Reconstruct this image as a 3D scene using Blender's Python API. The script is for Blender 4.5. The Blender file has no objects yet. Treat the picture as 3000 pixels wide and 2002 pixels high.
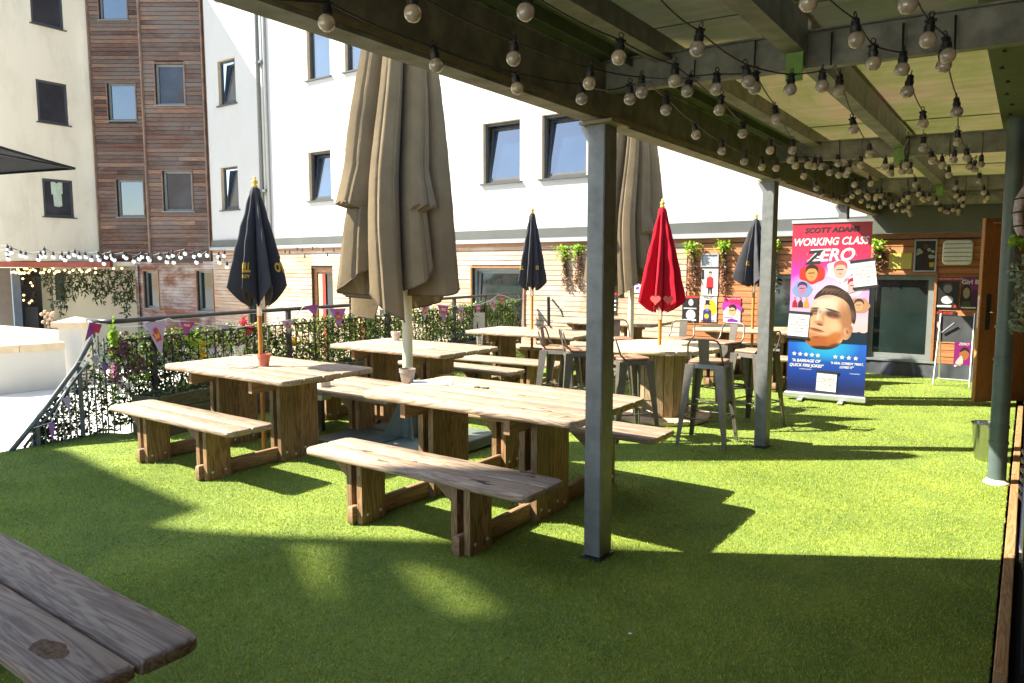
import bpy, math, random
import numpy as np
from mathutils import Vector, Matrix
from mathutils.geometry import tessellate_polygon
R = math.radians
random.seed(7)
rng = np.random.default_rng(5)
scene = bpy.context.scene
COL = scene.collection

# ---------------------------------------------------------------- camera maths
H, F = 1.60, 2122.0
PI_, YA = R(5.8), R(35.48)
fw = np.array([-math.sin(YA)*math.cos(PI_), math.cos(YA)*math.cos(PI_), -math.sin(PI_)])
rt = np.array([math.cos(YA), math.sin(YA), 0.0])
up = np.cross(rt, fw)
def ray(x, y): return fw + rt*(x-1500)/F + up*(1001-y)/F
def at(x, y, z=0.0):
    d = ray(x, y); t = (z-H)/d[2]; return (float(d[0]*t), float(d[1]*t), z)
def onY(x, y, Y):
    d = ray(x, y); t = Y/d[1]; return (float(d[0]*t), Y, float(H+d[2]*t))
def onX(x, y, X):
    d = ray(x, y); t = X/d[0]; return (X, float(d[1]*t), float(H+d[2]*t))
def deep(x, y, w):
    d = ray(x, y)*w; return (float(d[0]), float(d[1]), float(H+d[2]))

# ---------------------------------------------------------------- mesh helpers
class MB:
    def __init__(s): s.v = []; s.f = []; s.m = []
    def add(s, vs, fs, mi=0, M=None):
        o = len(s.v)
        if M is not None: vs = [tuple(M @ Vector(v)) for v in vs]
        s.v += [tuple(v) for v in vs]
        s.f += [tuple(i+o for i in f) for f in fs]
        s.m += [mi]*len(fs)
        return s
    def box(s, x0, x1, y0, y1, z0, z1, mi=0, M=None, b=0.0):
        if b > 0:
            return s.slab([(x0, y0), (x1, y0), (x1, y1), (x0, y1)], z0, z1, b, mi, M)
        vs = [(x0,y0,z0),(x1,y0,z0),(x1,y1,z0),(x0,y1,z0),(x0,y0,z1),(x1,y0,z1),(x1,y1,z1),(x0,y1,z1)]
        return s.add(vs, [(0,3,2,1),(4,5,6,7),(0,1,5,4),(1,2,6,5),(2,3,7,6),(3,0,4,7)], mi, M)
    def slab(s, out, z0, z1, ch=0.004, mi=0, M=None):
        # extrude a plan outline with chamfered rims
        n = len(out); cx = sum(p[0] for p in out)/n; cy = sum(p[1] for p in out)/n
        def inset(p):
            dx, dy = p[0]-cx, p[1]-cy
            return (p[0]-math.copysign(min(ch, abs(dx)), dx), p[1]-math.copysign(min(ch, abs(dy)), dy))
        ins = [inset(p) for p in out]
        rings = [(ins, z0), (out, z0+ch), (out, z1-ch), (ins, z1)]
        vs = []; fs = []
        for o, z in rings: vs += [(p[0], p[1], z) for p in o]
        for k in range(3):
            for i in range(n):
                j = (i+1) % n
                fs.append((k*n+i, k*n+j, (k+1)*n+j, (k+1)*n+i))
        fs.append(tuple(reversed(range(n)))); fs.append(tuple(range(3*n, 4*n)))
        return s.add(vs, fs, mi, M)
    def tube(s, pts, r, n=8, mi=0, M=None, caps=True):
        P = [Vector(p) for p in pts]; rr = r if isinstance(r, (list, tuple)) else [r]*len(P)
        vs = []; fs = []; prev = None
        for i, p in enumerate(P):
            t = (P[min(i+1, len(P)-1)] - P[max(i-1, 0)]).normalized()
            if prev is None:
                a = Vector((0,0,1)) if abs(t.z) < 0.9 else Vector((1,0,0))
                u = t.cross(a).normalized()
            else:
                u = (prev - t*prev.dot(t)).normalized()
            prev = u; w = t.cross(u)
            for k in range(n):
                A = 2*math.pi*k/n
                q = p + (u*math.cos(A) + w*math.sin(A))*rr[i]; vs.append(tuple(q))
        for i in range(len(P)-1):
            for k in range(n):
                k2 = (k+1) % n
                fs.append((i*n+k, i*n+k2, (i+1)*n+k2, (i+1)*n+k))
        if caps:
            fs.append(tuple(reversed(range(n)))); fs.append(tuple(range((len(P)-1)*n, len(P)*n)))
        return s.add(vs, fs, mi, M)
    def lathe(s, prof, n=16, mi=0, c=(0,0,0), M=None):
        vs = []; fs = []
        for r, z in prof:
            for k in range(n):
                A = 2*math.pi*k/n; vs.append((c[0]+r*math.cos(A), c[1]+r*math.sin(A), c[2]+z))
        m = len(prof)
        for i in range(m-1):
            for k in range(n):
                k2 = (k+1) % n
                fs.append((i*n+k, i*n+k2, (i+1)*n+k2, (i+1)*n+k))
        fs.append(tuple(reversed(range(n)))); fs.append(tuple(range((m-1)*n, m*n)))
        return s.add(vs, fs, mi, M)
    def ball(s, c, r, n=10, m=7, mi=0, sz=1.0):
        prof = [(max(r*math.sin(math.pi*i/m), 0.0005), -r*sz*math.cos(math.pi*i/m)) for i in range(m+1)]
        return s.lathe(prof, n, mi, c)
    def quad(s, a, b, c, d, mi=0): return s.add([a, b, c, d], [(0,1,2,3)], mi)
    def build(s, name, mats, parent=None, smooth=False, loc=None):
        me = bpy.data.meshes.new(name)
        me.from_pydata(s.v, [], s.f)
        if not isinstance(mats, (list, tuple)): mats = [mats]
        for m in mats: me.materials.append(m)
        if len(mats) > 1: me.polygons.foreach_set('material_index', s.m)
        if smooth: me.polygons.foreach_set('use_smooth', [True]*len(me.polygons))
        me.update()
        o = bpy.data.objects.new(name, me); COL.objects.link(o)
        if parent: o.parent = parent
        if loc: o.location = loc
        return o

def soft(o, ang=35):
    # smooth shading with sharp edges above an angle
    me = o.data
    me.polygons.foreach_set('use_smooth', [True]*len(me.polygons))
    me.set_sharp_from_angle(angle=R(ang))
    return o
def rrect(x0, x1, y0, y1, r, n=4):
    if not isinstance(r, (list, tuple)): r = [r]*4
    out = []
    for (cx, cy, a0, rr, sx, sy) in ((x0, y0, 180, r[0], 1, 1), (x1, y0, 270, r[1], -1, 1), (x1, y1, 0, r[2], -1, -1), (x0, y1, 90, r[3], 1, -1)):
        if rr <= 0.0005: out.append((cx, cy)); continue
        for k in range(n+1):
            A = R(a0+90*k/n); out.append((cx+sx*rr+rr*math.cos(A), cy+sy*rr+rr*math.sin(A)))
    return out

def tag(o, label=None, cat=None, group=None, kind=None):
    if label: o['label'] = label
    if cat: o['category'] = cat
    if group: o['group'] = group
    if kind: o['kind'] = kind
    return o
def empty(name, loc=(0,0,0), rz=0.0, label=None, cat=None, group=None):
    o = bpy.data.objects.new(name, None); COL.objects.link(o)
    o.empty_display_size = 0.1; o.location = loc; o.rotation_euler = (0, 0, rz)
    return tag(o, label, cat, group)
def copy_tree(o, parent=None):
    c = o.copy(); COL.objects.link(c); c.parent = parent
    for ch in list(CH.get(o.name, [])) or [k for k in bpy.data.objects if k.parent == o]:
        copy_tree(ch, c)
    return c
CH = {}
def dup(root, loc, rz, label, group=None):
    c = copy_tree(root); c.location = loc; c.rotation_euler = (0, 0, rz); c['label'] = label
    if group: c['group'] = group
    return c

# ---------------------------------------------------------------- materials
def newmat(name):
    m = bpy.data.materials.new(name); m.use_nodes = True
    nt = m.node_tree; b = nt.nodes['Principled BSDF']
    return m, nt, b
def c4(c): return (c[0], c[1], c[2], 1.0)
def coords(nt, scale=(1,1,1), island=0.0, rot=(0,0,0)):
    tc = nt.nodes.new('ShaderNodeTexCoord'); mp = nt.nodes.new('ShaderNodeMapping')
    mp.inputs['Scale'].default_value = scale; mp.inputs['Rotation'].default_value = rot
    nt.links.new(tc.outputs['Object'], mp.inputs['Vector'])
    if island:
        ge = nt.nodes.new('ShaderNodeNewGeometry'); mu = nt.nodes.new('ShaderNodeMath'); mu.operation = 'MULTIPLY'
        mu.inputs[1].default_value = island
        nt.links.new(ge.outputs['Random Per Island'], mu.inputs[0])
        cb = nt.nodes.new('ShaderNodeCombineXYZ')
        for i in range(3): nt.links.new(mu.outputs[0], cb.inputs[i])
        nt.links.new(cb.outputs[0], mp.inputs['Location'])
    return mp.outputs['Vector']
def noise(nt, vec, scale, detail=4, rough=0.55, dist=0.0):
    n = nt.nodes.new('ShaderNodeTexNoise'); n.inputs['Scale'].default_value = scale
    n.inputs['Detail'].default_value = detail; n.inputs['Roughness'].default_value = rough
    n.inputs['Distortion'].default_value = dist
    if vec is not None: nt.links.new(vec, n.inputs['Vector'])
    return n.outputs['Fac']
def ramp(nt, fac, stops):
    r = nt.nodes.new('ShaderNodeValToRGB'); e = r.color_ramp.elements
    while len(e) < len(stops): e.new(0.5)
    for i, (p, c) in enumerate(stops): e[i].position = p; e[i].color = c4(c)
    nt.links.new(fac, r.inputs['Fac']); return r.outputs['Color']
def mix(nt, fac, a, b, mode='MIX'):
    m = nt.nodes.new('ShaderNodeMix'); m.data_type = 'RGBA'; m.blend_type = mode
    for i, v in ((0, fac), (6, a), (7, b)):
        s = m.inputs[i]
        if isinstance(v, (int, float)): s.default_value = v
        elif isinstance(v, tuple): s.default_value = c4(v)
        else: nt.links.new(v, s)
    return m.outputs[2]
def bump(nt, b, h, strength=0.3, dist=0.01):
    n = nt.nodes.new('ShaderNodeBump'); n.inputs['Strength'].default_value = strength
    n.inputs['Distance'].default_value = dist
    nt.links.new(h, n.inputs['Height']); nt.links.new(n.outputs['Normal'], b.inputs['Normal'])
def mth(nt, op, a, b=None):
    m = nt.nodes.new('ShaderNodeMath'); m.operation = op
    for i, v in enumerate((a, b)):
        if v is None: continue
        if isinstance(v, (int, float)): m.inputs[i].default_value = v
        else: nt.links.new(v, m.inputs[i])
    return m.outputs[0]

def plain(name, col, rough=0.6, metal=0.0, var=0.12, vscale=6.0, bmp=0.0, bscale=60, spec=0.5, emis=None, estr=1.0):
    m, nt, b = newmat(name)
    v = coords(nt)
    f = noise(nt, v, vscale, 5, 0.6)
    lo = tuple(c*(1-var) for c in col); hi = tuple(min(1, c*(1+var)) for c in col)
    nt.links.new(ramp(nt, f, [(0.3, lo), (0.7, hi)]), b.inputs['Base Color'])
    b.inputs['Roughness'].default_value = rough; b.inputs['Metallic'].default_value = metal
    b.inputs['Specular IOR Level'].default_value = spec
    if bmp: bump(nt, b, noise(nt, v, bscale, 3), bmp, 0.004)
    if emis:
        b.inputs['Emission Color'].default_value = c4(emis); b.inputs['Emission Strength'].default_value = estr
    return m
def wood(name, axis, light, dark, rough=0.7, freq=16.0, knots=True, stain=None, tint=0.25, bmp=0.25):
    m, nt, b = newmat(name)
    sc = [freq]*3; sc[axis] = freq*0.075
    v = coords(nt, tuple(sc), island=37.0)
    w = nt.nodes.new('ShaderNodeTexNoise'); w.inputs['Scale'].default_value = 0.35; w.inputs['Detail'].default_value = 2
    nt.links.new(v, w.inputs['Vector'])
    # growth rings: sine of a warped coordinate
    g = noise(nt, v, 0.9, 3, 0.5, 1.6)
    rings = mth(nt, 'SINE', mth(nt, 'MULTIPLY', g, 46.0))
    rings = mth(nt, 'MULTIPLY', mth(nt, 'ADD', rings, 1.0), 0.5)
    fine = noise(nt, v, 5.0, 6, 0.7)
    f = mth(nt, 'ADD', mth(nt, 'MULTIPLY', rings, 0.42), mth(nt, 'MULTIPLY', fine, 0.62))
    mid = tuple((a*0.55+c*0.45) for a, c in zip(light, dark))
    col = ramp(nt, f, [(0.22, dark), (0.5, mid), (0.78, light)])
    ge = nt.nodes.new('ShaderNodeNewGeometry')
    br = ramp(nt, ge.outputs['Random Per Island'], [(0.0, tuple(1-tint for _ in range(3))), (1.0, (1.0, 1-tint*0.15, 1-tint*0.3))])
    col = mix(nt, 1.0, col, br, 'MULTIPLY')
    if knots:
        ks = [2.6]*3; ks[axis] = 1.5
        kv = coords(nt, tuple(ks), island=11.0)
        vo = nt.nodes.new('ShaderNodeTexVoronoi'); vo.inputs['Scale'].default_value = 1.6
        nt.links.new(kv, vo.inputs['Vector'])
        kf = ramp(nt, vo.outputs['Distance'], [(0.03, (1,1,1)), (0.10, (0,0,0))])
        col = mix(nt, mth(nt, 'MULTIPLY', kf, 0.9), col, tuple(c*0.35 for c in dark))
    sv = coords(nt, (1,1,1), island=5.0)
    big = noise(nt, sv, 3.5, 5, 0.65)
    st = stain or tuple(c*0.55 for c in dark)
    col = mix(nt, mth(nt, 'MULTIPLY', ramp(nt, big, [(0.56, (0,0,0)), (0.75, (1,1,1))]), 0.4), col, st)
    nt.links.new(col, b.inputs['Base Color'])
    b.inputs['Roughness'].default_value = rough
    bump(nt, b, f, bmp, 0.004)
    return m
def cladding_mat(name, cols, grey, greyamt=0.5, axis=0, rough=0.75, streak=1.0):
    m, nt, b = newmat(name)
    ge = nt.nodes.new('ShaderNodeNewGeometry')
    base = ramp(nt, ge.outputs['Random Per Island'], [(i/(len(cols)-1), c) for i, c in enumerate(cols)])
    sc = [9.0, 9.0, 60.0]; sc[axis] = 1.1
    v = coords(nt, tuple(sc), island=23.0)
    fine = noise(nt, v, 1.0, 6, 0.7, 0.4)
    col = mix(nt, 1.0, base, ramp(nt, fine, [(0.28, (0.30,0.27,0.26)), (0.5, (0.85,0.83,0.82)), (0.72, (1.6,1.5,1.4))]), 'MULTIPLY')
    bv = coords(nt, (0.8, 0.8, 1.6))
    big = noise(nt, bv, 0.9, 6, 0.7, 0.5)
    gm = mth(nt, 'MULTIPLY', ramp(nt, big, [(0.42, (0,0,0)), (0.62, (1,1,1))]), greyamt)
    col = mix(nt, gm, col, grey)
    nt.links.new(col, b.inputs['Base Color'])
    b.inputs['Roughness'].default_value = rough
    bump(nt, b, fine, 0.35*streak, 0.004)
    return m
def render_mat(name, col, dirt, amt=0.35, scale=0.6):
    # painted render with faint vertical runs of dirt
    m, nt, b = newmat(name)
    v = coords(nt, (1.0, 1.0, 0.22))
    runs = noise(nt, v, scale*3, 6, 0.7, 0.6)
    v2 = coords(nt, (1,1,1)); cl = noise(nt, v2, scale, 5, 0.65)
    f = mth(nt, 'MULTIPLY', runs, cl)
    c = mix(nt, mth(nt, 'MULTIPLY', ramp(nt, f, [(0.22, (0,0,0)), (0.42, (1,1,1))]), amt), col, dirt)
    nt.links.new(c, b.inputs['Base Color']); b.inputs['Roughness'].default_value = 0.9
    b.inputs['Specular IOR Level'].default_value = 0.2
    bump(nt, b, noise(nt, v2, 90, 4, 0.6), 0.25, 0.004)
    return m
def leafmat(name, cols, trans=0.35, rough=0.45):
    m, nt, b = newmat(name)
    ge = nt.nodes.new('ShaderNodeNewGeometry')
    c = ramp(nt, ge.outputs['Random Per Island'], [(i/max(1, len(cols)-1), q) for i, q in enumerate(cols)])
    nt.links.new(c, b.inputs['Base Color']); b.inputs['Roughness'].default_value = rough
    tr = nt.nodes.new('ShaderNodeBsdfTranslucent'); nt.links.new(c, tr.inputs['Color'])
    mx = nt.nodes.new('ShaderNodeMixShader'); mx.inputs[0].default_value = trans
    nt.links.new(b.outputs[0], mx.inputs[1]); nt.links.new(tr.outputs[0], mx.inputs[2])
    nt.links.new(mx.outputs[0], nt.nodes['Material Output'].inputs['Surface'])
    return m
def fabric(name, col, var=0.15, trans=0.15, dirt=None, sheen=0.10):
    m, nt, b = newmat(name)
    v = coords(nt)
    f = noise(nt, v, 2.5, 6, 0.65)
    c = ramp(nt, f, [(0.3, tuple(x*(1-var) for x in col)), (0.7, tuple(min(1, x*(1+var)) for x in col))])
    if dirt:
        d = noise(nt, coords(nt, (6, 6, 0.7)), 1.3, 5, 0.7)
        c = mix(nt, mth(nt, 'MULTIPLY', ramp(nt, d, [(0.5, (0,0,0)), (0.75, (1,1,1))]), 0.5), c, dirt)
    nt.links.new(c, b.inputs['Base Color']); b.inputs['Roughness'].default_value = 0.9
    b.inputs['Sheen Weight'].default_value = sheen; b.inputs['Specular IOR Level'].default_value = 0.2
    bump(nt, b, noise(nt, v, 14, 5, 0.6), 0.35, 0.01)
    tr = nt.nodes.new('ShaderNodeBsdfTranslucent'); nt.links.new(c, tr.inputs['Color'])
    mx = nt.nodes.new('ShaderNodeMixShader'); mx.inputs[0].default_value = trans
    nt.links.new(b.outputs[0], mx.inputs[1]); nt.links.new(tr.outputs[0], mx.inputs[2])
    nt.links.new(mx.outputs[0], nt.nodes['Material Output'].inputs['Surface'])
    return m
def flat(name, col, rough=0.6, spec=0.3):
    m, nt, b = newmat(name)
    f = noise(nt, coords(nt), 40, 2)
    nt.links.new(ramp(nt, f, [(0.3, tuple(c*0.96 for c in col)), (0.7, col)]), b.inputs['Base Color'])
    b.inputs['Roughness'].default_value = rough; b.inputs['Specular IOR Level'].default_value = spec
    return m
def glassmat(name, col=(0.015, 0.018, 0.02), rough=0.03, spec=1.0, ior=1.7):
    m, nt, b = newmat(name)
    f = noise(nt, coords(nt), 1.2, 3)
    nt.links.new(ramp(nt, f, [(0.35, tuple(c*0.7 for c in col)), (0.7, tuple(c*1.5 for c in col))]), b.inputs['Base Color'])
    b.inputs['Roughness'].default_value = rough; b.inputs['Specular IOR Level'].default_value = spec
    b.inputs['IOR'].default_value = ior
    return m

MT = {}
MT['wtop'] = wood('table top timber', 0, (0.46, 0.345, 0.24), (0.18, 0.115, 0.07), 0.62, tint=0.25, bmp=0.5)
MT['wleg'] = wood('table leg timber', 2, (0.33, 0.205, 0.095), (0.12, 0.066, 0.028), 0.68, tint=0.3)
MT['wrail'] = wood('table rail timber', 1, (0.34, 0.21, 0.11), (0.17, 0.095, 0.045), 0.72)
MT['wold'] = wood('weathered bench timber', 0, (0.25, 0.19, 0.14), (0.10, 0.066, 0.046), 0.75, freq=12, tint=0.12, bmp=0.55)
MT['bolt'] = plain('zinc bolt', (0.6, 0.58, 0.55), 0.35, 1.0)
MT['steel'] = plain('galvanised steel', (0.175, 0.175, 0.135), 0.55, 0.15, 0.45, 9, 0.15, 80)
MT['post'] = plain('galvanised post steel', (0.15, 0.155, 0.15), 0.5, 0.3, 0.22, 14, 0.15, 80)
MT['bouncegreen'] = plain('steel tinted by green bounce', (0.085, 0.11, 0.05), 0.6, 0.05, 0.3, 7, 0.2, 50)  # green bounce light from below is put into the steel colour
MT['flange'] = plain('weathered flange', (0.22, 0.19, 0.11), 0.6, 0.1, 0.25, 12, 0.2, 60)
MT['soffit'] = plain('green soffit panel', (0.075, 0.095, 0.045), 0.65, 0.0, 0.25, 3)
MT['cleat'] = plain('lime green cleat', (0.16, 0.30, 0.05), 0.6, 0.0, 0.25, 12)
MT['black'] = plain('black plastic', (0.012, 0.012, 0.012), 0.45)
MT['blackmetal'] = plain('black painted steel', (0.022, 0.022, 0.024), 0.4, 0.0, 0.3, 20)
MT['railgrey'] = plain('grey painted steel', (0.10, 0.11, 0.11), 0.4, 0.0, 0.2, 20)
MT['white'] = render_mat('white render', (0.47, 0.465, 0.445), (0.38, 0.37, 0.34), 0.35, 0.5)
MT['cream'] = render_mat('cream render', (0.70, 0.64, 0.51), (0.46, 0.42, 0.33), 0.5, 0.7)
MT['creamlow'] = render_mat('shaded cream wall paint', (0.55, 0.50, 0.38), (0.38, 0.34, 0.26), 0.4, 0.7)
MT['brick'] = render_mat('brown stone', (0.40, 0.23, 0.14), (0.26, 0.15, 0.10), 0.6, 1.2)
MT['frame'] = plain('dark grey window frame', (0.045, 0.05, 0.055), 0.45)
MT['framegrey'] = plain('grey window frame', (0.17, 0.19, 0.19), 0.45)
MT['reveal'] = plain('buff window reveal', (0.52, 0.42, 0.29), 0.8)
MT['wframe'] = plain('stained timber frame', (0.28, 0.12, 0.045), 0.5, 0, 0.2, 10)
MT['glass'] = glassmat('window glass', (0.010,0.022,0.04), 0.02, 1.0, 1.95)  # blue tint puts sky reflection into the pane colour
MT['glasscream'] = glassmat('curtained window glass', (0.03,0.033,0.042), 0.08, 0.35)
MT['glassdark'] = glassmat('dark window glass', (0.012, 0.02, 0.018), 0.06, 0.35)
MT['clad'] = cladding_mat('cedar cladding brown', [(0.055,0.028,0.020),(0.15,0.078,0.050),(0.065,0.034,0.025),(0.29,0.165,0.105),(0.045,0.028,0.023),(0.22,0.12,0.075),(0.12,0.045,0.026),(0.09,0.05,0.035)], (0.13,0.108,0.093), 0.85, 0)
MT['clad2'] = cladding_mat('cedar cladding bleached', [(0.42,0.28,0.18),(0.50,0.36,0.245),(0.38,0.235,0.14),(0.46,0.32,0.22),(0.44,0.26,0.15)], (0.46,0.40,0.33), 0.75, 0, streak=0.5)
MT['clad3'] = cladding_mat('cedar cladding orange', [(0.42,0.17,0.055),(0.36,0.13,0.04),(0.46,0.21,0.075),(0.40,0.15,0.05)], (0.38,0.19,0.09), 0.3, 0, streak=0.6)
MT['band'] = plain('grey metal fascia', (0.075, 0.08, 0.075), 0.5, 0.1, 0.12, 2)
MT['bandlight'] = plain('pale metal flashing', (0.30, 0.31, 0.32), 0.45, 0.1, 0.06, 2)
MT['rust'] = plain('red painted fascia', (0.26, 0.055, 0.03), 0.6, 0, 0.25, 2)
MT['stone'] = plain('coping stone', (0.50, 0.40, 0.27), 0.85, 0, 0.15, 3, 0.3, 40)
MT['terr'] = render_mat('off white wall paint', (0.46,0.45,0.42), (0.34,0.33,0.30), 0.35, 0.8)
MT['pave'] = plain('pale concrete paving', (0.62, 0.61, 0.57), 0.9, 0, 0.06, 1.5, 0.1, 30)
MT['markbrown'] = plain('dark brown wear', (0.10,0.055,0.032), 0.85, 0, 0.5, 60)
MT['kerb'] = wood('kerb timber', 1, (0.42, 0.24, 0.10), (0.22, 0.11, 0.04), 0.7)
MT['dooredge'] = wood('sunlit orange door wood', 2, (0.50, 0.24, 0.075), (0.34, 0.14, 0.035), 0.4, knots=False, freq=22)  # brighter orange puts sunlight on the door edge into its colour
MT['doorface'] = wood('dark stained door wood', 2, (0.32, 0.13, 0.042), (0.18, 0.068, 0.022), 0.35, knots=False, freq=22)
MT['pole'] = wood('varnished pole wood', 2, (0.60, 0.27, 0.065), (0.42, 0.16, 0.03), 0.35, knots=False, freq=30)
MT['navy'] = fabric('charcoal navy canvas', (0.040, 0.040, 0.046), 0.2, 0.04)
MT['red'] = fabric('red canvas', (0.42, 0.003, 0.018), 0.12, 0.25)
MT['beige'] = fabric('beige canvas', (0.19, 0.142, 0.083), 0.18, 0.10, (0.125, 0.095, 0.058))
MT['hem'] = fabric('dark hem tape', (0.11, 0.085, 0.055), 0.1, 0.0)
MT['creampole'] = plain('cream painted pole', (0.62, 0.56, 0.40), 0.4, 0, 0.08, 8)
MT['basegreen'] = plain('pale green steel plate', (0.095, 0.12, 0.09), 0.6, 0.0, 0.3, 4)
MT['gold'] = flat('gold lettering', (0.62, 0.40, 0.05))
MT['goldfin'] = plain('gold finial', (0.70, 0.42, 0.08), 0.3, 0.3)
MT['pink'] = flat('pale red print', (0.55, 0.10, 0.09))
MT['stool'] = plain('gunmetal painted steel', (0.14, 0.125, 0.105), 0.38, 0.45, 0.15, 25)
MT['stoolseat'] = wood('stool seat wood', 0, (0.36, 0.20, 0.12), (0.22, 0.11, 0.06), 0.5, knots=False)
MT['spool'] = wood('spool timber', 2, (0.46, 0.33, 0.19), (0.24, 0.15, 0.075), 0.75, tint=0.3)
MT['spooltop'] = wood('spool top timber', 0, (0.62, 0.50, 0.33), (0.36, 0.26, 0.15), 0.7, tint=0.25)
MT['ivy'] = leafmat('ivy leaves', [(0.045,0.09,0.014),(0.10,0.19,0.02),(0.19,0.31,0.03),(0.13,0.08,0.04),(0.025,0.045,0.01),(0.035,0.07,0.01),(0.26,0.36,0.04),(0.14,0.24,0.02),(0.03,0.05,0.01),(0.04,0.025,0.015)])
MT['lime'] = leafmat('lime foliage', [(0.25,0.42,0.03),(0.36,0.52,0.05),(0.17,0.32,0.02)])
MT['olive'] = leafmat('long olive leaves', [(0.02,0.045,0.012),(0.035,0.07,0.015),(0.05,0.085,0.02),(0.09,0.05,0.015)], 0.2)
MT['vine'] = leafmat('reddish trailing leaves', [(0.16,0.07,0.045),(0.26,0.15,0.09),(0.12,0.09,0.035),(0.30,0.13,0.14)], 0.25)
MT['silver'] = leafmat('silver green leaves', [(0.17,0.22,0.12),(0.26,0.30,0.20),(0.12,0.17,0.08)], 0.2)
MT['teal'] = leafmat('blue green leaves', [(0.03,0.07,0.06),(0.05,0.11,0.10)], 0.2)
MT['trellis'] = plain('dark brown trellis', (0.028, 0.018, 0.012), 0.7)
MT['planter'] = wood('old planter timber', 0, (0.10, 0.075, 0.045), (0.045, 0.032, 0.02), 0.85)
MT['planterg'] = wood('green stained planter timber', 0, (0.085, 0.085, 0.04), (0.04, 0.04, 0.018), 0.85)
MT['terra'] = plain('terracotta', (0.50, 0.14, 0.08), 0.6, 0, 0.1, 10)
MT['potgrey'] = plain('weathered metal pot', (0.30, 0.25, 0.21), 0.5, 0.3, 0.35, 25)
MT['potwhite'] = plain('off white pot', (0.55, 0.50, 0.42), 0.6, 0, 0.25, 25)
MT['paper'] = flat('white paper', (0.62, 0.62, 0.60))
MT['ink'] = flat('black ink', (0.02, 0.02, 0.025))
MT['chrome'] = plain('brushed steel', (0.55, 0.55, 0.53), 0.22, 1.0, 0.08, 10)
MT['alu'] = plain('aluminium', (0.62, 0.63, 0.65), 0.35, 0.8, 0.05)
MT['plaster'] = plain('white plastic', (0.70, 0.69, 0.62), 0.4, 0, 0.08, 15)
MT['pipe'] = plain('green grey drainpipe', (0.075, 0.105, 0.10), 0.42, 0, 0.18, 7, 0.05)
MT['matte'] = plain('matte black sheet', (0.012,0.012,0.013), 0.85, spec=0.1)
MT['tarp'] = plain('black plastic membrane', (0.045, 0.05, 0.055), 0.28, 0, 0.3, 5, 0.5, 9)
MT['rope'] = plain('white cord', (0.72, 0.70, 0.66), 0.8)
def glass_clear(name, tint=(0.9, 0.95, 0.93)):
    m, nt, b = newmat(name)
    f = noise(nt, coords(nt), 8, 2)
    nt.links.new(ramp(nt, f, [(0.3, tint), (0.7, (1, 1, 1))]), b.inputs['Base Color'])
    b.inputs['Transmission Weight'].default_value = 0.95; b.inputs['Roughness'].default_value = 0.03
    return m
MT['clear'] = glass_clear('drinking glass')
def bulb_mat(name, cols, tr_=0.30):
    m, nt, b = newmat(name)
    oi = nt.nodes.new('ShaderNodeObjectInfo')
    c = ramp(nt, oi.outputs['Random'], [(i/(len(cols)-1), q) for i, q in enumerate(cols)])
    n_ = noise(nt, coords(nt), 60, 3)
    c = mix(nt, 1.0, c, ramp(nt, n_, [(0.3, (0.85, 0.85, 0.85)), (0.7, (1.1, 1.08, 1.0))]), 'MULTIPLY')
    nt.links.new(c, b.inputs['Base Color']); b.inputs['Roughness'].default_value = 0.12
    b.inputs['Transmission Weight'].default_value = tr_; b.inputs['Subsurface Weight'].default_value = 0.25
    b.inputs['Subsurface Radius'].default_value = (0.02, 0.02, 0.02)
    b.inputs['Coat Weight'].default_value = 0.8
    return m
MT['bulb'] = bulb_mat('frosted bulb glass', [(0.46,0.41,0.37),(0.58,0.49,0.36),(0.36,0.33,0.31),(0.58,0.49,0.35),(0.44,0.38,0.34)])
MT['bulbw'] = bulb_mat('white bulb glass', [(0.85,0.85,0.85),(0.9,0.9,0.92)], 0.0)
MT['fairy'] = plain('warm fairy light', (0.9, 0.6, 0.25), 0.4, emis=(1.0, 0.62, 0.2), estr=1.6)

# corrugated roof sheet: light passes through, dirty
def roof_mat():
    m, nt, b = newmat('corrugated translucent sheet')
    v = coords(nt, (1.0, 1.0, 1.0))
    d = noise(nt, coords(nt, (1.6, 0.8, 1)), 0.8, 6, 0.7, 0.8)
    base = ramp(nt, d, [(0.30, (0.11,0.12,0.034)), (0.46, (0.17,0.16,0.055)), (0.58, (0.225,0.175,0.085)), (0.72, (0.26,0.13,0.09))])
    st = noise(nt, coords(nt, (1.2, 30, 1)), 1.0, 3)
    base = mix(nt, 1.0, base, ramp(nt, st, [(0.3, (0.8,0.8,0.8)), (0.7, (1.05,1.05,1.05))]), 'MULTIPLY')
    nt.links.new(base, b.inputs['Base Color']); b.inputs['Roughness'].default_value = 0.5
    tr = nt.nodes.new('ShaderNodeBsdfTranslucent'); nt.links.new(base, tr.inputs['Color'])
    mx = nt.nodes.new('ShaderNodeMixShader'); mx.inputs[0].default_value = 0.42
    nt.links.new(b.outputs[0], mx.inputs[1]); nt.links.new(tr.outputs[0], mx.inputs[2])
    nt.links.new(mx.outputs[0], nt.nodes['Material Output'].inputs['Surface'])
    return m
MT['roof'] = roof_mat()

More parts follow.
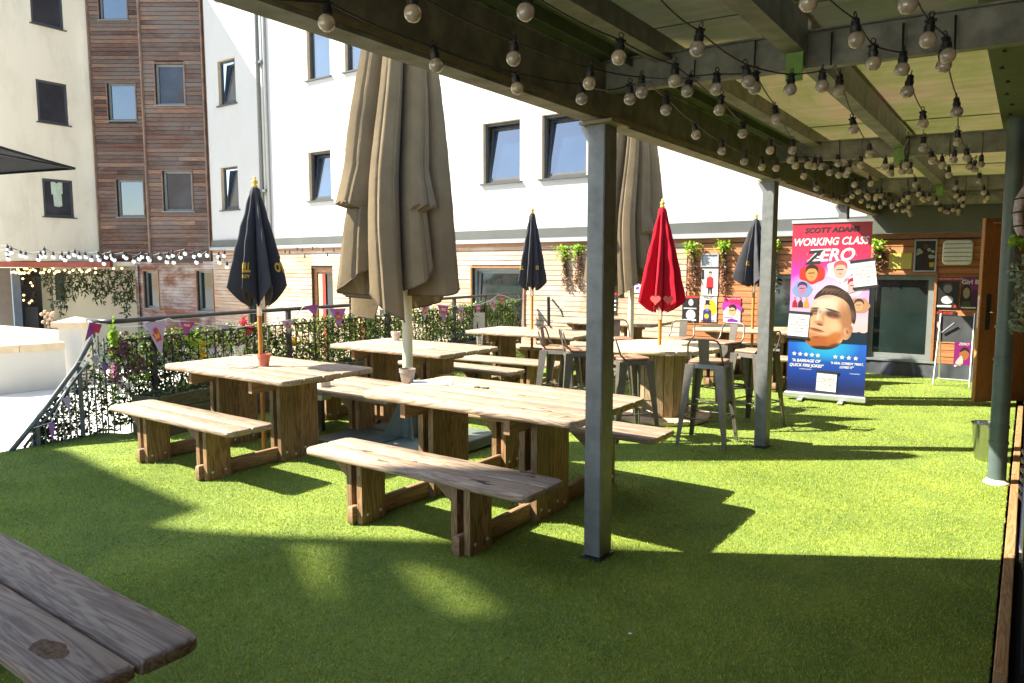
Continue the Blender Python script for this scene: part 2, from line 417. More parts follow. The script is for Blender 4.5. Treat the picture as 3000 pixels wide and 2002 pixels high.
# ================================================================ SETTING
# raised deck under the artificial turf, lower courtyard, kerb
TL = [(-7.22, -3.0), (-7.24, 2.75), (-7.33, 3.32), (-7.06, 3.45), (-7.2, 4.4), (-7.6, 7.8), (-8.05, 10.2), (-8.35, 12.11), (-0.05, 12.11), (-0.03, -3.0)]
mb = MB(); mb.slab(TL, -1.2, 0.0, 0.004)
m, nt, b = newmat('turf backing')
f = noise(nt, coords(nt), 2.2, 5, 0.6)
nt.links.new(ramp(nt, f, [(0.35, (0.10,0.155,0.022)), (0.65, (0.155,0.215,0.03))]), b.inputs['Base Color']); b.inputs['Roughness'].default_value = 1.0
bump(nt, b, noise(nt, coords(nt), 160, 3), 0.6, 0.01)
tag(mb.build('turf_deck', m), kind='structure')
mb = MB(); mb.box(-80, 80, -80, 80, -1.6, -1.204)
tag(mb.build('lower_ground', MT['pave']), kind='structure')
mb = MB()
y = -2.0
while y < 10.0:
    L = random.uniform(1.4, 2.4); mb.box(-0.028, 0.022, y, min(y+L, 10.2)-0.006, -0.05, 0.012, b=0.004); y += L
tag(mb.build('timber_kerb', MT['kerb']), kind='structure')

mb = MB(); mb.box(0.0225, 0.149, -2.2, 12.1, -1.2, -0.015); tag(mb.build('dark_gap_fill', MT['matte']), kind='structure')  # black strip added in the kerb gap, its shade put into the colour
# ---- turf pile
def inside(P, poly):
    x, y = P[:, 0], P[:, 1]; r = np.zeros(len(P), bool); n = len(poly)
    for i in range(n):
        x1, y1 = poly[i]; x2, y2 = poly[(i+1) % n]
        c = ((y1 > y) != (y2 > y)) & (x < (x2-x1)*(y-y1)/((y2-y1)+1e-12)+x1); r ^= c
    return r
def grass():
    zones = [(0.4, 2.6, 26000, 0.85), (2.6, 4.2, 17000, 1.0), (4.2, 6.5, 8000, 1.4), (6.5, 9.5, 3400, 2.0), (9.5, 15.5, 1400, 3.0)]
    allP = []; allw = []
    for r0, r1, dens, w in zones:
        A = math.pi*(r1*r1-r0*r0)*0.30
        n = int(A*dens*1.05)
        rad = np.sqrt(rng.uniform(r0*r0, r1*r1, n)); th = rng.uniform(-R(2.5), R(105), n)
        P = np.stack([-rad*np.sin(th), rad*np.cos(th)], 1)
        az = np.degrees(th)
        ok = inside(P, TL) & (az < 82) & (P[:, 1] > 0.2)
        P = P[ok]; allP.append(P); allw.append(np.full(len(P), w))
    P = np.concatenate(allP); w = np.concatenate(allw); n = len(P)
    # mottled lay direction like brushed pile
    ph = np.sin(P[:,0]*3.1+1.3*np.sin(P[:,1]*2.3)) + np.cos(P[:,1]*2.7+P[:,0]*1.7)
    ang = rng.uniform(0, 2*np.pi, n); lean = rng.uniform(0.4, 1.6, n)
    h = (rng.uniform(0.007, 0.015, n))*(1+0.10*ph)
    lx = np.cos(ang)*lean*h*0.8 + 0.003*np.cos(ph*1.2+2.2); ly = np.sin(ang)*lean*h*0.8 + 0.003*np.sin(ph*1.2+2.2)
    sa = rng.uniform(0, np.pi, n); bw = 0.0011*w
    sx = np.cos(sa)*bw; sy = np.sin(sa)*bw
    V = np.zeros((n, 5, 3), np.float32)
    V[:,0,0]=P[:,0]-sx; V[:,0,1]=P[:,1]-sy; V[:,1,0]=P[:,0]+sx; V[:,1,1]=P[:,1]+sy
    V[:,2,0]=P[:,0]+lx*.45+sx*.9; V[:,2,1]=P[:,1]+ly*.45+sy*.9; V[:,2,2]=h*.62
    V[:,3,0]=P[:,0]+lx*.45-sx*.9; V[:,3,1]=P[:,1]+ly*.45-sy*.9; V[:,3,2]=h*.62
    V[:,4,0]=P[:,0]+lx; V[:,4,1]=P[:,1]+ly; V[:,4,2]=h*np.clip(1.15-0.35*lean, .3, 1)
    me = bpy.data.meshes.new('grass')
    me.vertices.add(n*5); me.vertices.foreach_set('co', V.ravel())
    base = (np.arange(n, dtype=np.int32)*5)[:, None]
    loops = np.concatenate([base+np.array([0,1,2,3]), base+np.array([3,2,4])], 1).ravel()
    me.loops.add(n*7); me.loops.foreach_set('vertex_index', loops.astype(np.int32))
    me.polygons.add(n*2)
    ls = np.stack([np.arange(n)*7, np.arange(n)*7+4], 1).ravel().astype(np.int32)
    me.polygons.foreach_set('loop_start', ls)
    me.update(calc_edges=True)
    m, nt, b = newmat('artificial turf blades')
    ge = nt.nodes.new('ShaderNodeNewGeometry')
    c = ramp(nt, ge.outputs['Random Per Island'], [(0, (0.16,0.22,0.022)), (0.3, (0.30,0.38,0.030)), (0.6, (0.22,0.295,0.027)), (0.82, (0.41,0.455,0.045)), (1.0, (0.52,0.47,0.11))])
    big = noise(nt, coords(nt), 1.1, 4, 0.6)
    c = mix(nt, 1.0, c, ramp(nt, big, [(0.3, (0.82,0.88,0.9)), (0.7, (1.15,1.08,1.0))]), 'MULTIPLY')
    mot = noise(nt, coords(nt), 34, 3, 0.6)
    c = mix(nt, 1.0, c, ramp(nt, mot, [(0.3, (0.66,0.70,0.72)), (0.7, (1.22,1.18,1.1))]), 'MULTIPLY')
    nt.links.new(c, b.inputs['Base Color']); b.inputs['Roughness'].default_value = 0.5; b.inputs['Specular IOR Level'].default_value = 0.25
    tr = nt.nodes.new('ShaderNodeBsdfTranslucent'); nt.links.new(c, tr.inputs['Color'])
    mx = nt.nodes.new('ShaderNodeMixShader'); mx.inputs[0].default_value = 0.3
    nt.links.new(b.outputs[0], mx.inputs[1]); nt.links.new(tr.outputs[0], mx.inputs[2])
    nt.links.new(mx.outputs[0], nt.nodes['Material Output'].inputs['Surface'])
    me.materials.append(m)
    o = bpy.data.objects.new('artificial_grass', me); COL.objects.link(o)
    tag(o, 'bright green artificial grass covering the raised terrace', 'artificial grass', kind='stuff')
grass()

# ================================================================ BUILDINGS
def wallholes(mb, O, U, W, L, Z0, Z1, holes, depth, Nn, mi=0, ri=1):
    # planar wall from origin O along U (unit xy), heights Z0..Z1, rectangular holes (u0,u1,z0,z1) with reveals
    us = sorted({0, L} | {h[0] for h in holes} | {h[1] for h in holes}); us = [u for u in us if 0 <= u <= L]
    zs = sorted({Z0, Z1} | {h[2] for h in holes} | {h[3] for h in holes}); zs = [z for z in zs if Z0 <= z <= Z1]
    def P(u, z, d=0.0): return (O[0]+U[0]*u-Nn[0]*d, O[1]+U[1]*u-Nn[1]*d, z)
    for i in range(len(us)-1):
        for j in range(len(zs)-1):
            uc, zc = (us[i]+us[i+1])/2, (zs[j]+zs[j+1])/2
            if any(h[0] < uc < h[1] and h[2] < zc < h[3] for h in holes): continue
            mb.quad(P(us[i], zs[j]), P(us[i+1], zs[j]), P(us[i+1], zs[j+1]), P(us[i], zs[j+1]), mi)
    for h in holes:
        u0, u1, z0, z1 = h[:4]; d = depth
        mb.quad(P(u0,z0), P(u0,z0,d), P(u0,z1,d), P(u0,z1), ri)
        mb.quad(P(u1,z0,d), P(u1,z0), P(u1,z1), P(u1,z1,d), ri)
        mb.quad(P(u0,z1), P(u0,z1,d), P(u1,z1,d), P(u1,z1), ri)
        mb.quad(P(u0,z0,d), P(u0,z0), P(u1,z0), P(u1,z0,d), ri)
        # dark room behind the opening
def cladding(mb, O, U, Nn, L, Z0, Z1, holes, bh=0.1, gap=0.009, th=0.022, mi=0, jl=3.5):
    z = Z0
    while z < Z1-0.02:
        zt = min(z+bh-gap, Z1)
        spans = [(0.0, L)]
        for h in holes:
            if h[3] > z+0.02 and h[2] < zt-0.02:
                ns = []
                for a, b_ in spans:
                    if h[1] <= a or h[0] >= b_: ns.append((a, b_)); continue
                    if h[0] > a: ns.append((a, h[0]))
                    if h[1] < b_: ns.append((h[1], b_))
                spans = ns
        for a, b_ in spans:
            cuts = [a]; x = a+random.uniform(0.5, jl)
            while x < b_-0.4: cuts.append(x); x += random.uniform(1.6, jl)
            cuts.append(b_)
            for k in range(len(cuts)-1):
                u0, u1 = cuts[k]+(0.002 if k else 0), cuts[k+1]
                t1 = th*random.uniform(0.85, 1.1)
                def P(u, zz, d): return (O[0]+U[0]*u+Nn[0]*d, O[1]+U[1]*u+Nn[1]*d, zz)
                vs = [P(u0,z,0),P(u1,z,0),P(u1,z,t1),P(u0,z,t1),P(u0,zt,0),P(u1,zt,0),P(u1,zt,t1*0.72),P(u0,zt,t1*0.72)]
                mb.add(vs, [(0,1,2,3),(4,7,6,5),(3,2,6,7),(0,3,7,4),(1,5,6,2)], mi)
        z += bh
def window(parent, O, U, Nn, h, depth=0.12, fm=None, gm=None, fw_=0.06, tilt=0.0, sill=True, mull=None, name='window', label=None, trim=None):
    # frame in the plane set back by depth, pane inside, outer sill
    fm = fm or MT['frame']; gm = gm or MT['glass']
    u0, u1, z0, z1 = h[:4]
    X = Vector((U[0], U[1], 0)); Nv = Vector((Nn[0], Nn[1], 0)); Zv = Vector((0,0,1))
    o0 = Vector((O[0]+U[0]*u0, O[1]+U[1]*u0, z0)) - Nv*depth
    M = Matrix(((X.x, Nv.x, 0, o0.x), (X.y, Nv.y, 0, o0.y), (0, 0, 1, o0.z), (0,0,0,1)))
    W_, H_ = u1-u0, z1-z0; f = fw_
    mb = MB()
    for a in ((0, f, 0, H_), (W_-f, W_, 0, H_), (f, W_-f, 0, f), (f, W_-f, H_-f, H_)):
        mb.box(a[0], a[1], -0.03, 0.03, a[2], a[3], M=M)
    if mull:
        for q in mull: mb.box(W_*q-f/2, W_*q+f/2, -0.028, 0.028, f, H_-f, M=M)
    mb.quad(*[tuple(M @ Vector(p)) for p in ((0,-0.5,0),(W_,-0.5,0),(W_,-0.5,H_),(0,-0.5,H_))])
    fr = mb.build(name, fm, parent)
    if label: fr['label'] = label
    sb = MB()
    T = M @ Matrix.Translation((0, -0.01, f)) @ Matrix.Rotation(tilt, 4, 'X')
    if tilt:
        g = f*0.9
        for a in ((f*1.05, f+g, 0, H_-2*f), (W_-f-g, W_-f*1.05, 0, H_-2*f), (f+g, W_-f-g, 0, g), (f+g, W_-f-g, H_-2*f-g, H_-2*f)):
            sb.box(a[0], a[1], -0.02, 0.025, a[2], a[3], M=T)
        sb.build('sash', fm, fr)
    pb = MB(); e = f*(1.8 if tilt else 1.0)
    pb.box(e, W_-e, -0.006, 0.004, (e-f)*1.0+0.001, H_-2*f-(e-f)-0.001, M=T)
    pb.build('pane', gm, fr)
    if sill:
        s_ = MB(); s_.box(-0.06, W_+0.06, 0.031, depth+0.06, -0.035, -0.003, M=M); s_.build('sill', fm, fr)
    if trim:
        t_ = MB(); w = 0.035
        for a in ((-w, -0.001, -w, H_+w), (W_+0.001, W_+w, -w, H_+w), (-0.001, W_+0.001, H_+0.001, H_+w), (-0.001, W_+0.001, -w, -0.004)):
            t_.box(a[0], a[1], depth-0.02, depth+0.045, a[2], a[3], M=M)
        t_.build('window_trim', trim, fr)
    return fr

# ---- main white building, wall plane Y = 12.15
YW = 12.15
def wrect(x0, y0, x1, y1): # window rectangle from two picture corners on the wall plane
    a = onY(x0, y0, YW); b_ = onY(x1, y1, YW); return [a[0]+20.0, b_[0]+20.0, b_[2], a[2]]
holes = []; tilts = []
def addw(cx, w, z0, h, tilt): holes.append([cx+20-w/2, cx+20+w/2, z0, z0+h]); tilts.append(tilt)
addw(-18.33, 0.80, 3.22, 1.18, 0.13); addw(-18.28, 0.80, 6.08, 1.2, 0.13)
addw(-14.53, 0.83, 3.28, 1.2, 0.13); addw(-14.47, 0.84, 6.22, 1.2, 0.0)
addw(-13.17, 0.83, 3.28, 1.2, 0.13); addw(-13.12, 0.80, 6.22, 1.2, 0.0)
addw(-8.93, 0.93, 3.34, 1.22, 0.13); addw(-7.44, 1.0, 3.34, 1.22, 0.13)
addw(-18.28, 0.8, 8.95, 1.2, 0.0); addw(-14.4, 0.84, 9.1, 1.2, 0.0)
addw(-8.9, 0.93, 6.22, 1.2, 0.0); addw(-7.44, 1.0, 6.22, 1.2, 0.0)
WB = empty('white_building', (0,0,0), 0, 'white rendered building across the back with grey framed windows and timber cladding below', 'building')
hh_ = [[h[0]-0.75]+[h[1]-0.75]+h[2:] for h in holes]
mb = MB(); wallholes(mb, (-19.25, YW), (1, 0), None, 21.25, 2.38, 13.0, hh_, 0.14, (0, -1))
mb.box(-18.97, 2, YW+0.7, YW+6, -1.2, 13.0, 0)
mb.box(-18.97, 2, YW+0.001, YW+0.699, 12.8, 12.99, 0)
mb.build('wall', [MT['white'], MT['reveal']], WB)
for h, t in zip(holes, tilts):
    window(WB, (-20.0, YW), (1, 0), (0, -1), h, 0.12, MT['frame'], MT['glass'], 0.055, t)
mb = MB(); mb.box(-19.25, 0.12, YW-0.05, YW-0.001, 2.19, 2.378); mb.build('fascia', MT['band'], WB)
mb = MB(); mb.box(-19.25, 0.12, YW-0.11, YW-0.001, 2.105, 2.186); mb.build('flashing', MT['bandlight'], WB)
mb = MB(); mb.box(-19.25, 0.12, YW-0.028, YW+0.0, 2.03, 2.10); mb.build('head_trim', MT['wframe'], WB)
# ground floor openings
gh = []
def grect(x0, x1, z0, z1): gh.append([x0+20, x1+20, z0, z1]); return gh[-1]
gw = [grect(-9.69, -8.36, 0.42, 1.60), grect(-14.93, -14.12, -0.9, 1.587), grect(-13.55, -12.6, -0.9, 1.55), grect(-17.6, -16.9, -0.2, 1.6),
      grect(-3.62, -2.62, 0.28, 1.50), grect(-1.985, -1.125, 0.245, 1.50)]
GZ = -1.15
mb = MB(); wallholes(mb, (-19.25, YW), (1, 0), None, 19.37, GZ, 2.03, [[g[0]-0.75, g[1]-0.75, g[2], g[3]] for g in gh], 0.14, (0, -1), 0, 0)
mb.build('backing_wall', MT['trellis'], WB)
mb = MB(); cladding(mb, (-19.25, YW-0.002), (1,0), (0,-1), 14.35, -1.14, 2.03, [[g[0]-0.75, g[1]-0.75, g[2], g[3]] for g in gh])
mb.build('cladding', MT['clad2'], WB, )['label'] = 'sun bleached horizontal cedar boards'
mb = MB(); cladding(mb, (-4.88, YW-0.002), (1,0), (0,-1), 5.0, 0.22, 2.03, [[g[0]-15.12, g[1]-15.12, g[2], g[3]] for g in gh])
mb.build('cladding', MT['clad3'], WB)['label'] = 'warm orange cedar boards at the right end'
window(WB, (-20.0, YW), (1,0), (0,-1), gw[0], 0.1, MT['framegrey'], MT['glassdark'], 0.06, 0.06, trim=MT['wframe'])
for k in (1, 2):
    w_ = window(WB, (-20.0, YW), (1,0), (0,-1), gw[k], 0.1, MT['wframe'], MT['glassdark'], 0.10, 0, sill=False, name='door')
    mb = MB(); x = -20+gw[k][0]
    mb.box(x+0.16, x+0.30, YW+0.075, YW+0.085, -0.7, 1.45); mb.build('curtain', plain('cream curtain', (0.55,0.42,0.20), 0.8) , w_)
    mb = MB(); mb.box(x+0.302, x+0.42, YW+0.075, YW+0.085, -0.7, 1.45); mb.build('curtain', plain('red curtain', (0.35,0.02,0.015), 0.8) , w_)
window(WB, (-20.0, YW), (1,0), (0,-1), gw[3], 0.1, MT['frame'], MT['glassdark'], 0.06, 0, trim=MT['wframe'])
window(WB, (-20.0, YW), (1,0), (0,-1), gw[4], 0.05, MT['framegrey'], MT['glassdark'], 0.075, 0, trim=MT['wframe'])
window(WB, (-20.0, YW), (1,0), (0,-1), gw[5], 0.05, MT['framegrey'], MT['glassdark'], 0.075, 0, trim=MT['wframe'])
mb = MB(); n = 60
vs = []; 
for i in range(n+1):
    x = -4.88+4.9*i/n; d = 0.02*math.sin(i*0.9)+0.015*math.sin(i*2.3+1)
    vs += [(x, YW-0.035, 0.215), (x, YW-0.06+d, 0.11), (x, YW-0.09+d*1.5, 0.004)]
fs = []
for i in range(n):
    for k in range(2): a = i*3+k; fs.append((a, a+1, a+4, a+3))
mb.add(vs, fs); mb.build('base_membrane', MT['tarp'], WB, True)

# drainpipe on the white wall
dp = empty('wall_drainpipe', (-16.75, YW-0.09, 0), 0, 'grey drainpipe running down the inner corner of the white wall', 'drainpipe')
mb = MB(); mb.tube([(0,0,2.4),(0,0,12.6)], 0.055, 10)
mb.build('pipe', MT['railgrey'], dp, True)
for z in (3.6, 6.9, 9.9):
    mb = MB(); mb.box(-0.075, 0.17, -0.03, 0.088, z, z+0.07); mb.build('bracket', MT['railgrey'], dp)
pb = empty('wall_pipe_thin', (-16.52, YW-0.05, 0), 0, 'thin pale pipe on the white wall right beside the grey drainpipe', 'pipe')
mb = MB(); mb.tube([(0,0,2.4),(0,0,12.5)], 0.035, 8); mb.build('pipe', MT['bandlight'], pb, True)

# ---- timber clad tower (two bays) and cream curved wing
def px_plan(x, w):
    p = deep(x, 700, w); return (p[0], p[1])
TB = empty('timber_building', (0,0,0), 0, 'tall brown cedar clad tower of two bays between cream and white walls', 'building')
bays = [(443, 613, 21.65, [(482,565,319,159*1), ], ), (300, 440, 23.8, None)]
def bay(xl, xr, w, wins, zb, zt=14.0):
    A = px_plan(xl, w); B = px_plan(xr, w)
    L = math.hypot(B[0]-A[0], B[1]-A[1]); U = ((B[0]-A[0])/L, (B[1]-A[1])/L); Nn = (U[1], -U[0])
    hs = []
    for (px0, px1, y0, y1) in wins:
        a = deep(px0, y1, w); b_ = deep(px1, y0, w)
        u0 = (a[0]-A[0])*U[0]+(a[1]-A[1])*U[1]; u1 = (b_[0]-A[0])*U[0]+(b_[1]-A[1])*U[1]
        hs.append([u0, u1, a[2], b_[2]])
    mb = MB(); wallholes(mb, A, U, None, L, zb, zt, hs, 0.14, Nn, 0, 0); mb.build('backing_wall', MT['trellis'], TB)
    mb = MB(); cladding(mb, (A[0]+Nn[0]*.002, A[1]+Nn[1]*.002), U, Nn, L, zb, zt, hs, 0.125, 0.014, 0.028, jl=4)
    mb.build('cladding', MT['clad'], TB)
    for h in hs: window(TB, A, U, Nn, h, 0.10, MT['framegrey'], MT['glasscream'] if xl > 400 else MT['glass'], 0.065, -0.0, trim=MT['clad_trim'])
    return A, B, U, Nn
MT['clad_trim'] = plain('cedar trim', (0.17,0.105,0.07), 0.7, 0, 0.3, 5)
A2, B2, U2, N2 = bay(443, 619, 21.65, [(478,561,202,317),(486,570,504,620),(468,560,-140,14)], 1.75)
A1, B1, U1, N1 = bay(297, 440, 23.8, [(339,419,255,361),(351,428,529,636),(328,408,-30,80)], 1.75)
mb = MB()
for (P, Q) in ((A2, B1),):
    mb.quad((P[0],P[1],1.75),(Q[0],Q[1],1.75),(Q[0],Q[1],14.0),(P[0],P[1],14.0))
e = (B2[0], B2[1]); mb.quad((e[0],e[1],1.75),(-19.23,YW+.3,1.75),(-19.23,YW+.3,14.0),(e[0],e[1],14.0))
mb.build('return_wall', MT['clad_trim'], TB)
for (P) in (A2, B2, A1):
    m_ = MB(); m_.box(P[0]-0.035, P[0]+0.035, P[1]-0.075, P[1]-0.026, 1.75, 14.0); m_.build('corner_trim', MT['clad_trim'], TB)
mb = MB()
for (P, Q, Nn) in ((A2, B2, N2), (A1, B1, N1)):
    mb.quad((P[0],P[1],1.75),(Q[0],Q[1],1.75),(Q[0]-Nn[0]*4,Q[1]-Nn[1]*4,1.75),(P[0]-Nn[0]*4,P[1]-Nn[1]*4,1.75))
mb.build('soffit', MT['clad_trim'], TB)
# ground floor of the tower, set back, partly dry and silvered
gA = px_plan(392, 23.2); gB = px_plan(640, 21.3)
L = math.hypot(gB[0]-gA[0], gB[1]-gA[1]); U = ((gB[0]-gA[0])/L, (gB[1]-gA[1])/L); Nn = (U[1], -U[0])
def gwin(px0, px1, y0, y1):
    out = []
    for px, y in ((px0, y1), (px1, y0)):
        # intersect the ray with the wall plane
        d = ray(px, y); den = d[0]*Nn[0]+d[1]*Nn[1]; t = (gA[0]*Nn[0]+gA[1]*Nn[1])/den
        p = d*t; out.append(((p[0]-gA[0])*U[0]+(p[1]-gA[1])*U[1], H+p[2]))
    return [out[0][0], out[1][0], out[0][1], out[1][1]]
hs = [gwin(427, 464, 795, 902), gwin(582, 624, 793, 910), gwin(658, 704, 790, 960)]
hs[2][1] = min(hs[2][1], L-0.02)
mb = MB(); wallholes(mb, gA, U, None, L, -1.2, 1.80, hs, 0.14, Nn, 0, 0); mb.build('backing_wall', MT['trellis'], TB)
mb = MB(); cladding(mb, (gA[0]+Nn[0]*.002, gA[1]+Nn[1]*.002), U, Nn, L, -1.19, 1.79, hs, 0.1)
mb.build('cladding', cladding_mat('cedar cladding silvering', [(0.18,0.065,0.035),(0.26,0.10,0.055),(0.15,0.06,0.035)], (0.46,0.42,0.38), 0.95, 0), TB)['label'] = 'ground floor boards with silvered patches'
for h in hs[:2]: window(TB, gA, U, Nn, h, 0.1, MT['framegrey'], MT['glassdark'], 0.06, -0.0, trim=MT['wframe'])

# cream wing along X = -25.2
CB = empty('cream_building', (0,0,0), 0, 'cream rendered building at the far left with three storeys of small dark windows', 'building')
XC = -25.2
yc1 = onX(297, 300, XC)[1]
chs = []
for (x0, x1, y0, y1) in ((112, 195, 242, 356), (130, 212, 524, 634), (92, 178, -70, 66)):
    a = onX(x0, y1, XC); b_ = onX(x1, y0+6, XC); chs.append([a[1]-6.85, b_[1]-6.85, a[2], b_[2]])
CL = yc1-6.85
mb = MB(); wallholes(mb, (XC, 6.85), (0, 1), None, CL, 1.82, 16.3, chs, 0.1, (1, 0))
mb.box(XC-7, XC-0.7, 6.85, yc1+3, 1.82, 16.3, 0)
mb.box(XC-0.7, XC, 6.85, yc1, 16.1, 16.3, 0); mb.box(XC-0.7, XC, 6.85, 6.855, 1.82, 16.1, 0)
mb.build('wall', [MT['cream'], MT['cream']], CB)
fr = None
for i, h in enumerate(chs):
    w_ = window(CB, (XC, 6.85), (0, 1), (1, 0), h, 0.06, MT['frame'], MT['glasscream'], 0.075, 0)
    if i == 1:
        mb = MB(); p0 = onX(148, 533, XC-0.05); p1 = onX(186, 608, XC-0.05)
        pts = [(0.0,1),(0.35,1.0),(0.5,0.95),(0.65,1.0),(1.0,1.0),(1.0,0.55),(0.88,0.6),(0.9,0.05),(0.6,0.0),(0.2,0.03),(0.12,0.6),(0.0,0.5)]
        vs = [(XC-0.045+0.008*math.sin(i_*2.0), p0[1]+(p1[1]-p0[1])*u, p1[2]+(p0[2]-p1[2])*v) for i_, (u, v) in enumerate(pts)]
        c = ((XC-0.03), (p0[1]+p1[1])/2, (p0[2]+p1[2])/2); n = len(vs)
        mb.add(vs+[c], [(k, (k+1) % n, n) for k in range(n)])
        tag(mb.build('hanging_shirt', plain('pale mint cloth', (0.42,0.50,0.40), 0.9)), 'pale mint shirt hanging in the lowest window of the cream wall', 'shirt')
# darker wing left of the cream wall
BB = empty('stone_building', (0,0,0), 0, 'brown stone wall at the extreme left edge behind the cream wall', 'building')
q0 = px_plan(-160, 22.6); q1 = px_plan(34, 22.6)
mb = MB(); mb.quad((q0[0],q0[1],1.82),(q1[0],q1[1],1.82),(q1[0]+.02,q1[1],5.6),(q0[0],q0[1],5.6)); mb.build('wall', MT['brick'], BB)
# recessed ground floor under the cream wing
REC = empty('courtyard_pavilion', (0,0,0), 0, 'recessed ground floor under the cream building with red fascia and glass door', 'building')
ff0 = deep(-60, 768, 22.8); ff1 = deep(330, 768, 23.4); uu = Vector((ff1[0]-ff0[0], ff1[1]-ff0[1], 0)).normalized(); nn = Vector((uu.y, -uu.x, 0))
Mf = Matrix(((uu.x, nn.x, 0, ff0[0]), (uu.y, nn.y, 0, ff0[1]), (0,0,1,0), (0,0,0,1))); LL = (Vector(ff1)-Vector(ff0)).length
mb = MB(); mb.box(0, LL, 0.0, 0.25, 1.62, 1.80, M=Mf); mb.build('fascia', MT['rust'], REC)
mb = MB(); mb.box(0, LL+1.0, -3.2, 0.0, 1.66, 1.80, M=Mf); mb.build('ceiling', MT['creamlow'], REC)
r0 = px_plan(62, 25.2); r1 = px_plan(394, 24.6)
mb = MB(); mb.quad((r0[0],r0[1],-1.2),(r1[0],r1[1],-1.2),(r1[0],r1[1],1.7),(r0[0],r0[1],1.7))
r2 = px_plan(398, 23.0); mb.quad((r1[0],r1[1],-1.2),(r2[0],r2[1],-1.2),(r2[0],r2[1],1.7),(r1[0],r1[1],1.7))
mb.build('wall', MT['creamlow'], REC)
def panel(name, x0, y0, x1, y1, w, mat, th=0.04, par=None):
    a = deep(x0, y1, w); b_ = deep(x1, y0, w); u = Vector((b_[0]-a[0], b_[1]-a[1], 0)); L_ = u.length; u.normalize(); n_ = Vector((u.y, -u.x, 0))
    M = Matrix(((u.x, n_.x, 0, a[0]), (u.y, n_.y, 0, a[1]), (0,0,1,0), (0,0,0,1)))
    m_ = MB(); m_.box(0, L_, 0, th, a[2], b_[2], M=M); return m_.build(name, mat, par)
panel('glazed_door', -20, 785, 52, 1000, 24.0, plain('brown tinted glazing', (0.09,0.07,0.06), 0.15), par=REC)
panel('door_post', 44, 785, 53, 1000, 23.6, plain('steel blue post', (0.16,0.2,0.26), 0.4), 0.06, REC)
panel('dark_opening', 60, 785, 118, 1000, 25.0, MT['black'], 0.05, REC)
panel('slot_window', 165, 795, 187, 880, 24.8, MT['black'], 0.05, REC)
panel('bench_cushion', -10, 962, 44, 990, 22.2, plain('mustard cushion', (0.55,0.28,0.04), 0.8), 0.4, REC)
mr = panel('chalkboard', 60, 900, 112, 990, 24.4, MT['ink'], 0.04); tag(mr, 'dark board beneath the lit wreath on the recessed wall', 'board')

def leaf_cloud(mb, pts, L=(0.03, 0.06), wd=0.5, up_=0.0, n=1, mi=0, droop=0.0):
    for p in pts:
        for _ in range(n):
            a = random.uniform(0, 6.283); el = random.uniform(-0.9, 0.9)-droop
            d = Vector((math.cos(a)*math.cos(el), math.sin(a)*math.cos(el), math.sin(el))); l = random.uniform(*L)
            s = d.cross(Vector((random.uniform(-1,1), random.uniform(-1,1), random.uniform(-1,1)))).normalized()*l*wd*0.5
            c = Vector(p); mid = c+d*l*0.5; nrm = d.cross(s).normalized()*l*0.12
            mb.add([tuple(c), tuple(mid+s+nrm), tuple(c+d*l), tuple(mid-s+nrm)], [(0,1,2,3)], mi)

# hanging greenery and fairy lights in the pavilion
def strand(name, label, px, y0, y1, w, n, spread, mat, L, grp='leaf garlands hanging in the pavilion'):
    mb = MB(); pts = []
    for i in range(n):
        t = i/n
        p = deep(px+random.gauss(0, spread)*(1-0.5*t), y0+(y1-y0)*t+random.uniform(-6, 6), w+random.uniform(-.1,.1)); pts.append(p)
    leaf_cloud(mb, pts, L, 0.28, n=2, droop=0.7)
    mb.tube([deep(px, y0, w), deep(px, y1-8, w)], 0.008, 4)
    tag(mb.build(name, mat), label, 'garland', grp)
for k, (px, y1, sp, n_) in enumerate([(132,835,9,26),(152,905,6,40),(178,935,10,46),(192,900,7,40),(212,870,8,34),(232,850,9,34),(252,862,6,30),(270,850,9,30),(282,880,6,34),(300,880,8,38),(318,860,8,34),(336,888,7,40),(352,892,6,40),(372,925,7,52),(384,885,6,44)]):
    strand('hanging_garland', ['short','long','longest'][0 if y1 < 856 else (1 if y1 < 900 else 2)]+' olive leaf garland hanging from the red fascia, number %s from the left' % ['one','two','three','four','five','six','seven','eight','nine','ten','eleven','twelve','thirteen','fourteen','fifteen'][k], px, 788, y1, 23.4, n_, sp, MT['olive'], (0.10, 0.24))
fl = empty('fairy_lights', (0,0,0), 0, 'warm fairy lights strung under the red fascia of the pavilion', 'fairy lights')
mb = MB(); mb.tube([deep(x, 794+4*math.sin(x*.3), 23.2) for x in range(30, 380, 8)], 0.006, 4); mb.build('wire', MT['black'], fl)
fs_ = [(34,798),(41,797),(47,800),(52,790),(56,797),(58,802),(63,801),(66,800),(70,801),(73,800),(72,788),(79,788),(84,800),(89,792),(97,790),(104,794),(119,800),(127,799),(131,790),(143,796),(145,793),(155,787),(160,801),(165,797),(169,796),(173,796),(190,792),(203,798),(214,793),(233,791),(240,797),(254,797),(258,793),(263,791),(280,787),(280,799),(333,787),(357,787)]
m_ = MB(); m_.ball((0,0,0), 0.035, 6, 4); fb = m_.build('bulb', MT['fairy'], fl); fb.location = deep(*fs_[0], 23.15)
for q in fs_[1:]:
    c = fb.copy(); COL.objects.link(c); c.parent = fl; c.location = deep(*q, 23.15)
wr = empty('lit_wreath', (0,0,0), 0, 'oval twig wreath with a few warm bulbs on the recessed wall', 'wreath')
cx, cy = 85, 845
mb = MB(); pts = [deep(cx+19*math.cos(a)+random.gauss(0,2), cy+43*math.sin(a)+random.gauss(0,3), 24.3) for a in np.linspace(0, 6.28, 90)]
leaf_cloud(mb, pts, (0.08, 0.16), 0.4, n=2); mb.tube([deep(cx+19*math.cos(a), cy+43*math.sin(a), 24.3) for a in np.linspace(0, 6.28, 30)], 0.03, 5); mb.build('twigs', MT['trellis'], wr)
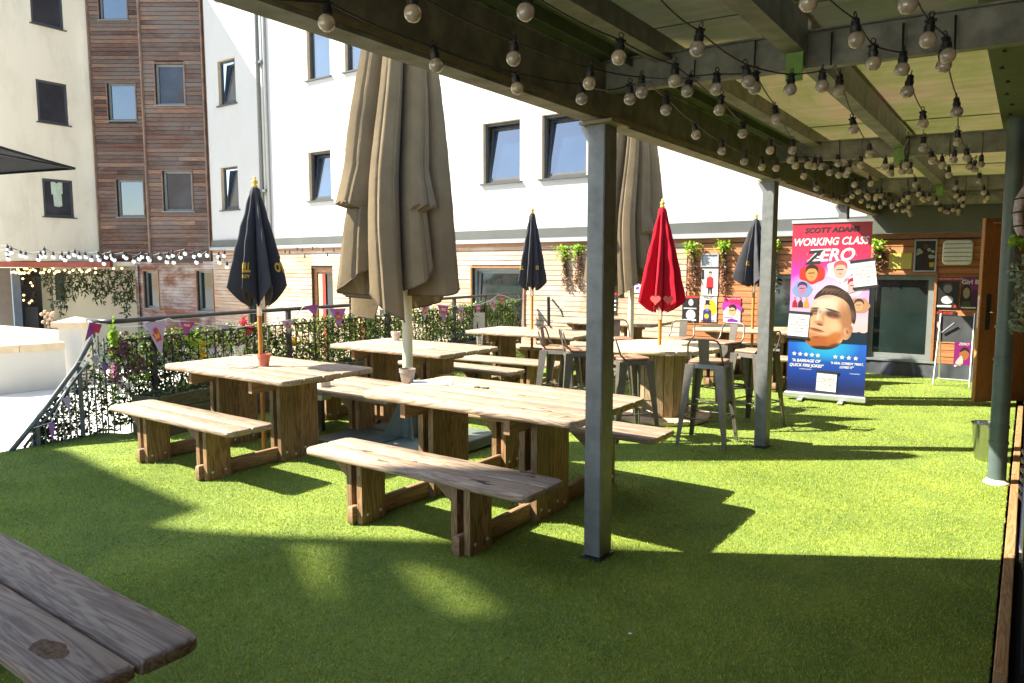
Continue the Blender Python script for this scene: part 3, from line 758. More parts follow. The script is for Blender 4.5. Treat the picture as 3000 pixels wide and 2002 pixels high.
for q in ((67,817),(90,829),(95,838),(70,865),(69,880),(93,882),(86,888)):
    c = fb.copy(); COL.objects.link(c); c.parent = wr; c.location = deep(*q, 24.15)

# ---- low white terrace wall with stone coping and pillar
TW = empty('terrace_wall', (0,0,0), 0, 'low white terrace wall with tan stone coping and a capped pillar', 'wall')
wP = 17.3
def pp(x, y, w=wP): return deep(x, y, w)
pl = pp(178, 1030); pr = pp(242, 1030); pu = Vector((pr[0]-pl[0], pr[1]-pl[1], 0)); PL = pu.length; pu.normalize(); pn = Vector((pu.y, -pu.x, 0))
Mp = Matrix(((pu.x, pn.x, 0, pl[0]), (pu.y, pn.y, 0, pl[1]), (0,0,1,0), (0,0,0,1)))
mb = MB(); mb.box(-0.03, PL, -0.5, 0.0, -1.2, 0.20, M=Mp); mb.build('pillar', MT['terr'], TW)
mb = MB()
a = 0.09; z0, z1, z2 = 0.19, 0.315, 0.44
mb.box(-0.06-a, PL+a, -0.5-a, a, z0, z1, M=Mp)
mb.add([(-0.06-a, a, z1), (PL+a, a, z1), (PL+a, -0.5-a, z1), (-0.06-a, -0.5-a, z1), (PL/2, -0.25, z2)], [(0,1,4),(1,2,4),(2,3,4),(3,0,4)], M=Mp)
mb.build('pillar_cap', MT['stone'], TW)
w0 = pp(178, 1018, 17.2); w1_ = pp(-60, 1046, 15.6)
def lowwall(A, B, zt, name_c, tw=0.34, zc=0.17):
    u = Vector((B[0]-A[0], B[1]-A[1], 0)); L_ = u.length; u.normalize(); n_ = Vector((-u.y, u.x, 0))
    M = Matrix(((u.x, n_.x, 0, A[0]), (u.y, n_.y, 0, A[1]), (0,0,1,0), (0,0,0,1)))
    m1 = MB(); m1.box(0, L_, 0.05, tw-0.05, -1.2, zt-zc, M=M); m1.build('wall_run', MT['terr'], TW)
    m2 = MB(); x = 0
    while x < L_: 
        m2.box(x, min(x+0.9, L_)-0.008, 0, tw, zt-zc+0.001, zt, M=M); x += 0.9
    m2.build('coping', MT['stone'], TW)
lowwall(pp(178,1000,17.1), pp(-80, 1000, 15.9), -0.12, 'c')
lowwall(pp(-80, 960, 20.2), pp(172, 960, 17.9), 0.02, 'c2')
pd = empty('dried_flower_heads', (0,0,0), 0, 'dry pale flower heads just behind the stone capped pillar', 'plant')
mb = MB()
for _ in range(16):
    c = deep(143+random.gauss(0,9), 936+random.gauss(0,12), 19.4); 
    mb.ball(c, 0.05, 6, 4)
mb.build('flower_heads', plain('dry petals', (0.55,0.38,0.24), 0.9), pd)
mb = MB()
for _ in range(7): mb.tube([deep(143+random.gauss(0,9), 936, 19.4), deep(143+random.gauss(0,3), 1010, 19.4)], 0.008, 4)
mb.build('stems', MT['planter'], pd)

# ---- big buildings behind the camera: they throw the shade across the near turf
SUN = Vector((0.85, 0.53, -1.0)); AZ = Vector((SUN.x, SUN.y, 0)).normalized(); PP = Vector((-AZ.y, AZ.x, 0)); SL = 1.0/math.hypot(SUN.x, SUN.y)
def caster(name, label, prof, D, th, mat):
    # prof: list of (lateral s, ground distance d at which its shadow ends)
    mb = MB(); n = len(prof); vs = []
    for off in (0, th):
        for s_, d_ in prof:
            p = PP*s_ + AZ*(-D-off); vs.append((p.x, p.y, -1.2 if d_ is None else (D+d_)*SL))
    fs = [tuple(range(n)), tuple(reversed(range(n, 2*n)))]
    for i in range(n): j = (i+1) % n; fs.append((i, i+n, j+n, j))
    mb.add(vs, fs); return tag(mb.build(name, mat), label, 'building')
def sd(x, y, z=0): 
    q = at(x, y, z); return (q[0]*PP.x+q[1]*PP.y, q[0]*AZ.x+q[1]*AZ.y)
def G_(x, y): return sd(x, y)
low = [(x_*PP.x+y_*PP.y, x_*AZ.x+y_*AZ.y) for x_, y_ in ((-4.40, 2.64), (-5.71, 2.72), (-6.72, 2.82), (-9.0, 2.6), (-15.0, 2.0))]
s0_ = G_(470, 1540)[0]+0.02
caster('brick_building_low', 'lower building with a pitched roof behind the viewer', [(s0_-0.35, None), (s0_-0.35, G_(470, 1540)[1]-0.1), (s0_, G_(470, 1540)[1])]+low+[(low[-1][0], None)], 14.0, 3.0, render_mat('grey brick wall', (0.42,0.36,0.30), (0.3,0.25,0.2), 0.5))
edge = [G_(*q) for q in ((2926,1651),(2300,1640),(1990,1634),(1800,1600),(1500,1588),(1150,1585),(830,1575),(600,1555),(470,1540))]
for i in range(1, len(edge)): edge[i] = (max(edge[i][0], edge[i-1][0]+0.01), edge[i][1])
DT = 13.0
outer = [(-1.5, 3.5), (-1.5, 17.5), (edge[0][0]-0.15, 20.0)]+[(s_, (DT+d_)*SL) for s_, d_ in edge]+[(edge[-1][0], 3.5)]
patches = [[(858,1592),(1040,1606),(1043,1740),(1015,1812),(985,1800),(930,1722)], [(1165,1640),(1300,1660),(1420,1705),(1535,1800),(1450,1812),(1330,1800),(1240,1730)]]  # outlines of openings added to drop soft light patches on the turf
TW_ = empty('tall_tower_building', (0,0,0), 0, 'tall pale tower behind the viewer that shades the near turf', 'building')
def tw(sv, z, off=0.0): p = PP*sv+AZ*(-DT-off); return (p.x, p.y, z)
holes_ = [[(G_(*q)[0], (DT+G_(*q)[1])*SL) for q in pt] for pt in patches]
allp = [outer]+holes_; flatp = [q for l in allp for q in l]
tri = tessellate_polygon([[Vector((u, v, 0)) for u, v in l] for l in allp])
mb = MB(); n_ = len(flatp)
mb.add([tw(u, v) for u, v in flatp]+[tw(u, v, 0.12) for u, v in flatp], [tuple(t) for t in tri]+[tuple(reversed([i+n_ for i in t])) for t in tri])
mb.build('shadow_screen', render_mat('pale tower wall', (0.62,0.60,0.55), (0.45,0.42,0.38), 0.4), TW_)  # thin unseen slab shaped to cast the shade, pierced for the added patches
mb = MB(); ob = [(-1.5, -1.2), (edge[-1][0], -1.2), (edge[-1][0], 3.49), (-1.5, 3.49)]
vs = [tw(u, v, 0) for u, v in ob]+[tw(u, v, 5.0) for u, v in ob]
mb.add(vs, [(0,1,2,3),(7,6,5,4),(0,4,5,1),(1,5,6,2),(2,6,7,3),(3,7,4,0)]); mb.build('body', MT['cream'], TW_)
pm = bpy.data.materials.new('part transparent light filter'); pm.use_nodes = True; nt = pm.node_tree; b = nt.nodes['Principled BSDF']
fn = noise(nt, coords(nt), 0.9, 3); b.inputs['Base Color'].default_value = (0.2,0.2,0.2,1)
tb = nt.nodes.new('ShaderNodeBsdfTransparent'); mx = nt.nodes.new('ShaderNodeMixShader')
nt.links.new(ramp(nt, fn, [(0.35, (0.20,)*3), (0.65, (0.45,)*3)]), mx.inputs[0])
nt.links.new(b.outputs[0], mx.inputs[1]); nt.links.new(tb.outputs[0], mx.inputs[2]); nt.links.new(mx.outputs[0], nt.nodes['Material Output'].inputs['Surface'])
for l in holes_:
    tr2 = tessellate_polygon([[Vector((u, v, 0)) for u, v in l]])
    mb = MB(); mb.add([tw(u, v, 0.06) for u, v in l], [tuple(t) for t in tr2]); mb.build('light_filter_pane', pm, TW_)  # added panes that dim the sun into soft patches

# ================================================================ PERGOLA
XB = -1.88
eb = empty('pergola_frame', (XB, 3.4, 0), 0, 'galvanised steel pergola frame with posts, edge beam and rafters over the right of the terrace', 'pergola')
def par(mb, name, mat, root=eb, sm=False, lab=None):
    o = mb.build(name, mat, root, sm)
    o.matrix_parent_inverse = Matrix.Translation(-Vector(root.location))
    if lab: o['label'] = lab
    return o
# edge beam: channel with inward web
mb = MB(); mb.box(XB-0.06, XB+0.045, -2.2, 11.72, 2.357, 2.372); mb.box(XB-0.052, XB-0.046, -2.2, 11.72, 2.372, 2.64)
mb.box(XB+0.03, XB+0.037, -2.2, 11.72, 2.40, 2.64); mb.box(XB-0.06, XB+0.045, -2.2, 11.72, 2.64, 2.652)
mb.tube([(XB-0.045,-2.2,2.385),(XB-0.045,11.7,2.385)], 0.022, 8)
par(mb, 'edge_beam', MT['steel'])
mb = MB(); mb.box(XB+0.0375, XB+0.05, -2.2, 11.71, 2.374, 2.398); par(mb, 'lower_flange', MT['flange'])
# inner gutter panel and purlin beside the edge
mb = MB(); mb.box(XB+0.038, -1.561, -2.2, 11.7, 2.6525, 2.660); mb.box(XB+0.195, XB+0.20, -2.2, 11.7, 2.60, 2.652); par(mb, 'gutter_panel', MT['bouncegreen'])
mb = MB(); mb.box(-1.56, -1.55, -2.2, 11.7, 2.60, 2.752); mb.box(-1.55, -1.47, -2.2, 11.7, 2.60, 2.61); par(mb, 'edge_purlin', MT['steel'])
for k, Y in enumerate((0.35, 3.40, 6.45, 9.50, 11.68)):
    if k in (1, 2, 3):
        mb = MB(); fx = XB-0.05
        mb.box(fx, fx+0.10, Y-0.004, Y+0.004+0.012, 0.02, 2.357); mb.box(fx+0.092, fx+0.10, Y+0.016, Y+0.125, 0.02, 2.357)
        mb.box(fx, fx+0.008, Y+0.016, Y+0.125, 0.02, 2.357); mb.box(fx+0.008, fx+0.092, Y+0.11, Y+0.125, 0.02, 2.357)
        mb.box(fx+0.004, fx+0.096, Y-0.008, Y-0.0045, 0.02, 2.35)
        o = par(mb, 'post', MT['post'], lab='post nearest the viewer' if k == 1 else None)
        mb = MB(); mb.box(fx-0.012, fx+0.112, Y-0.022, Y+0.137, 0.0, 0.014); 
        for dx in ():
            for dy in (-.03, .135): mb.lathe([(0.011, 0.018), (0.011, 0.03), (0.004, 0.034)], 6, c=(fx+dx, Y+dy, 0))
        par(mb, 'base_plate', MT['blackmetal'])
        mb = MB(); mb.box(fx-0.03, fx+0.16, Y-0.05, Y+0.16, 2.340, 2.356); par(mb, 'head_plate', MT['flange'])
        for xx in (-1.87,):
            mb = MB(); mb.add([(fx-0.001, Y+0.0, 2.338),(fx-0.05, Y+0.0, 2.338),(fx-0.001, Y+0.0, 2.25),(fx-0.001, Y+0.01, 2.338),(fx-0.05, Y+0.01, 2.338),(fx-0.001, Y+0.01, 2.25)], [(0,1,2),(3,5,4),(0,2,5,3),(1,4,5,2),(0,3,4,1)]); par(mb, 'gusset', MT['post'])
    # rafter channel, falling slightly to the wall
    mb = MB()
    def zt(x): return 2.585-0.030*(x+0.0) if True else 0
    x0, x1 = XB+0.05, 0.12
    for (ya, yb, dz0, dz1) in ((Y-0.004, Y+0.004, -0.145, 0.0), (Y-0.03, Y+0.05, 0.0, 0.008), (Y+0.0045, Y+0.05, -0.145, -0.137)):
        vs = [(x0,ya,zt(x0)+dz0),(x1,ya,zt(x1)+dz0),(x1,yb,zt(x1)+dz0),(x0,yb,zt(x0)+dz0),(x0,ya,zt(x0)+dz1),(x1,ya,zt(x1)+dz1),(x1,yb,zt(x1)+dz1),(x0,yb,zt(x0)+dz1)]
        mb.add(vs, [(0,3,2,1),(4,5,6,7),(0,1,5,4),(1,2,6,5),(2,3,7,6),(3,0,4,7)])
    par(mb, 'rafter', MT['steel'])
ys = [-2.2, 0.35, 3.40, 6.45, 9.50, 11.68]
for k in range(5):
    mb = MB(); mb.box(-0.925, -0.915, ys[k]+0.055, ys[k+1]-0.035, 2.52, 2.665); mb.box(-0.915, -0.84, ys[k]+0.055, ys[k+1]-0.035, 2.52, 2.528)
    mb.box(-0.848, -0.84, ys[k]+0.055, ys[k+1]-0.035, 2.528, 2.665); par(mb, 'centre_purlin', MT['steel'])
    if k:
        mb = MB(); mb.box(-0.915, -0.845, ys[k]-0.075, ys[k]-0.066, 2.40, 2.62, b=0.003); mb.box(-0.86, -0.852, ys[k]-0.066, ys[k]-0.005, 2.47, 2.62); par(mb, 'cleat', MT['cleat'])
PT = empty('pergola_roof', (-0.9, 5, 2.7), 0, 'yellowed corrugated see-through roof sheets over the steel pergola', 'roof')
for k in range(5):
    for j, (xa, xb) in enumerate(((-1.80, -0.875), (-0.90, -0.20))):
        mb = MB(); vs = []; fs = []; n = int((ys[k+1]-ys[k]+0.04)/0.0240); 
        for i in range(n+1):
            y = ys[k]-0.01+i*0.0240; z = (0.008 if i % 2 else -0.008)+0.010*(k % 2)+(0.0 if j else 0.004)
            vs += [(xa, y, 2.744-0.03*xa+z-0.03), (xb, y, 2.744-0.03*xb+z-0.03)]
        for i in range(n): fs.append((2*i, 2*i+1, 2*i+3, 2*i+2))
        mb.add(vs, fs); o = mb.build('roof_sheet', MT['roof'], PT); o.matrix_parent_inverse = Matrix.Translation(-Vector(PT.location))
mb = MB(); mb.box(-0.236, 0.14, -2.2, 11.7, 2.665, 2.70)
o = mb.build('soffit_panel', MT['soffit'], PT); o.matrix_parent_inverse = Matrix.Translation(-Vector(PT.location))
mb = MB()
for i in range(30):
    mb.lathe([(0.012, 0), (0.012, 0.006), (0.004, 0.012)], 6, c=(-0.19+0.03*random.random(), 0.8+i*0.36, 2.652))
o = mb.build('screw_heads', MT['black'], PT); o.matrix_parent_inverse = Matrix.Translation(-Vector(PT.location))
# building on the right, its wall and end fascia
RB = empty('right_hand_building', (0.1, 5, 0), 0, 'timber clad building wall running along the right edge of the terrace', 'building')
def rp(mb, n_, mat, lab=None):
    o = mb.build(n_, mat, RB); o.matrix_parent_inverse = Matrix.Translation(-Vector(RB.location))
    if lab: o['label'] = lab
    return o
mb = MB(); mb.box(0.15, 0.5, -2.2, 12.15, -0.2, 2.66); rp(mb, 'wall', MT['trellis'])
mb = MB(); cladding(mb, (0.149, -2.2), (0,1), (-1,0), 14.2, 0.12, 2.66, [], 0.12, 0.008, 0.022)
rp(mb, 'cladding', cladding_mat('cedar cladding right wall', [(0.30,0.13,0.05),(0.24,0.10,0.04),(0.34,0.16,0.07)], (0.26,0.17,0.11), 0.4, 1))
mb = MB(); mb.box(-2.0, 0.149, 11.73, 11.85, 2.10, 2.82); rp(mb, 'end_fascia', plain('dark green painted fascia', (0.075,0.085,0.062), 0.6, 0, 0.2, 2))
# door
dh = Vector((0.13, 10.56, 0)); de = Vector((-0.47, 10.03, 0)); du = (de-dh); DL = du.length; du.normalize(); dn = Vector((-du.y, du.x, 0))
if dn.y > 0: dn = -dn
Md = Matrix(((du.x, dn.x, 0, dh.x), (du.y, dn.y, 0, dh.y), (0,0,1,0), (0,0,0,1)))
dr = empty('open_door', (0,0,0), 0, 'open brown wooden door with orange edge at the far right corner', 'door')
mb = MB(); mb.box(0.0, DL-0.012, -0.022, 0.022, 0.03, 2.17, M=Md); mb.build('door_leaf', MT['doorface'], dr)
mb = MB(); mb.box(DL-0.0115, DL, -0.0235, 0.0235, 0.03, 2.17, M=Md); mb.build('door_edge', MT['dooredge'], dr)
mb = MB(); mb.box(DL-0.13, DL-0.075, 0.023, 0.029, 0.88, 1.30, M=Md); hp = mb.build('handle_plate', MT['blackmetal'], dr)
mb = MB(); mb.tube([tuple(Md @ Vector(q)) for q in ((DL-0.10,0.029,1.09),(DL-0.10,0.07,1.09),(DL-0.21,0.075,1.09))], 0.010, 8); mb.build('handle', MT['chrome'], hp, True)
mb = MB(); mb.box(DL, DL+0.003, -0.012, 0.012, 0.9, 1.28, M=Md); mb.build('lock_plate', MT['chrome'], dr)
mb = MB(); mb.box(DL-0.25, DL-0.10, 0.0225, 0.026, 2.11, 2.125, M=Md); mb.build('top_label', MT['alu'], dr)

# drainpipe on the right
pt = onY(2960, 700, 6.4); pb_ = onY(2919, 1412, 6.4)
dx = (pt[0]-pb_[0])/(pt[2]-pb_[2])
pipe = empty('drainpipe', (pb_[0], 6.4, 0), 0, 'thick dark green drainpipe with white foot at the right edge of the turf', 'drainpipe')
mb = MB(); mb.tube([(0,0,0.03),(dx*0.9*1,0,0.9)], 0.060, 20); mb.tube([(dx*0.9,0,0.9),(dx*2.7,0,2.7)], 0.056, 20)
soft(mb.build('pipe', MT['pipe'], pipe))
for z in (0.30, 0.42, 0.92, 1.16):
    mb = MB(); mb.tube([(dx*z,0,z),(dx*z,0,z+0.022)], 0.065, 20); soft(mb.build('joint_ring', MT['pipe'], pipe))
mb = MB(); mb.lathe([(0.088,0),(0.084,0.014),(0.072,0.022),(0.062,0.035)], 20); soft(mb.build('foot', MT['potwhite'], pipe))
mb = MB(); mb.box(0.06, 0.25, -0.01, 0.01, 1.14, 1.18); mb.build('wall_bracket', MT['pipe'], pipe)
# bucket
bk = empty('metal_bucket', (-0.215, 7.15, 0), 0, 'shiny tapered metal bucket standing just behind the drainpipe', 'bucket')
mb = MB(); mb.lathe([(0.075,0.0),(0.085,0.01),(0.115,0.30),(0.122,0.302),(0.122,0.312),(0.112,0.31),(0.08,0.02),(0.001,0.018)], 28); soft(mb.build('bucket_body', MT['chrome'], bk))
# clutter along the right wall
hz = empty('coiled_hose', (0.07, 5.75, 0.02), 0, 'black ribbed hose coiled behind the drainpipe', 'hose')
mb = MB(); pts = []
for i in range(150):
    a = i*0.25; pts.append((0.045*math.cos(a)*0.8, 0.13*math.sin(a), 0.05+0.0024*i))
mb.tube(pts, 0.017, 6); mb.build('hose_coil', plain('dark blue hose', (0.03,0.035,0.06), 0.35), hz, True)
ub = empty('steel_storage_cabinet', (0.08, 4.1, 0), 0, 'low dark steel cabinet against the right wall in front of the drainpipe', 'cabinet')
mb = MB(); mb.slab(rrect(-0.02, 0.065, -0.75, 0.85, 0.015), 0.0, 0.52, 0.012); mb.build('cabinet_body', MT['matte'], ub)
mb = MB(); mb.box(-0.03, -0.0205, 0.2, 0.75, 0.10, 0.40); mb.build('cabinet_door', MT['blackmetal'], ub)
mb = MB(); mb.slab(rrect(-0.035, 0.068, -0.9, 0.86, 0.01), 0.53, 0.56, 0.006); mb.build('cabinet_top', MT['matte'], ub)
bb = empty('white_folded_sign', (0.09, 5.0, 0), 0, 'white folded board with blue trim leaning by the right wall', 'board')
mb = MB(); mb.box(-0.05, -0.02, -0.16, 0.42, 0.01, 0.72, b=0.004); mb.build('board_panel', MT['paper'], bb)
mb = MB(); mb.box(-0.0535, -0.0505, -0.12, -0.06, 0.03, 0.45); mb.build('blue_stripe', flat('violet print', (0.12,0.08,0.45)), bb)

# hanging plant and foil duct near the right edge
hp_ = empty('silver_trailing_plant', (0,0,0), 0, 'silvery green trailing plant hanging at the right edge beside the drainpipe', 'plant')
mb = MB(); pts = []
for i in range(240):
    t = random.random(); x = 2992+random.gauss(0,10)-6*math.sin(t*9); y = 745+t*225
    p = onY(x-8*t, y, 4.2+random.uniform(-.06,.06)); pts.append(p)
leaf_cloud(mb, pts, (0.018, 0.034), 0.8, n=1, droop=0.3); mb.build('trailing_leaves', MT['silver'], hp_)
mb = MB(); leaf_cloud(mb, [onY(2985+random.gauss(0,9), 708+random.gauss(0,8), 4.2) for _ in range(60)], (0.02, 0.04), 0.7); mb.build('fresh_leaves', MT['lime'], hp_)
mb = MB()
for k in range(6): mb.tube([onY(2996-k*4, 690, 4.2), onY(2986-k*3, 800, 4.2), onY(2974+k*3, 930+k*6, 4.2)], 0.0025, 4)
mb.build('stems', MT['planter'], hp_)
ft = empty('wrapped_duct', (0,0,0), 0, 'crinkled pale pipe tied with cords dropping from the roof at the right edge', 'pipe')
mb = MB(); P0 = [onY(3010, 545, 4.4), onY(2988, 585, 4.4), onY(2980, 625, 4.4), onY(2984, 665, 4.4), onY(2996, 700, 4.4)]
mb.tube(P0, [0.016, 0.022, 0.02, 0.021, 0.016], 10); mb.build('duct', plain('crinkled pinkish film', (0.42,0.34,0.32), 0.3, 0, 0.4, 50, 0.8, 90), ft, True)
for p in P0[1:]:
    m_ = MB(); m_.tube([(p[0]-0.026, p[1]-0.01, p[2]), (p[0], p[1]-0.03, p[2]+0.004), (p[0]+0.026, p[1]-0.01, p[2]+0.006)], 0.004, 5); m_.build('tie', MT['planter'], ft)

# ================================================================ PICNIC TABLES
def make_table():
    t = empty('picnic_table', (0,0,0))
    w = 0.183; g = 0.007; HL = 0.86
    mb = MB()
    for k in range(5):
        y0 = -0.47+k*(w+g)+0.0; r0 = 0.075 if k == 0 else 0.012; r1 = 0.075 if k == 4 else 0.012
        e = random.uniform(-0.004, 0.004)
        mb.slab(rrect(-HL+e, HL-e, y0, y0+w, [r0, r0, r1, r1], 4), 0.706, 0.750, 0.005)
    soft(mb.build('tabletop', MT['wtop'], t), 50)
    for s in (-1, 1):
        mb = MB()
        for k in range(2):
            y0 = s*0.76-0.19+k*0.193; r = 0.05
            rr_ = [r if k == 0 else 0.01, r if k == 0 else 0.01, r if k == 1 else 0.01, r if k == 1 else 0.01]
            mb.slab(rrect(-0.868, 0.868, y0, y0+0.187, rr_, 4), 0.408, 0.450, 0.006)
        soft(mb.build('bench_seat', MT['wtop'], t), 50)
    for fx in (-0.50, 0.36):
        mb = MB(); mb.slab([(fx-0.0225, -0.90), (fx+0.0225, -0.90), (fx+0.0225, 0.90), (fx-0.0225, 0.90)], 0.003, 0.118, 0.010)
        mb.box(fx-0.022, fx+0.022, -0.42, 0.42, 0.60, 0.704)
        soft(mb.build('cross_rail', MT['wrail'], t), 50)
        mb = MB()
        for sx in (-1, 1):
            for k in (-1, 1):
                mb.box(fx+sx*0.046-0.0225, fx+sx*0.046+0.0225, k*0.098-0.096, k*0.098+0.096, 0.0, 0.704, b=0.003)
        pd_ = mb.build('pedestal', MT['wleg'], t)
        mb = MB()
        for y in (-0.14, -0.05, 0.05, 0.14):
            mb.lathe([(0.012, 0), (0.011, 0.006), (0.005, 0.009)], 8, M=Matrix.Translation((fx+0.0685, y, 0.06+0.02*math.sin(y*40))) @ Matrix.Rotation(R(90), 4, 'Y'))
        mb.build('bolt', MT['bolt'], pd_, True)
        mb = MB()
        x1 = fx-0.069
        mb.add([(x1, -0.19, 0.703), (x1-0.17, -0.19, 0.703), (x1-0.17, -0.19, 0.665), (x1, -0.19, 0.575),
                (x1, -0.145, 0.703), (x1-0.17, -0.145, 0.703), (x1-0.17, -0.145, 0.665), (x1, -0.145, 0.575)],
               [(0,1,2,3),(4,7,6,5),(0,4,5,1),(1,5,6,2),(2,6,7,3),(3,7,4,0)])
        mb.build('bracket', MT['wrail'], t)
        for s in (-1, 1):
            mb = MB()
            for sx in (-1, 1):
                mb.box(fx+sx*0.046-0.0225, fx+sx*0.046+0.0225, s*0.76-0.10, s*0.76+0.10, 0.0, 0.406, b=0.003)
            lg = mb.build('leg', MT['wleg'], t)
            mb = MB()
            for y in (-0.055, 0.055):
                mb.lathe([(0.012, 0), (0.011, 0.006), (0.005, 0.009)], 8, M=Matrix.Translation((fx+0.0685, s*0.76+y, 0.06+0.12*(y > 0)*0)) @ Matrix.Rotation(R(90), 4, 'Y'))
            mb.build('bolt', MT['bolt'], lg, True)
            mb = MB(); x1 = fx-0.069; yy = s*0.76-0.10
            mb.add([(x1, yy, 0.405), (x1-0.12, yy, 0.405), (x1-0.12, yy, 0.38), (x1, yy, 0.295),
                    (x1, yy+0.045, 0.405), (x1-0.12, yy+0.045, 0.405), (x1-0.12, yy+0.045, 0.38), (x1, yy+0.045, 0.295)],
                   [(0,1,2,3),(4,7,6,5),(0,4,5,1),(1,5,6,2),(2,6,7,3),(3,7,4,0)])
            mb.build('bracket', MT['wrail'], t)
    return t
G1 = 'wooden picnic tables on the turf'
T1 = make_table(); T1.location = (-2.87, 3.885, 0)
tag(T1, 'nearest wooden picnic table, partly behind the front steel post', 'picnic table', G1)
T2 = dup(T1, (-5.38, 3.86, 0), R(0), 'wooden picnic table at the left with terracotta pot and charcoal gold lettered parasol')
T3 = dup(T1, (-5.50, 5.83, 0), R(-1), 'wooden picnic table in the second row beside the ivy railing with a small pale pot')
T4 = dup(T1, (-5.42, 8.15, 0), R(3), 'wooden picnic table in the third row with a slim navy parasol standing through it')
T5 = dup(T1, (-5.45, 10.45, 0), R(2), 'farthest left picnic table close to the cedar wall beyond the bar stools')
T6 = dup(T1, (-3.05, 10.35, 0), R(5), 'wooden picnic table under the wall posters behind the spool table')
# near bench at the bottom left corner
nb = empty('wooden_bench', (-2.87, 1.0, 0), 0, 'weathered two plank bench in shade at the bottom left corner with a damp stain', 'bench')
mb = MB()
for k in range(2):
    y0 = -0.205+k*0.213; rr_ = [0.055 if k == 0 else 0.015]*2+[0.055 if k == 1 else 0.015]*2
    mb.slab(rrect(-0.90, 0.812, y0, y0+0.203, rr_, 5), 0.400, 0.450, 0.010)
soft(mb.build('bench_seat', MT['wold'], nb), 50)
for fx in (-0.5, 0.36):
    mb = MB()
    for sx in (-1, 1): mb.box(fx+sx*0.046-0.0225, fx+sx*0.046+0.0225, -0.10, 0.10, 0.0, 0.399, b=0.003)
    mb.build('leg', MT['wleg'], nb)
mb = MB(); c0 = at(150, 1900, 0.4506); n = 26
vs = [(c0[0]+2.87, c0[1]-1.0, 0.4508)]
for k in range(n):
    a = 6.283*k/n; rr = 0.058*(1+0.10*math.sin(2*a+1)+0.07*math.sin(5*a)+0.05*math.sin(9*a+2)); vs.append((vs[0][0]+rr*1.35*math.cos(a), vs[0][1]-0.005+rr*0.72*math.sin(a), 0.4508))
mb.add(vs, [(0, 1+k, 1+(k+1) % n) for k in range(n)]); mb.build('damp_stain', plain('wet brown spill', (0.105,0.068,0.042), 0.9, 0, 0.55, 60, spec=0.1), nb)

marks = [(1075,1322,.45,.030,.010),(1120,1350,.45,.035,.008),(1216,1353,.45,.013,.010),(1548,1384,.45,.035,.014),(1556,1396,.45,.022,.010),(1408,1410,.45,.034,.013),(1426,1418,.45,.028,.008),(1160,1300,.45,.012,.006),
         (1660,1222,.75,.012,.010),(1588,1197,.75,.022,.006),(1606,1204,.75,.026,.006),(1530,1159,.75,.020,.005),(1535,1197,.75,.022,.007),(1455,1152,.75,.012,.004),(1130,1130,.75,.012,.006),(1300,1176,.75,.010,.004)]
for k, (px_, py_, z, ru, rv) in enumerate(marks):
    c = at(px_, py_, z+0.0009); n = 14; vs = [(c[0]+2.87, c[1]-3.885, c[2])]
    for i in range(n):
        a = 6.283*i/n; q = 1+0.35*math.sin(3*a+k)+0.2*math.sin(5*a+2*k); vs.append((vs[0][0]+1.5*ru*q*math.cos(a), vs[0][1]+1.7*rv*q*math.sin(a), c[2]))
    mb = MB(); mb.add(vs, [(0, 1+i, 1+(i+1) % n) for i in range(n)]); mb.build('dark_wear_mark', MT['markbrown'], T1)

# ================================================================ PARASOLS
def canopy(top, zb_out, zb_in, Rw, npl=8, rt_=0.035, rin=0.045, seed=1, wr=0.0025, nz=34, per=14, flare=1.15, hemdip=0.0, lean=(0,0), sharp=0.75, irr=0.12):
    rs = random.Random(seed); amp = [1+rs.uniform(-irr, irr) for _ in range(npl)]; dz = [rs.uniform(-1, 1)*irr*0.35 for _ in range(npl)]
    nA = npl*per; vs = []; fs = []
    tw = rs.uniform(-0.2, 0.2)
    def surf(A, t):
        q = (A/(2*math.pi)*npl) % npl; k = int(q); u = q-k
        fold = (math.sin(math.pi*u))**sharp if 0 < u < 1 else 0.0
        zb = zb_in+(zb_out-zb_in)*fold**1.3+dz[k]*fold*(top-zb_in)*0.25
        z = top+(zb-top)*t
        prof = t**0.92
        rin_ = rt_+(rin-rt_)*t
        Rm = (Rw*amp[k]-rin_)
        r = rin_+Rm*prof*(fold*0.86+0.14*min(1, t*2))
        r += wr*math.sin(9*t*3.1+k*1.7+u*3)*fold + wr*0.7*math.sin(23*t+k*2.3)*fold
        if hemdip and t > 0.8: r += hemdip*(t-0.8)*5*math.sin(u*6.28)*0.5
        AA = A+tw*t+0.10*math.sin(math.pi*2*u)*t
        return (r*math.cos(AA)+lean[0]*t, r*math.sin(AA)+lean[1]*t, z)
    for j in range(nz+1):
        for i in range(nA): vs.append(surf(2*math.pi*i/nA, j/nz))
    for j in range(nz):
        for i in range(nA):
            i2 = (i+1) % nA; fs.append((j*nA+i, j*nA+i2, (j+1)*nA+i2, (j+1)*nA+i))
    return vs, fs, nA, nz, surf
def text_mesh(txt, size, ext=0.0, bold=0.0, shear=0.0, align='CENTER'):
    cu = bpy.data.curves.new('t', 'FONT'); cu.body = txt; cu.size = size; cu.extrude = ext; cu.offset = bold; cu.shear = shear
    cu.align_x = align; cu.align_y = 'CENTER'; cu.resolution_u = 3
    o = bpy.data.objects.new('t', cu); COL.objects.link(o)
    dg = bpy.context.evaluated_depsgraph_get(); me = bpy.data.meshes.new_from_object(o.evaluated_get(dg))
    bpy.data.objects.remove(o)
    vs = [tuple(v.co) for v in me.vertices]; fs = [tuple(p.vertices) for p in me.polygons]
    bpy.data.meshes.remove(me); return vs, fs
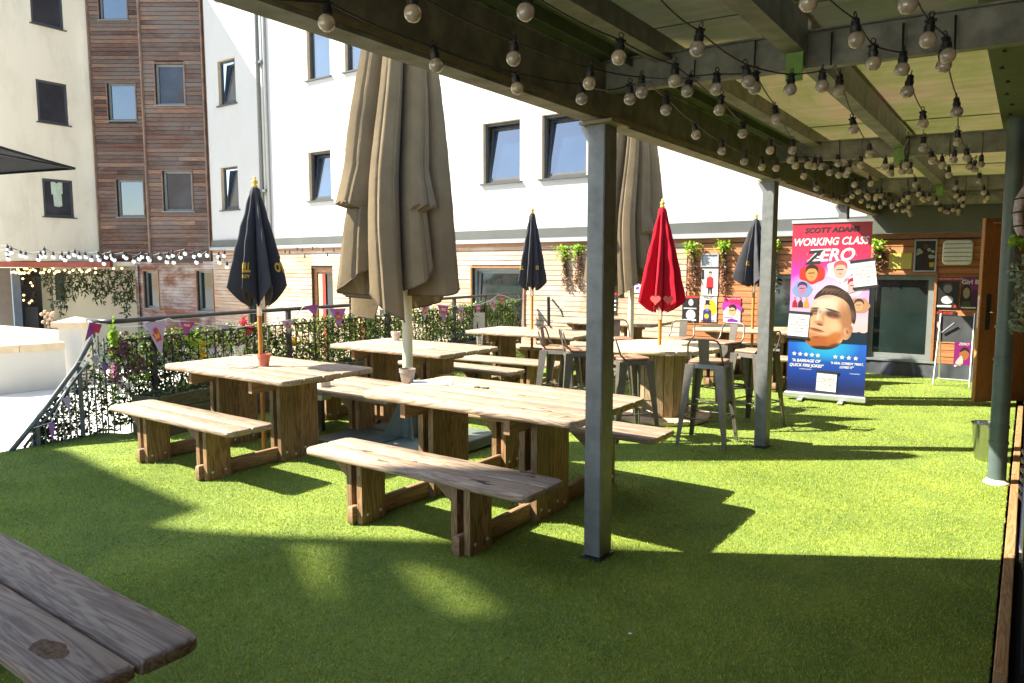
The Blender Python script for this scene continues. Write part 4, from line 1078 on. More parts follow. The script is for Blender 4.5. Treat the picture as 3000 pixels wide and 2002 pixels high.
def parasol(name, label, x, y, zt, top, zo, zi, Rw, mat, polemat=None, pr=0.019, npl=8, seed=1, z0=0.02, fin=True, grp=None, txt=None, **kw):
    t = empty(name, (x, y, 0), 0, label, 'parasol', grp)
    vs, fs, nA, nz, surf = canopy(top, zo, zi, Rw, npl, seed=seed, **kw)
    mb = MB(); mb.add(vs, fs); can = mb.build('canopy', mat, t, True)
    mb = MB(); 
    for k in range(3): pass
    hem = [vs[nz*nA+i] for i in range(nA)]+[vs[nz*nA]]
    mb.tube(hem, 0.0035 if Rw < 0.4 else 0.006, 4, caps=False); mb.build('hem', mat if Rw < 0.4 else MT['hem'], can)
    mb = MB(); mb.tube([(0,0,z0),(0,0,top+0.02)], pr, 14); soft(mb.build('pole', polemat or MT['pole'], t))
    if fin:
        mb = MB(); mb.lathe([(0.012,0),(0.024,0.006),(0.026,0.02),(0.014,0.03),(0.026,0.045),(0.024,0.06),(0.010,0.072),(0.012,0.085),(0.004,0.10)], 14, c=(0,0,top+0.005)); mb.build('finial', MT['goldfin'], t, True)
        mb = MB(); mb.lathe([(0.05,-0.10),(0.046,-0.03),(0.03,0.004),(0.015,0.012)], 14, c=(0,0,top)); mb.build('top_cap', mat, t, True)
        mb = MB(); mb.tube([(0,0,zi-0.08),(0,0,zi+0.25)], 0.024, 12); mb.build('collar', MT['chrome'], t, True)
    for (s, size, A0, z_, m_) in (txt or []):
        tv, tf = text_mesh(s, size, 0.0, 0.004*size/0.1)
        kp = round(A0/(2*math.pi)*npl-0.5); x0_ = min(v[0] for v in tv); x1_ = max(v[0] for v in tv)
        out = []
        for v in tv:
            zz = z_+v[1]; tt = min(max((top-zz)/(top-zo), 0.05), 0.985)
            A = (kp+0.20+0.60*(v[0]-x0_)/(x1_-x0_))/npl*2*math.pi
            for _ in range(8):
                p = surf(A % (2*math.pi), tt)
                tt = min(max(tt+(p[2]-zz)/(top-zi), 0.05), 0.99)
            rr = math.hypot(p[0], p[1]); out.append((p[0]*(1+0.007/rr), p[1]*(1+0.007/rr), p[2]))
        mb = MB(); mb.add(out, tf); mb.build('lettering', m_, can)
    return t
G2 = 'folded market parasols'
camA = lambda x, y: math.atan2(-y, -x)
a1 = camA(-5.40, 3.82)
parasol('parasol', 'folded charcoal parasol with gold lettering over the left picnic table', -5.40, 3.82, 0, 2.27, 1.45, 1.27, 0.275, MT['navy'], seed=4, txt=[("O'NEILL", 0.105, a1-0.62, 1.60, MT['gold']), ("WHISKEY", 0.035, a1-0.62, 1.53, MT['gold']), ("O'NEILL", 0.105, a1+0.85, 1.60, MT['gold'])])
a2 = camA(-5.59, 8.3)
parasol('parasol', 'slim folded navy parasol in the third row in front of the cedar wall', -5.59, 8.32, 0, 2.33, 1.41, 1.29, 0.215, MT['navy'], seed=9, txt=[("O'NEILL", 0.07, a2+0.6, 1.60, MT['gold']), ("O'NEILL", 0.07, a2-0.9, 1.60, MT['gold'])], irr=0.05)
a3 = camA(-3.17, 7.2)
U3 = parasol('parasol', 'folded bright red parasol standing through the round spool table', -3.19, 7.2, 0, 2.22, 1.25, 1.13, 0.27, MT['red'], seed=12, irr=0.1)
for dA in (-0.18, 0.28):
    mb = MB(); n = 26; c_ = []
    for k in range(n):
        a = 2*math.pi*k/n; hx = 16*math.sin(a)**3; hy = 13*math.cos(a)-5*math.cos(2*a)-2*math.cos(3*a)-math.cos(4*a); c_.append((hx*0.0034, hy*0.0034))
    ca, sa_ = math.cos(a3+dA), math.sin(a3+dA); r_ = 0.285
    vs = [(ca*r_-sa_*u, sa_*r_+ca*u, 1.275+v) for u, v in c_]; vs.append((ca*r_, sa_*r_, 1.275))
    mb.add(vs, [(k, (k+1) % n, n) for k in range(n)]); mb.build('heart_print', MT['pink'], U3)
a4 = camA(-3.13, 10.2)
parasol('parasol', 'folded navy parasol half hidden behind the second steel post', -3.13, 10.2, 0, 2.26, 1.46, 1.34, 0.27, MT['navy'], seed=15, txt=[("O'NEILL", 0.08, a4-0.35, 1.66, MT['gold'])])
def big_parasol(label, x, y, seed, topz=4.3, rz=0.0, Rw=0.50, lift=0.0):
    t = empty('large_parasol', (x, y, 0), rz, label, 'parasol')
    rs = random.Random(seed); npl = 9; per = 36; nz = 90; nA = npl*per
    amp = [1+rs.uniform(-0.26, 0.10) for _ in range(npl)]; skew = [rs.choice((-1, 1))*rs.uniform(0.12, 0.36) for _ in range(npl)]; drop = [rs.uniform(-0.13, 0.13) for _ in range(npl)]; drop[6] = -0.14; drop[5] = 0.05; drop[4] = 0.0; drop[7] = 0.10; drop[8] = -0.02
    off = [rs.uniform(-0.10, 0.10) for _ in range(npl+1)]; off[npl] = off[0]
    ctr = [rs.uniform(0.3, 0.7) for _ in range(npl)]; crs = [[(rs.uniform(0.15, 0.85), rs.uniform(0.03, 0.09)) for _ in range(2)] for _ in range(npl)]
    pouch = [k in (1, 5, 7) for k in range(npl)]; pz = [2.06+lift+rs.uniform(-0.03, 0.14) for _ in range(npl)]
    vs = []; fs = []
    def surf(k, u, t_):
        zbot = 1.40+lift+drop[k]+skew[k]*(u-0.5)+0.10*abs(u-0.5)**1.2
        z = topz+(zbot-topz)*t_
        h = (topz-z)/(topz-1.4-lift)
        Rm = Rw*amp[k]*(0.30+0.72*h**0.75 if h > 0.02 else 0.30*(h/0.02)**.5+0.0)
        w_ = min(u, 1-u)*2; lobe = min(1.0, (w_*2.6)**0.55) if w_ > 0 else 0.0
        q1 = ctr[k]; ridge = 1-abs(u-q1)/(q1 if u < q1 else 1-q1); lobe *= 0.80+0.20*ridge
        for cq, cd in crs[k]: lobe -= cd*max(0, 1-abs(u-cq-0.03*math.sin(z*1.7+k))/0.045)*min(1, 3*w_)*min(1, h*2)
        r = 0.09+(Rm-0.09)*(0.02+0.98*lobe) if h > 0.02 else 0.06+Rm*0.4
        if pouch[k]:
            d = z-pz[k]
            if 0 < d < 0.34: r += 0.085*lobe*(1-d/0.34)**1.2*(0.3+1.0*u)
            elif d <= 0: r -= 0.05*lobe*math.exp(d*3)
        r += 0.007*math.sin(z*3.1+k*2.1+3*u)*lobe+0.003*abs(math.sin(z*13+k*3+5*u))*lobe
        A = 2*math.pi*(k+u+off[k]*(1-u)+off[k+1]*u)/npl+0.05*math.sin(z*2.3+k)
        return (r*1.12*math.cos(A)-0.07*min(1, h*1.5), r*0.66*math.sin(A), z)
    for j in range(nz+1):
        for k in range(npl):
            for i in range(per): vs.append(surf(k, i/per, j/nz))
    for j in range(nz):
        for i in range(nA):
            i2 = (i+1) % nA; fs.append((j*nA+i, j*nA+i2, (j+1)*nA+i2, (j+1)*nA+i))
    mb = MB(); mb.add(vs, fs); can = mb.build('canopy', MT['beige'], t); soft(can, 32)
    mb = MB(); mb.tube([vs[nz*nA+i] for i in range(nA)]+[vs[nz*nA]], 0.006, 5, caps=False); mb.build('hem', MT['hem'], can)
    mb = MB(); mb.tube([(0,0,0.1),(0,0,topz+0.05)], 0.045, 18); soft(mb.build('pole', MT['creampole'], t))
    bs = MB(); 
    for (ax, ay) in ((-0.52,-0.02),(0.02,-0.52)): pass
    for (xa, ya) in ((-0.58,-0.58),(0.02,-0.58),(-0.58,0.02),(0.02,0.02)):
        bs.slab(rrect(xa, xa+0.56, ya, ya+0.56, 0.03, 3), 0.02, 0.115, 0.008)
    bo = bs.build('base_plate', MT['basegreen'], t)
    bo.rotation_euler.z = -rz
    for k in range(4):
        A = math.pi/2*k+0.3; m_ = MB(); c, s_ = math.cos(A), math.sin(A)
        def q(r, z, o): return (c*r-s_*o, s_*r+c*o, z)
        m_.add([q(0.05,0.116,-0.006), q(0.24,0.116,-0.006), q(0.05,0.48,-0.006), q(0.05,0.116,0.006), q(0.24,0.116,0.006), q(0.05,0.48,0.006)], [(0,2,1),(3,4,5),(0,1,4,3),(1,2,5,4),(2,0,3,5)])
        m_.build('base_fin', MT['basegreen'], t)
    m_ = MB(); m_.tube([(0,0,0.1),(0,0,0.5)], 0.058, 16); soft(m_.build('pole_socket', MT['basegreen'], t))
    return t
big_parasol('large folded beige parasol in front of the white wall, left of the front post', -4.43, 4.63, 21, rz=YA, Rw=0.54)
big_parasol('second large folded beige parasol, half hidden behind the front post', -4.86, 9.9, 33, rz=YA+0.15, lift=0.02, Rw=0.60)

# open black parasol at the far left, over the lower courtyard
op = empty('open_black_parasol', (0,0,0), 0, 'open black parasol whose corner pokes in at the upper left edge', 'parasol')
tip = Vector(deep(221, 491, 10.0)); 
RT_, FW_ = Vector((rt[0], rt[1], 0)), Vector((fw[0], fw[1], 0)).normalized()
def dir2(a): return RT_*math.cos(R(a))+FW_*math.sin(R(a))
e1_ = dir2(157.6)*2.7; e2_ = dir2(277.6)*2.7
cen = tip+e1_+e2_; apex = cen+Vector((0,0,0.42))
def rotc(v, k):
    c, s_ = math.cos(k*math.pi/3), math.sin(k*math.pi/3); d = v-cen; return cen+Vector((d.x*c-d.y*s_, d.x*s_+d.y*c, d.z))
cor = [rotc(tip, k) for k in range(6)]
mb = MB(); n = 10
for k in range(6):
    a, b_ = cor[k], cor[(k+1) % 6]; vs = []
    for j in range(n+1):
        for i in range(n+1):
            e = a.lerp(b_, i/n); e = e+(cen-e)*0.012*math.sin(math.pi*i/n)
            p = apex.lerp(e, j/n); p.z -= 0.03*math.sin(math.pi*j/n); vs.append(tuple(p))
    mb.add(vs, [(j*(n+1)+i, j*(n+1)+i+1, (j+1)*(n+1)+i+1, (j+1)*(n+1)+i) for j in range(n) for i in range(n)])
    vs = []
    for i in range(n+1):
        e = a.lerp(b_, i/n); e = e+(cen-e)*0.012*math.sin(math.pi*i/n); vs += [tuple(e), (e.x, e.y, e.z-0.03)]
    mb.add(vs, [(2*i, 2*i+1, 2*i+3, 2*i+2) for i in range(n)])
mb.build('canopy', fabric('black canvas', (0.006,0.008,0.012), 0.2, 0.0, None, 0.0), op, True)
mb = MB(); mb.tube([(cen.x, cen.y, -1.2), tuple(apex)], 0.03, 10); mb.build('pole', MT['blackmetal'], op, True)
mb = MB()
for c_ in cor: mb.tube([tuple(apex-Vector((0,0,0.06))), tuple(c_-Vector((0,0,0.02)))], 0.012, 6)
mb.build('ribs', MT['blackmetal'], op)

# ================================================================ SPOOL TABLE AND STOOLS
SX, SY = -3.17, 7.2
sp = empty('cable_spool_table', (SX, SY, 0), 0, 'large wooden cable spool used as a round bar table under the red parasol', 'table')
def disc(mb, Rr, z0, z1, w=0.125):
    y = -Rr
    while y < Rr-0.01:
        y1 = min(y+w-0.005, Rr); n = 6; out = []
        for k in range(n+1):
            yy = y+(y1-y)*k/n; out.append((math.sqrt(max(Rr*Rr-yy*yy, 0.0004)), yy))
        for k in range(n+1):
            yy = y1-(y1-y)*k/n; out.append((-math.sqrt(max(Rr*Rr-yy*yy, 0.0004)), yy))
        mb.slab(out, z0, z1, 0.003); y += w
mb = MB(); disc(mb, 0.62, 0.735, 0.78); soft(mb.build('spool_top', MT['spooltop'], sp), 50)
mb = MB(); disc(mb, 0.52, 0.012, 0.05); soft(mb.build('spool_base', MT['spooltop'], sp), 50)
mb = MB()
for k in range(18):
    A0, A1 = 2*math.pi*k/18+0.012, 2*math.pi*(k+1)/18-0.012; r0, r1 = 0.27, 0.30
    mb.slab([(r0*math.cos(A0), r0*math.sin(A0)), (r1*math.cos(A0), r1*math.sin(A0)), (r1*math.cos(A1), r1*math.sin(A1)), (r0*math.cos(A1), r0*math.sin(A1))], 0.05, 0.734, 0.003)
mb.build('spool_drum', MT['spool'], sp)

def make_stool():
    t = empty('bar_stool', (0,0,0))
    mb = MB(); mb.slab(rrect(-0.155, 0.155, -0.155, 0.155, 0.05, 5), 0.742, 0.765, 0.005); soft(mb.build('seat', MT['stoolseat'], t), 50)
    mb = MB(); o1 = rrect(-0.16, 0.16, -0.16, 0.16, 0.055, 5); n = len(o1)
    o2 = [(x*1.05, y*1.05) for x, y in o1]
    vs = [(x, y, 0.741) for x, y in o1]+[(x, y, 0.70) for x, y in o2]
    mb.add(vs, [(i, (i+1) % n, n+(i+1) % n, n+i) for i in range(n)]+[tuple(range(n))]); soft(mb.build('seat_frame', MT['stool'], t))
    for sx in (-1, 1):
        for sy in (-1, 1):
            mb = MB(); T = (sx*0.142, sy*0.142); B = (sx*0.215, sy*0.215)
            def sec(c, w, z):
                return [(c[0]+sx*w*0.45, c[1]-sy*w*0.9, z), (c[0]+sx*w*0.45, c[1]+sy*w*0.45, z), (c[0]-sx*w*0.9, c[1]+sy*w*0.45, z), (c[0]-sx*w*0.75, c[1]+sy*w*0.1, z), (c[0]+sx*w*0.02, c[1]+sy*w*0.02, z), (c[0]+sx*w*0.1, c[1]-sy*w*0.75, z)]
            s1 = sec(T, 0.062, 0.735); s2 = sec(((T[0]*.5+B[0]*.5), (T[1]*.5+B[1]*.5)), 0.042, 0.36); s3 = sec(B, 0.024, 0.0)
            fs = []
            for k in range(2):
                for i in range(6): fs.append((k*6+i, k*6+(i+1) % 6, (k+1)*6+(i+1) % 6, (k+1)*6+i))
            fs.append((12,13,14,15,16,17)); mb.add(s1+s2+s3, fs); soft(mb.build('leg', MT['stool'], t), 25)
    mb = MB(); z = 0.245; r = 0.185
    for a, b_ in (((-r,-r),(r,-r)),((r,-r),(r,r)),((r,r),(-r,r)),((-r,r),(-r,-r))): mb.tube([(a[0],a[1],z),(b_[0],b_[1],z)], 0.008, 6)
    mb.tube([(-0.17,-0.17,0.36),(0.17,0.17,0.36)], 0.006, 6); mb.tube([(-0.17,0.17,0.366),(0.17,-0.17,0.366)], 0.006, 6)
    mb.build('foot_rail', MT['stool'], t, True)
    mb = MB(); pts = [(-0.150,-0.10,0.745),(-0.152,-0.155,0.80),(-0.142,-0.19,0.915),(-0.12,-0.197,0.948),(-0.09,-0.20,0.96),(0,-0.205,0.962),(0.09,-0.20,0.96),(0.12,-0.197,0.948),(0.142,-0.19,0.915),(0.152,-0.155,0.80),(0.150,-0.10,0.745)]
    mb.tube(pts, 0.009, 8); bk_ = mb.build('back_frame', MT['stool'], t, True)
    mb = MB(); mb.add([(-0.05,-0.205,0.96),(0.05,-0.205,0.96),(0.042,-0.168,0.74),(-0.042,-0.168,0.74),(-0.05,-0.199,0.96),(0.05,-0.199,0.96),(0.042,-0.162,0.74),(-0.042,-0.162,0.74)], [(0,1,2,3),(4,7,6,5),(0,4,5,1),(1,5,6,2),(2,6,7,3),(3,7,4,0)])
    mb.build('back_slat', MT['stool'], t)
    return t
G3 = 'metal bar stools around the spool table'
S = make_stool()
spots = [((-2.32, 6.33), 5, 'metal bar stool with its back to the viewer, just left of the second post'),
         ((-2.22, 7.35), 72, 'bar stool directly behind the second steel post, side on'),
         ((-3.02, 6.12), -38, 'bar stool half hidden immediately right of the front post'),
         ((-4.00, 6.48), -75, 'bar stool left of the front post with seat in front of the third row table'),
         ((-3.72, 6.42), -50, 'bar stool partly covered by the left side of the front post'),
         ((-3.38, 8.12), 180, 'bar stool behind the spool table below the red parasol'),
         ((-2.78, 8.02), 165, 'bar stool behind the spool table at its right, below the top hat poster'),
         ((-3.95, 7.72), 215, 'bar stool behind the spool table, only its back showing right of the front post')]
for i, ((x, y), a, lab) in enumerate(spots):
    o = S if i == 0 else copy_tree(S)
    o.location = (x, y, 0.012); o.rotation_euler = (0, 0, R(a)); tag(o, lab, 'bar stool', G3)

# ================================================================ IVY FENCE
FP = [(-6.94, 3.32), (-7.12, 4.0), (-7.2, 4.5), (-7.55, 7.6), (-8.0, 10.2), (-8.3, 11.95)]
def fpt(s):
    # point at distance s along the fence
    for a, b_ in zip(FP, FP[1:]):
        L_ = math.hypot(b_[0]-a[0], b_[1]-a[1])
        if s <= L_: t = s/L_; return (a[0]+(b_[0]-a[0])*t, a[1]+(b_[1]-a[1])*t, (b_[0]-a[0])/L_, (b_[1]-a[1])/L_)
        s -= L_
    a, b_ = FP[-2], FP[-1]; L_ = math.hypot(b_[0]-a[0], b_[1]-a[1]); return (b_[0], b_[1], (b_[0]-a[0])/L_, (b_[1]-a[1])/L_)
FL = sum(math.hypot(b_[0]-a[0], b_[1]-a[1]) for a, b_ in zip(FP, FP[1:]))
fe = empty('railing_fence', (0,0,0), 0, 'black metal railing with round top rail along the left edge of the terrace', 'railing')
mb = MB(); mb.tube([(-7.36, 3.30, 1.10), (-6.98, 3.315, 1.10)]+[(*fpt(s)[:2], 1.10) for s in np.linspace(0.15, FL, 14)], 0.024, 12)
mb.build('top_rail', MT['blackmetal'], fe, True)
mb = MB()
for z in (0.14, 0.915): mb.tube([(*fpt(s)[:2], z) for s in np.linspace(0, FL, 14)], 0.009, 4)
mb.build('cross_rail', MT['blackmetal'], fe)
s = 0.15; first = None; k = 0
while s < FL:
    x, y, dx_, dy_ = fpt(s)
    m_ = MB()
    if first is None:
        m_.tube([(0,0,0.02),(0,0,0.93)], 0.0075, 6); first = m_.build('bar', MT['blackmetal'], fe); first.location = (x, y, 0)
    else:
        c = first.copy(); COL.objects.link(c); c.parent = fe; c.location = (x, y, 0)
    s += 0.108; k += 1
for s in (0.45, 2.3, 4.2, 6.1, 7.2, FL-0.05):
    x, y, dx_, dy_ = fpt(s); m_ = MB(); m_.box(-0.024, 0.024, -0.024, 0.024, 0, 1.09)
    o = m_.build('post', MT['blackmetal'], fe); o.location = (x, y, 0)
tr_ = empty('ivy_screen', (0,0,0), 0, 'artificial ivy screen on an expanding trellis fixed outside the black railing', 'ivy screen')
mb = MB()
s = 0.0
while s < FL-0.1:
    for sg in (1, -1):
        x0, y0, dx_, dy_ = fpt(s if sg > 0 else s+0.42); x1, y1, _, _ = fpt(s+0.42 if sg > 0 else s)
        mb.tube([(x0-dy_*0.03*1, y0+dx_*0.03+0, 0.10), (x1-dy_*0.03, y1+dx_*0.03, 0.91)], 0.0055, 4, caps=False)
    s += 0.105
mb.build('trellis', MT['trellis'], tr_)
mb = MB(); pts = []
for _ in range(34000):
    s = random.uniform(0, FL); x, y, dx_, dy_ = fpt(s); z = 0.10+0.84*(random.random()**0.9)
    if z > 0.88 and random.random() < 0.5: z += random.uniform(0, 0.06)
    cl = math.sin(s*5.1+2*math.sin(z*7))+math.sin(z*11+s*3.3)
    if cl < -1.1 and random.random() < 0.7: continue
    o_ = random.uniform(-0.012, 0.08); pts.append((x-dy_*o_, y+dx_*o_, z))
leaf_cloud(mb, pts, (0.026, 0.052), 0.75)
mb.build('ivy_leaves', MT['ivy'], tr_)
def blooms(name, mat, centers, n, spread, r=(0.018, 0.03), par_=tr_, lab=None):
    for c in centers:
        m_ = MB()
        for _ in range(n):
            p = Vector(c)+Vector((random.gauss(0,.015), random.gauss(0,spread*.5), random.gauss(0,spread)))
            for q in range(5):
                A = 6.283*q/5+random.random(); rr = random.uniform(*r)
                m_.add([tuple(p), (p.x+0.01, p.y+rr*math.cos(A-.5), p.z+rr*math.sin(A-.5)), (p.x+0.014, p.y+rr*1.3*math.cos(A), p.z+rr*1.3*math.sin(A)), (p.x+0.01, p.y+rr*math.cos(A+.5), p.z+rr*math.sin(A+.5))], [(0,1,2,3)])
        m_.build(name, mat, par_)
def onF(x, y, off=0.06):
    # picture point carried onto the fence plane
    best = None
    for s in np.linspace(0, FL, 140):
        px_, py_, dx_, dy_ = fpt(s)
        w = px_*fw[0]+py_*fw[1]; sx = 1500+F*(px_*rt[0]+py_*rt[1])/(w+0.0)
        d = abs(sx-x)
        if best is None or d < best[0]: best = (d, px_, py_, dx_, dy_)
    _, px_, py_, dx_, dy_ = best
    d = ray(x, y); t = math.hypot(px_, py_)/math.hypot(d[0], d[1]); return (px_+dy_*off, py_-dx_*off, float(H+d[2]*t))
blooms('yellow_flower_cluster', leafmat('yellow petals', [(0.75,0.42,0.02),(0.8,0.55,0.03)], 0.2), [onF(588,1012,-.02), onF(586,1038,-.02), onF(574,1112,-.02), onF(862,1003,-.02)], 9, 0.03)
blooms('red_flower_cluster', leafmat('red petals', [(0.6,0.02,0.05),(0.55,0.03,0.12)], 0.2), [onF(712,952,-.02), onF(722,968,-.02), onF(730,962,-.02)], 8, 0.03)
blooms('pink_flower_cluster', leafmat('pink petals', [(0.75,0.2,0.45),(0.8,0.45,0.6)], 0.2), [onF(308,1078,-.02), onF(312,1095,-.02), onF(330,1115,-.02)], 3, 0.02)
blooms('white_flower_cluster', leafmat('white petals', [(0.8,0.8,0.75)], 0.2), [onF(345,1125,-.02), onF(352,1140,-.02), onF(395,1090,-.02), onF(440,1130,-.02)], 6, 0.04)
blooms('purple_leaves', leafmat('purple foliage', [(0.12,0.04,0.07),(0.08,0.03,0.05)], 0.2), [onF(345+random.uniform(-20,60),1000+random.uniform(-20,110),-.01) for _ in range(8)], 7, 0.05)
mb = MB(); leaf_cloud(mb, [onF(315+random.gauss(0,10), 985+random.gauss(0,22), 0.0) for _ in range(120)]+[onF(400+random.gauss(0,6), 1110+random.gauss(0,8), 0.03) for _ in range(40)]+[onF(560+random.gauss(0,18), 1005+random.gauss(0,12), 0.03) for _ in range(50)], (0.03, 0.055), 0.8)
mb.build('lime_leaves', MT['lime'], tr_)

# stair handrail going down at the left with its own leaf panel
st = empty('stair_railing', (0,0,0), 0, 'grey sloping stair handrail with bars and leaves dropping away at the left', 'railing')
XS = -7.2
def sx(px, py): return onX(px, py, XS)
a_ = sx(272, 962); b_ = sx(272, 990); 
mb = MB(); mb.tube([(-7.34, 3.30, 1.10), sx(274, 955), sx(273, 985), sx(225, 1072), sx(104, 1236), sx(30, 1326)], 0.022, 10); mb.build('handrail', MT['railgrey'], st, True)
mb = MB(); mb.tube([sx(258, 1060), sx(150, 1208), sx(70, 1312)], 0.014, 8); mb.tube([sx(345, 1262), sx(288, 1256)], 0.010, 6); mb.build('lower_rail', MT['railgrey'], st, True)
for (x0, yt, yb) in ((232, 1075, 1278), (108, 1228, 1305)):
    m_ = MB(); p = sx(x0, yt); q = sx(x0+4, yb); m_.tube([(p[0], p[1], max(q[2], -0.3)), p], 0.022, 6); m_.build('post', MT['railgrey'], st)
nbar = 15
for k in range(nbar):
    px_ = 96+(338-96)*k/(nbar-1); yt = 1276-(px_-96)*1.36 if px_ < 258 else 985+6*math.sin(px_)
    yb = 1318-(px_-96)*0.235
    p = sx(px_, yt); q = sx(px_+3, yb); m_ = MB(); m_.tube([(p[0], p[1], q[2]-0.02), p], 0.0075, 5); m_.build('bar', MT['railgrey'], st)
mb = MB(); pts = []
for _ in range(3000):
    px_ = random.uniform(95, 345); yt = 1262-(px_-96)*1.30 if px_ < 262 else 1000; yb = 1318-(px_-96)*0.22
    py_ = random.uniform(yt, yb); pts.append(onX(px_, py_, XS-0.03-random.random()*0.05))
leaf_cloud(mb, pts, (0.02, 0.045), 0.7); mb.build('leaf_panel', leafmat('dark leaf panel', [(0.03,0.05,0.015),(0.06,0.11,0.018),(0.035,0.05,0.03),(0.12,0.22,0.03),(0.14,0.10,0.16)]), st)
mb = MB(); leaf_cloud(mb, [onX(300+random.gauss(0,14), 1150+random.gauss(0,50), XS+0.03) for _ in range(110)], (0.03, 0.055), 0.8); mb.build('lime_leaves', MT['ivy'], st)

# planters at the foot of the fence
for (s0, s1, lab) in ((0.15, 1.35, 'dark mossy timber planter at the near end of the ivy railing'), (1.45, 2.9, 'long timber planter below the ivy railing behind the left table'), (3.0, 4.6, 'timber planter below the ivy railing beside the second row table'), (5.0, 6.6, 'timber planter near the far end of the ivy railing')):
    a_ = fpt(s0); b_ = fpt(s1); t = empty('wooden_planter', (a_[0], a_[1], 0), math.atan2(b_[1]-a_[1], b_[0]-a_[0]), lab, 'planter', 'timber planters along the railing')
    L_ = math.hypot(b_[0]-a_[0], b_[1]-a_[1]); m_ = MB()
    for z in (0.004, 0.135, 0.266): m_.box(0, L_, -0.40, -0.37, z, z+0.125, b=0.004); m_.box(0, L_, -0.075, -0.05, z, z+0.125); m_.box(-0.026, -0.001, -0.40, -0.05, z, z+0.125, b=0.003); m_.box(L_+0.001, L_+0.026, -0.40, -0.05, z, z+0.125, b=0.003)
    m_.build('planter_box', MT['planterg'] if s0 < 1 else MT['planter'], t)
    m_ = MB(); m_.box(0.005, L_-0.005, -0.36, -0.08, 0.2, 0.34); m_.build('soil', plain('potting soil', (0.03,0.022,0.015), 1.0), t)
    m_ = MB(); leaf_cloud(m_, [(random.uniform(0.05, L_-.05), random.uniform(-.36,-.08), 0.34+random.random()*(0.10 if s0 < 4 else 0.18)) for _ in range(170)], (0.03, 0.07), 0.5, droop=-0.6)
    m_.build('planting', MT['teal'] if s0 > 4.5 else MT['ivy'], t)['kind'] = 'stuff'

# control box below the left table, sign on the railing
cb = empty('grey_socket_box', (-5.62, 4.62, 0), 0, 'pale grey electrical box with a black socket behind the left table', 'socket box')
m_ = MB(); m_.slab(rrect(-0.11, 0.11, -0.06, 0.06, 0.01), 0.32, 0.53, 0.006); m_.build('box_body', MT['plaster'], cb)
m_ = MB(); m_.lathe([(0.022,0),(0.022,0.012),(0.008,0.014)], 10, M=Matrix.Translation((0.02,-0.061,0.42)) @ Matrix.Rotation(R(90), 4, 'X')); m_.build('socket', MT['black'], cb)
m_ = MB(); m_.box(-0.03, 0.03, 0.0, 0.04, 0, 0.319); m_.build('stand', MT['blackmetal'], cb)
sg = onF(1388, 945, 0.05)
gs = empty('square_notice', sg, 0, 'square cream notice with a dark symbol hanging on the ivy railing', 'notice')
gs.rotation_euler = (0, 0, math.atan2(-(-sg[0]), (-sg[1])) + math.pi if False else R(55))
m_ = MB(); m_.slab(rrect(-0.15, 0.15, -0.008, 0.008, 0.003), -0.17, 0.17, 0.003); m_.build('notice_board', plain('cream board', (0.62,0.55,0.44), 0.6), gs)
tv, tf = text_mesh('i', 0.16, 0, 0.004); m_ = MB(); m_.add([(x+0.01, -0.0095, y-0.05) for x, y, z in tv], tf); m_.build('notice_symbol', MT['ink'], gs)
m_ = MB()
for k in range(9): m_.box(-0.10+k*0.02, -0.09+k*0.02, -0.0092, -0.0085, 0.085+0.02*math.sin(k*.4), 0.10+0.02*math.sin(k*.4))
m_.build('notice_print', plain('faded print', (0.35,0.32,0.27), 0.7), gs)

# ================================================================ BUNTING
bt = empty('bunting', (0,0,0), 0, 'lilac and red pennant bunting on white cord along the black railing', 'bunting')
lil = flat('lilac pennant', (0.372,0.312,0.432)); pur = flat('purple pennant', (0.252,0.060,0.252)); redp = flat('red print', (0.450,0.030,0.084)); yel = flat('yellow print', (0.468,0.312,0.036)); pinkp = flat('violet pennant', (0.312,0.120,0.372))
cord = [(300,952),(345,958),(400,955),(440,945),(480,933),(500,941),(540,944),(600,956),(690,958),(740,952),(800,944),(850,936),(880,900),(930,905),(1000,906),(1030,911),(1100,907),(1160,900),(1200,893),(1215,890),(1250,888),(1290,896),(1345,898),(1400,893),(1430,880),(1455,864),(1475,868),(1500,880),(1530,876),(1560,860),(1590,860),(1602,868)]
mb = MB(); mb.tube([onF(x, y, 0.035) for x, y in cord], 0.005, 5, caps=False); mb.build('cord', MT['rope'], bt)
pens = [((402,946),(458,940),(452,1045),lil,1),((505,942),(552,944),(522,985),pur,2),((612,953),(682,956),(648,964),lil,0),((812,941),(842,939),(836,978),lil,1),((880,897),(917,892),(914,926),pur,0),((955,905),(1000,903),(982,962),pinkp,1),((1026,911),(1055,909),(1038,934),redp,0),((1098,908),(1116,908),(1105,930),lil,0),((1219,890),(1250,888),(1233,942),lil,1),((1272,893),(1305,896),(1287,946),pinkp,2),((1333,898),(1353,898),(1341,955),lil,1),((1381,895),(1403,893),(1394,932),pinkp,2),((1424,884),(1447,872),(1440,918),lil,1),((1456,868),(1474,873),(1460,892),redp,2),((1530,878),(1560,866),(1540,888),pur,0),((1574,857),(1592,858),(1583,892),lil,1)]
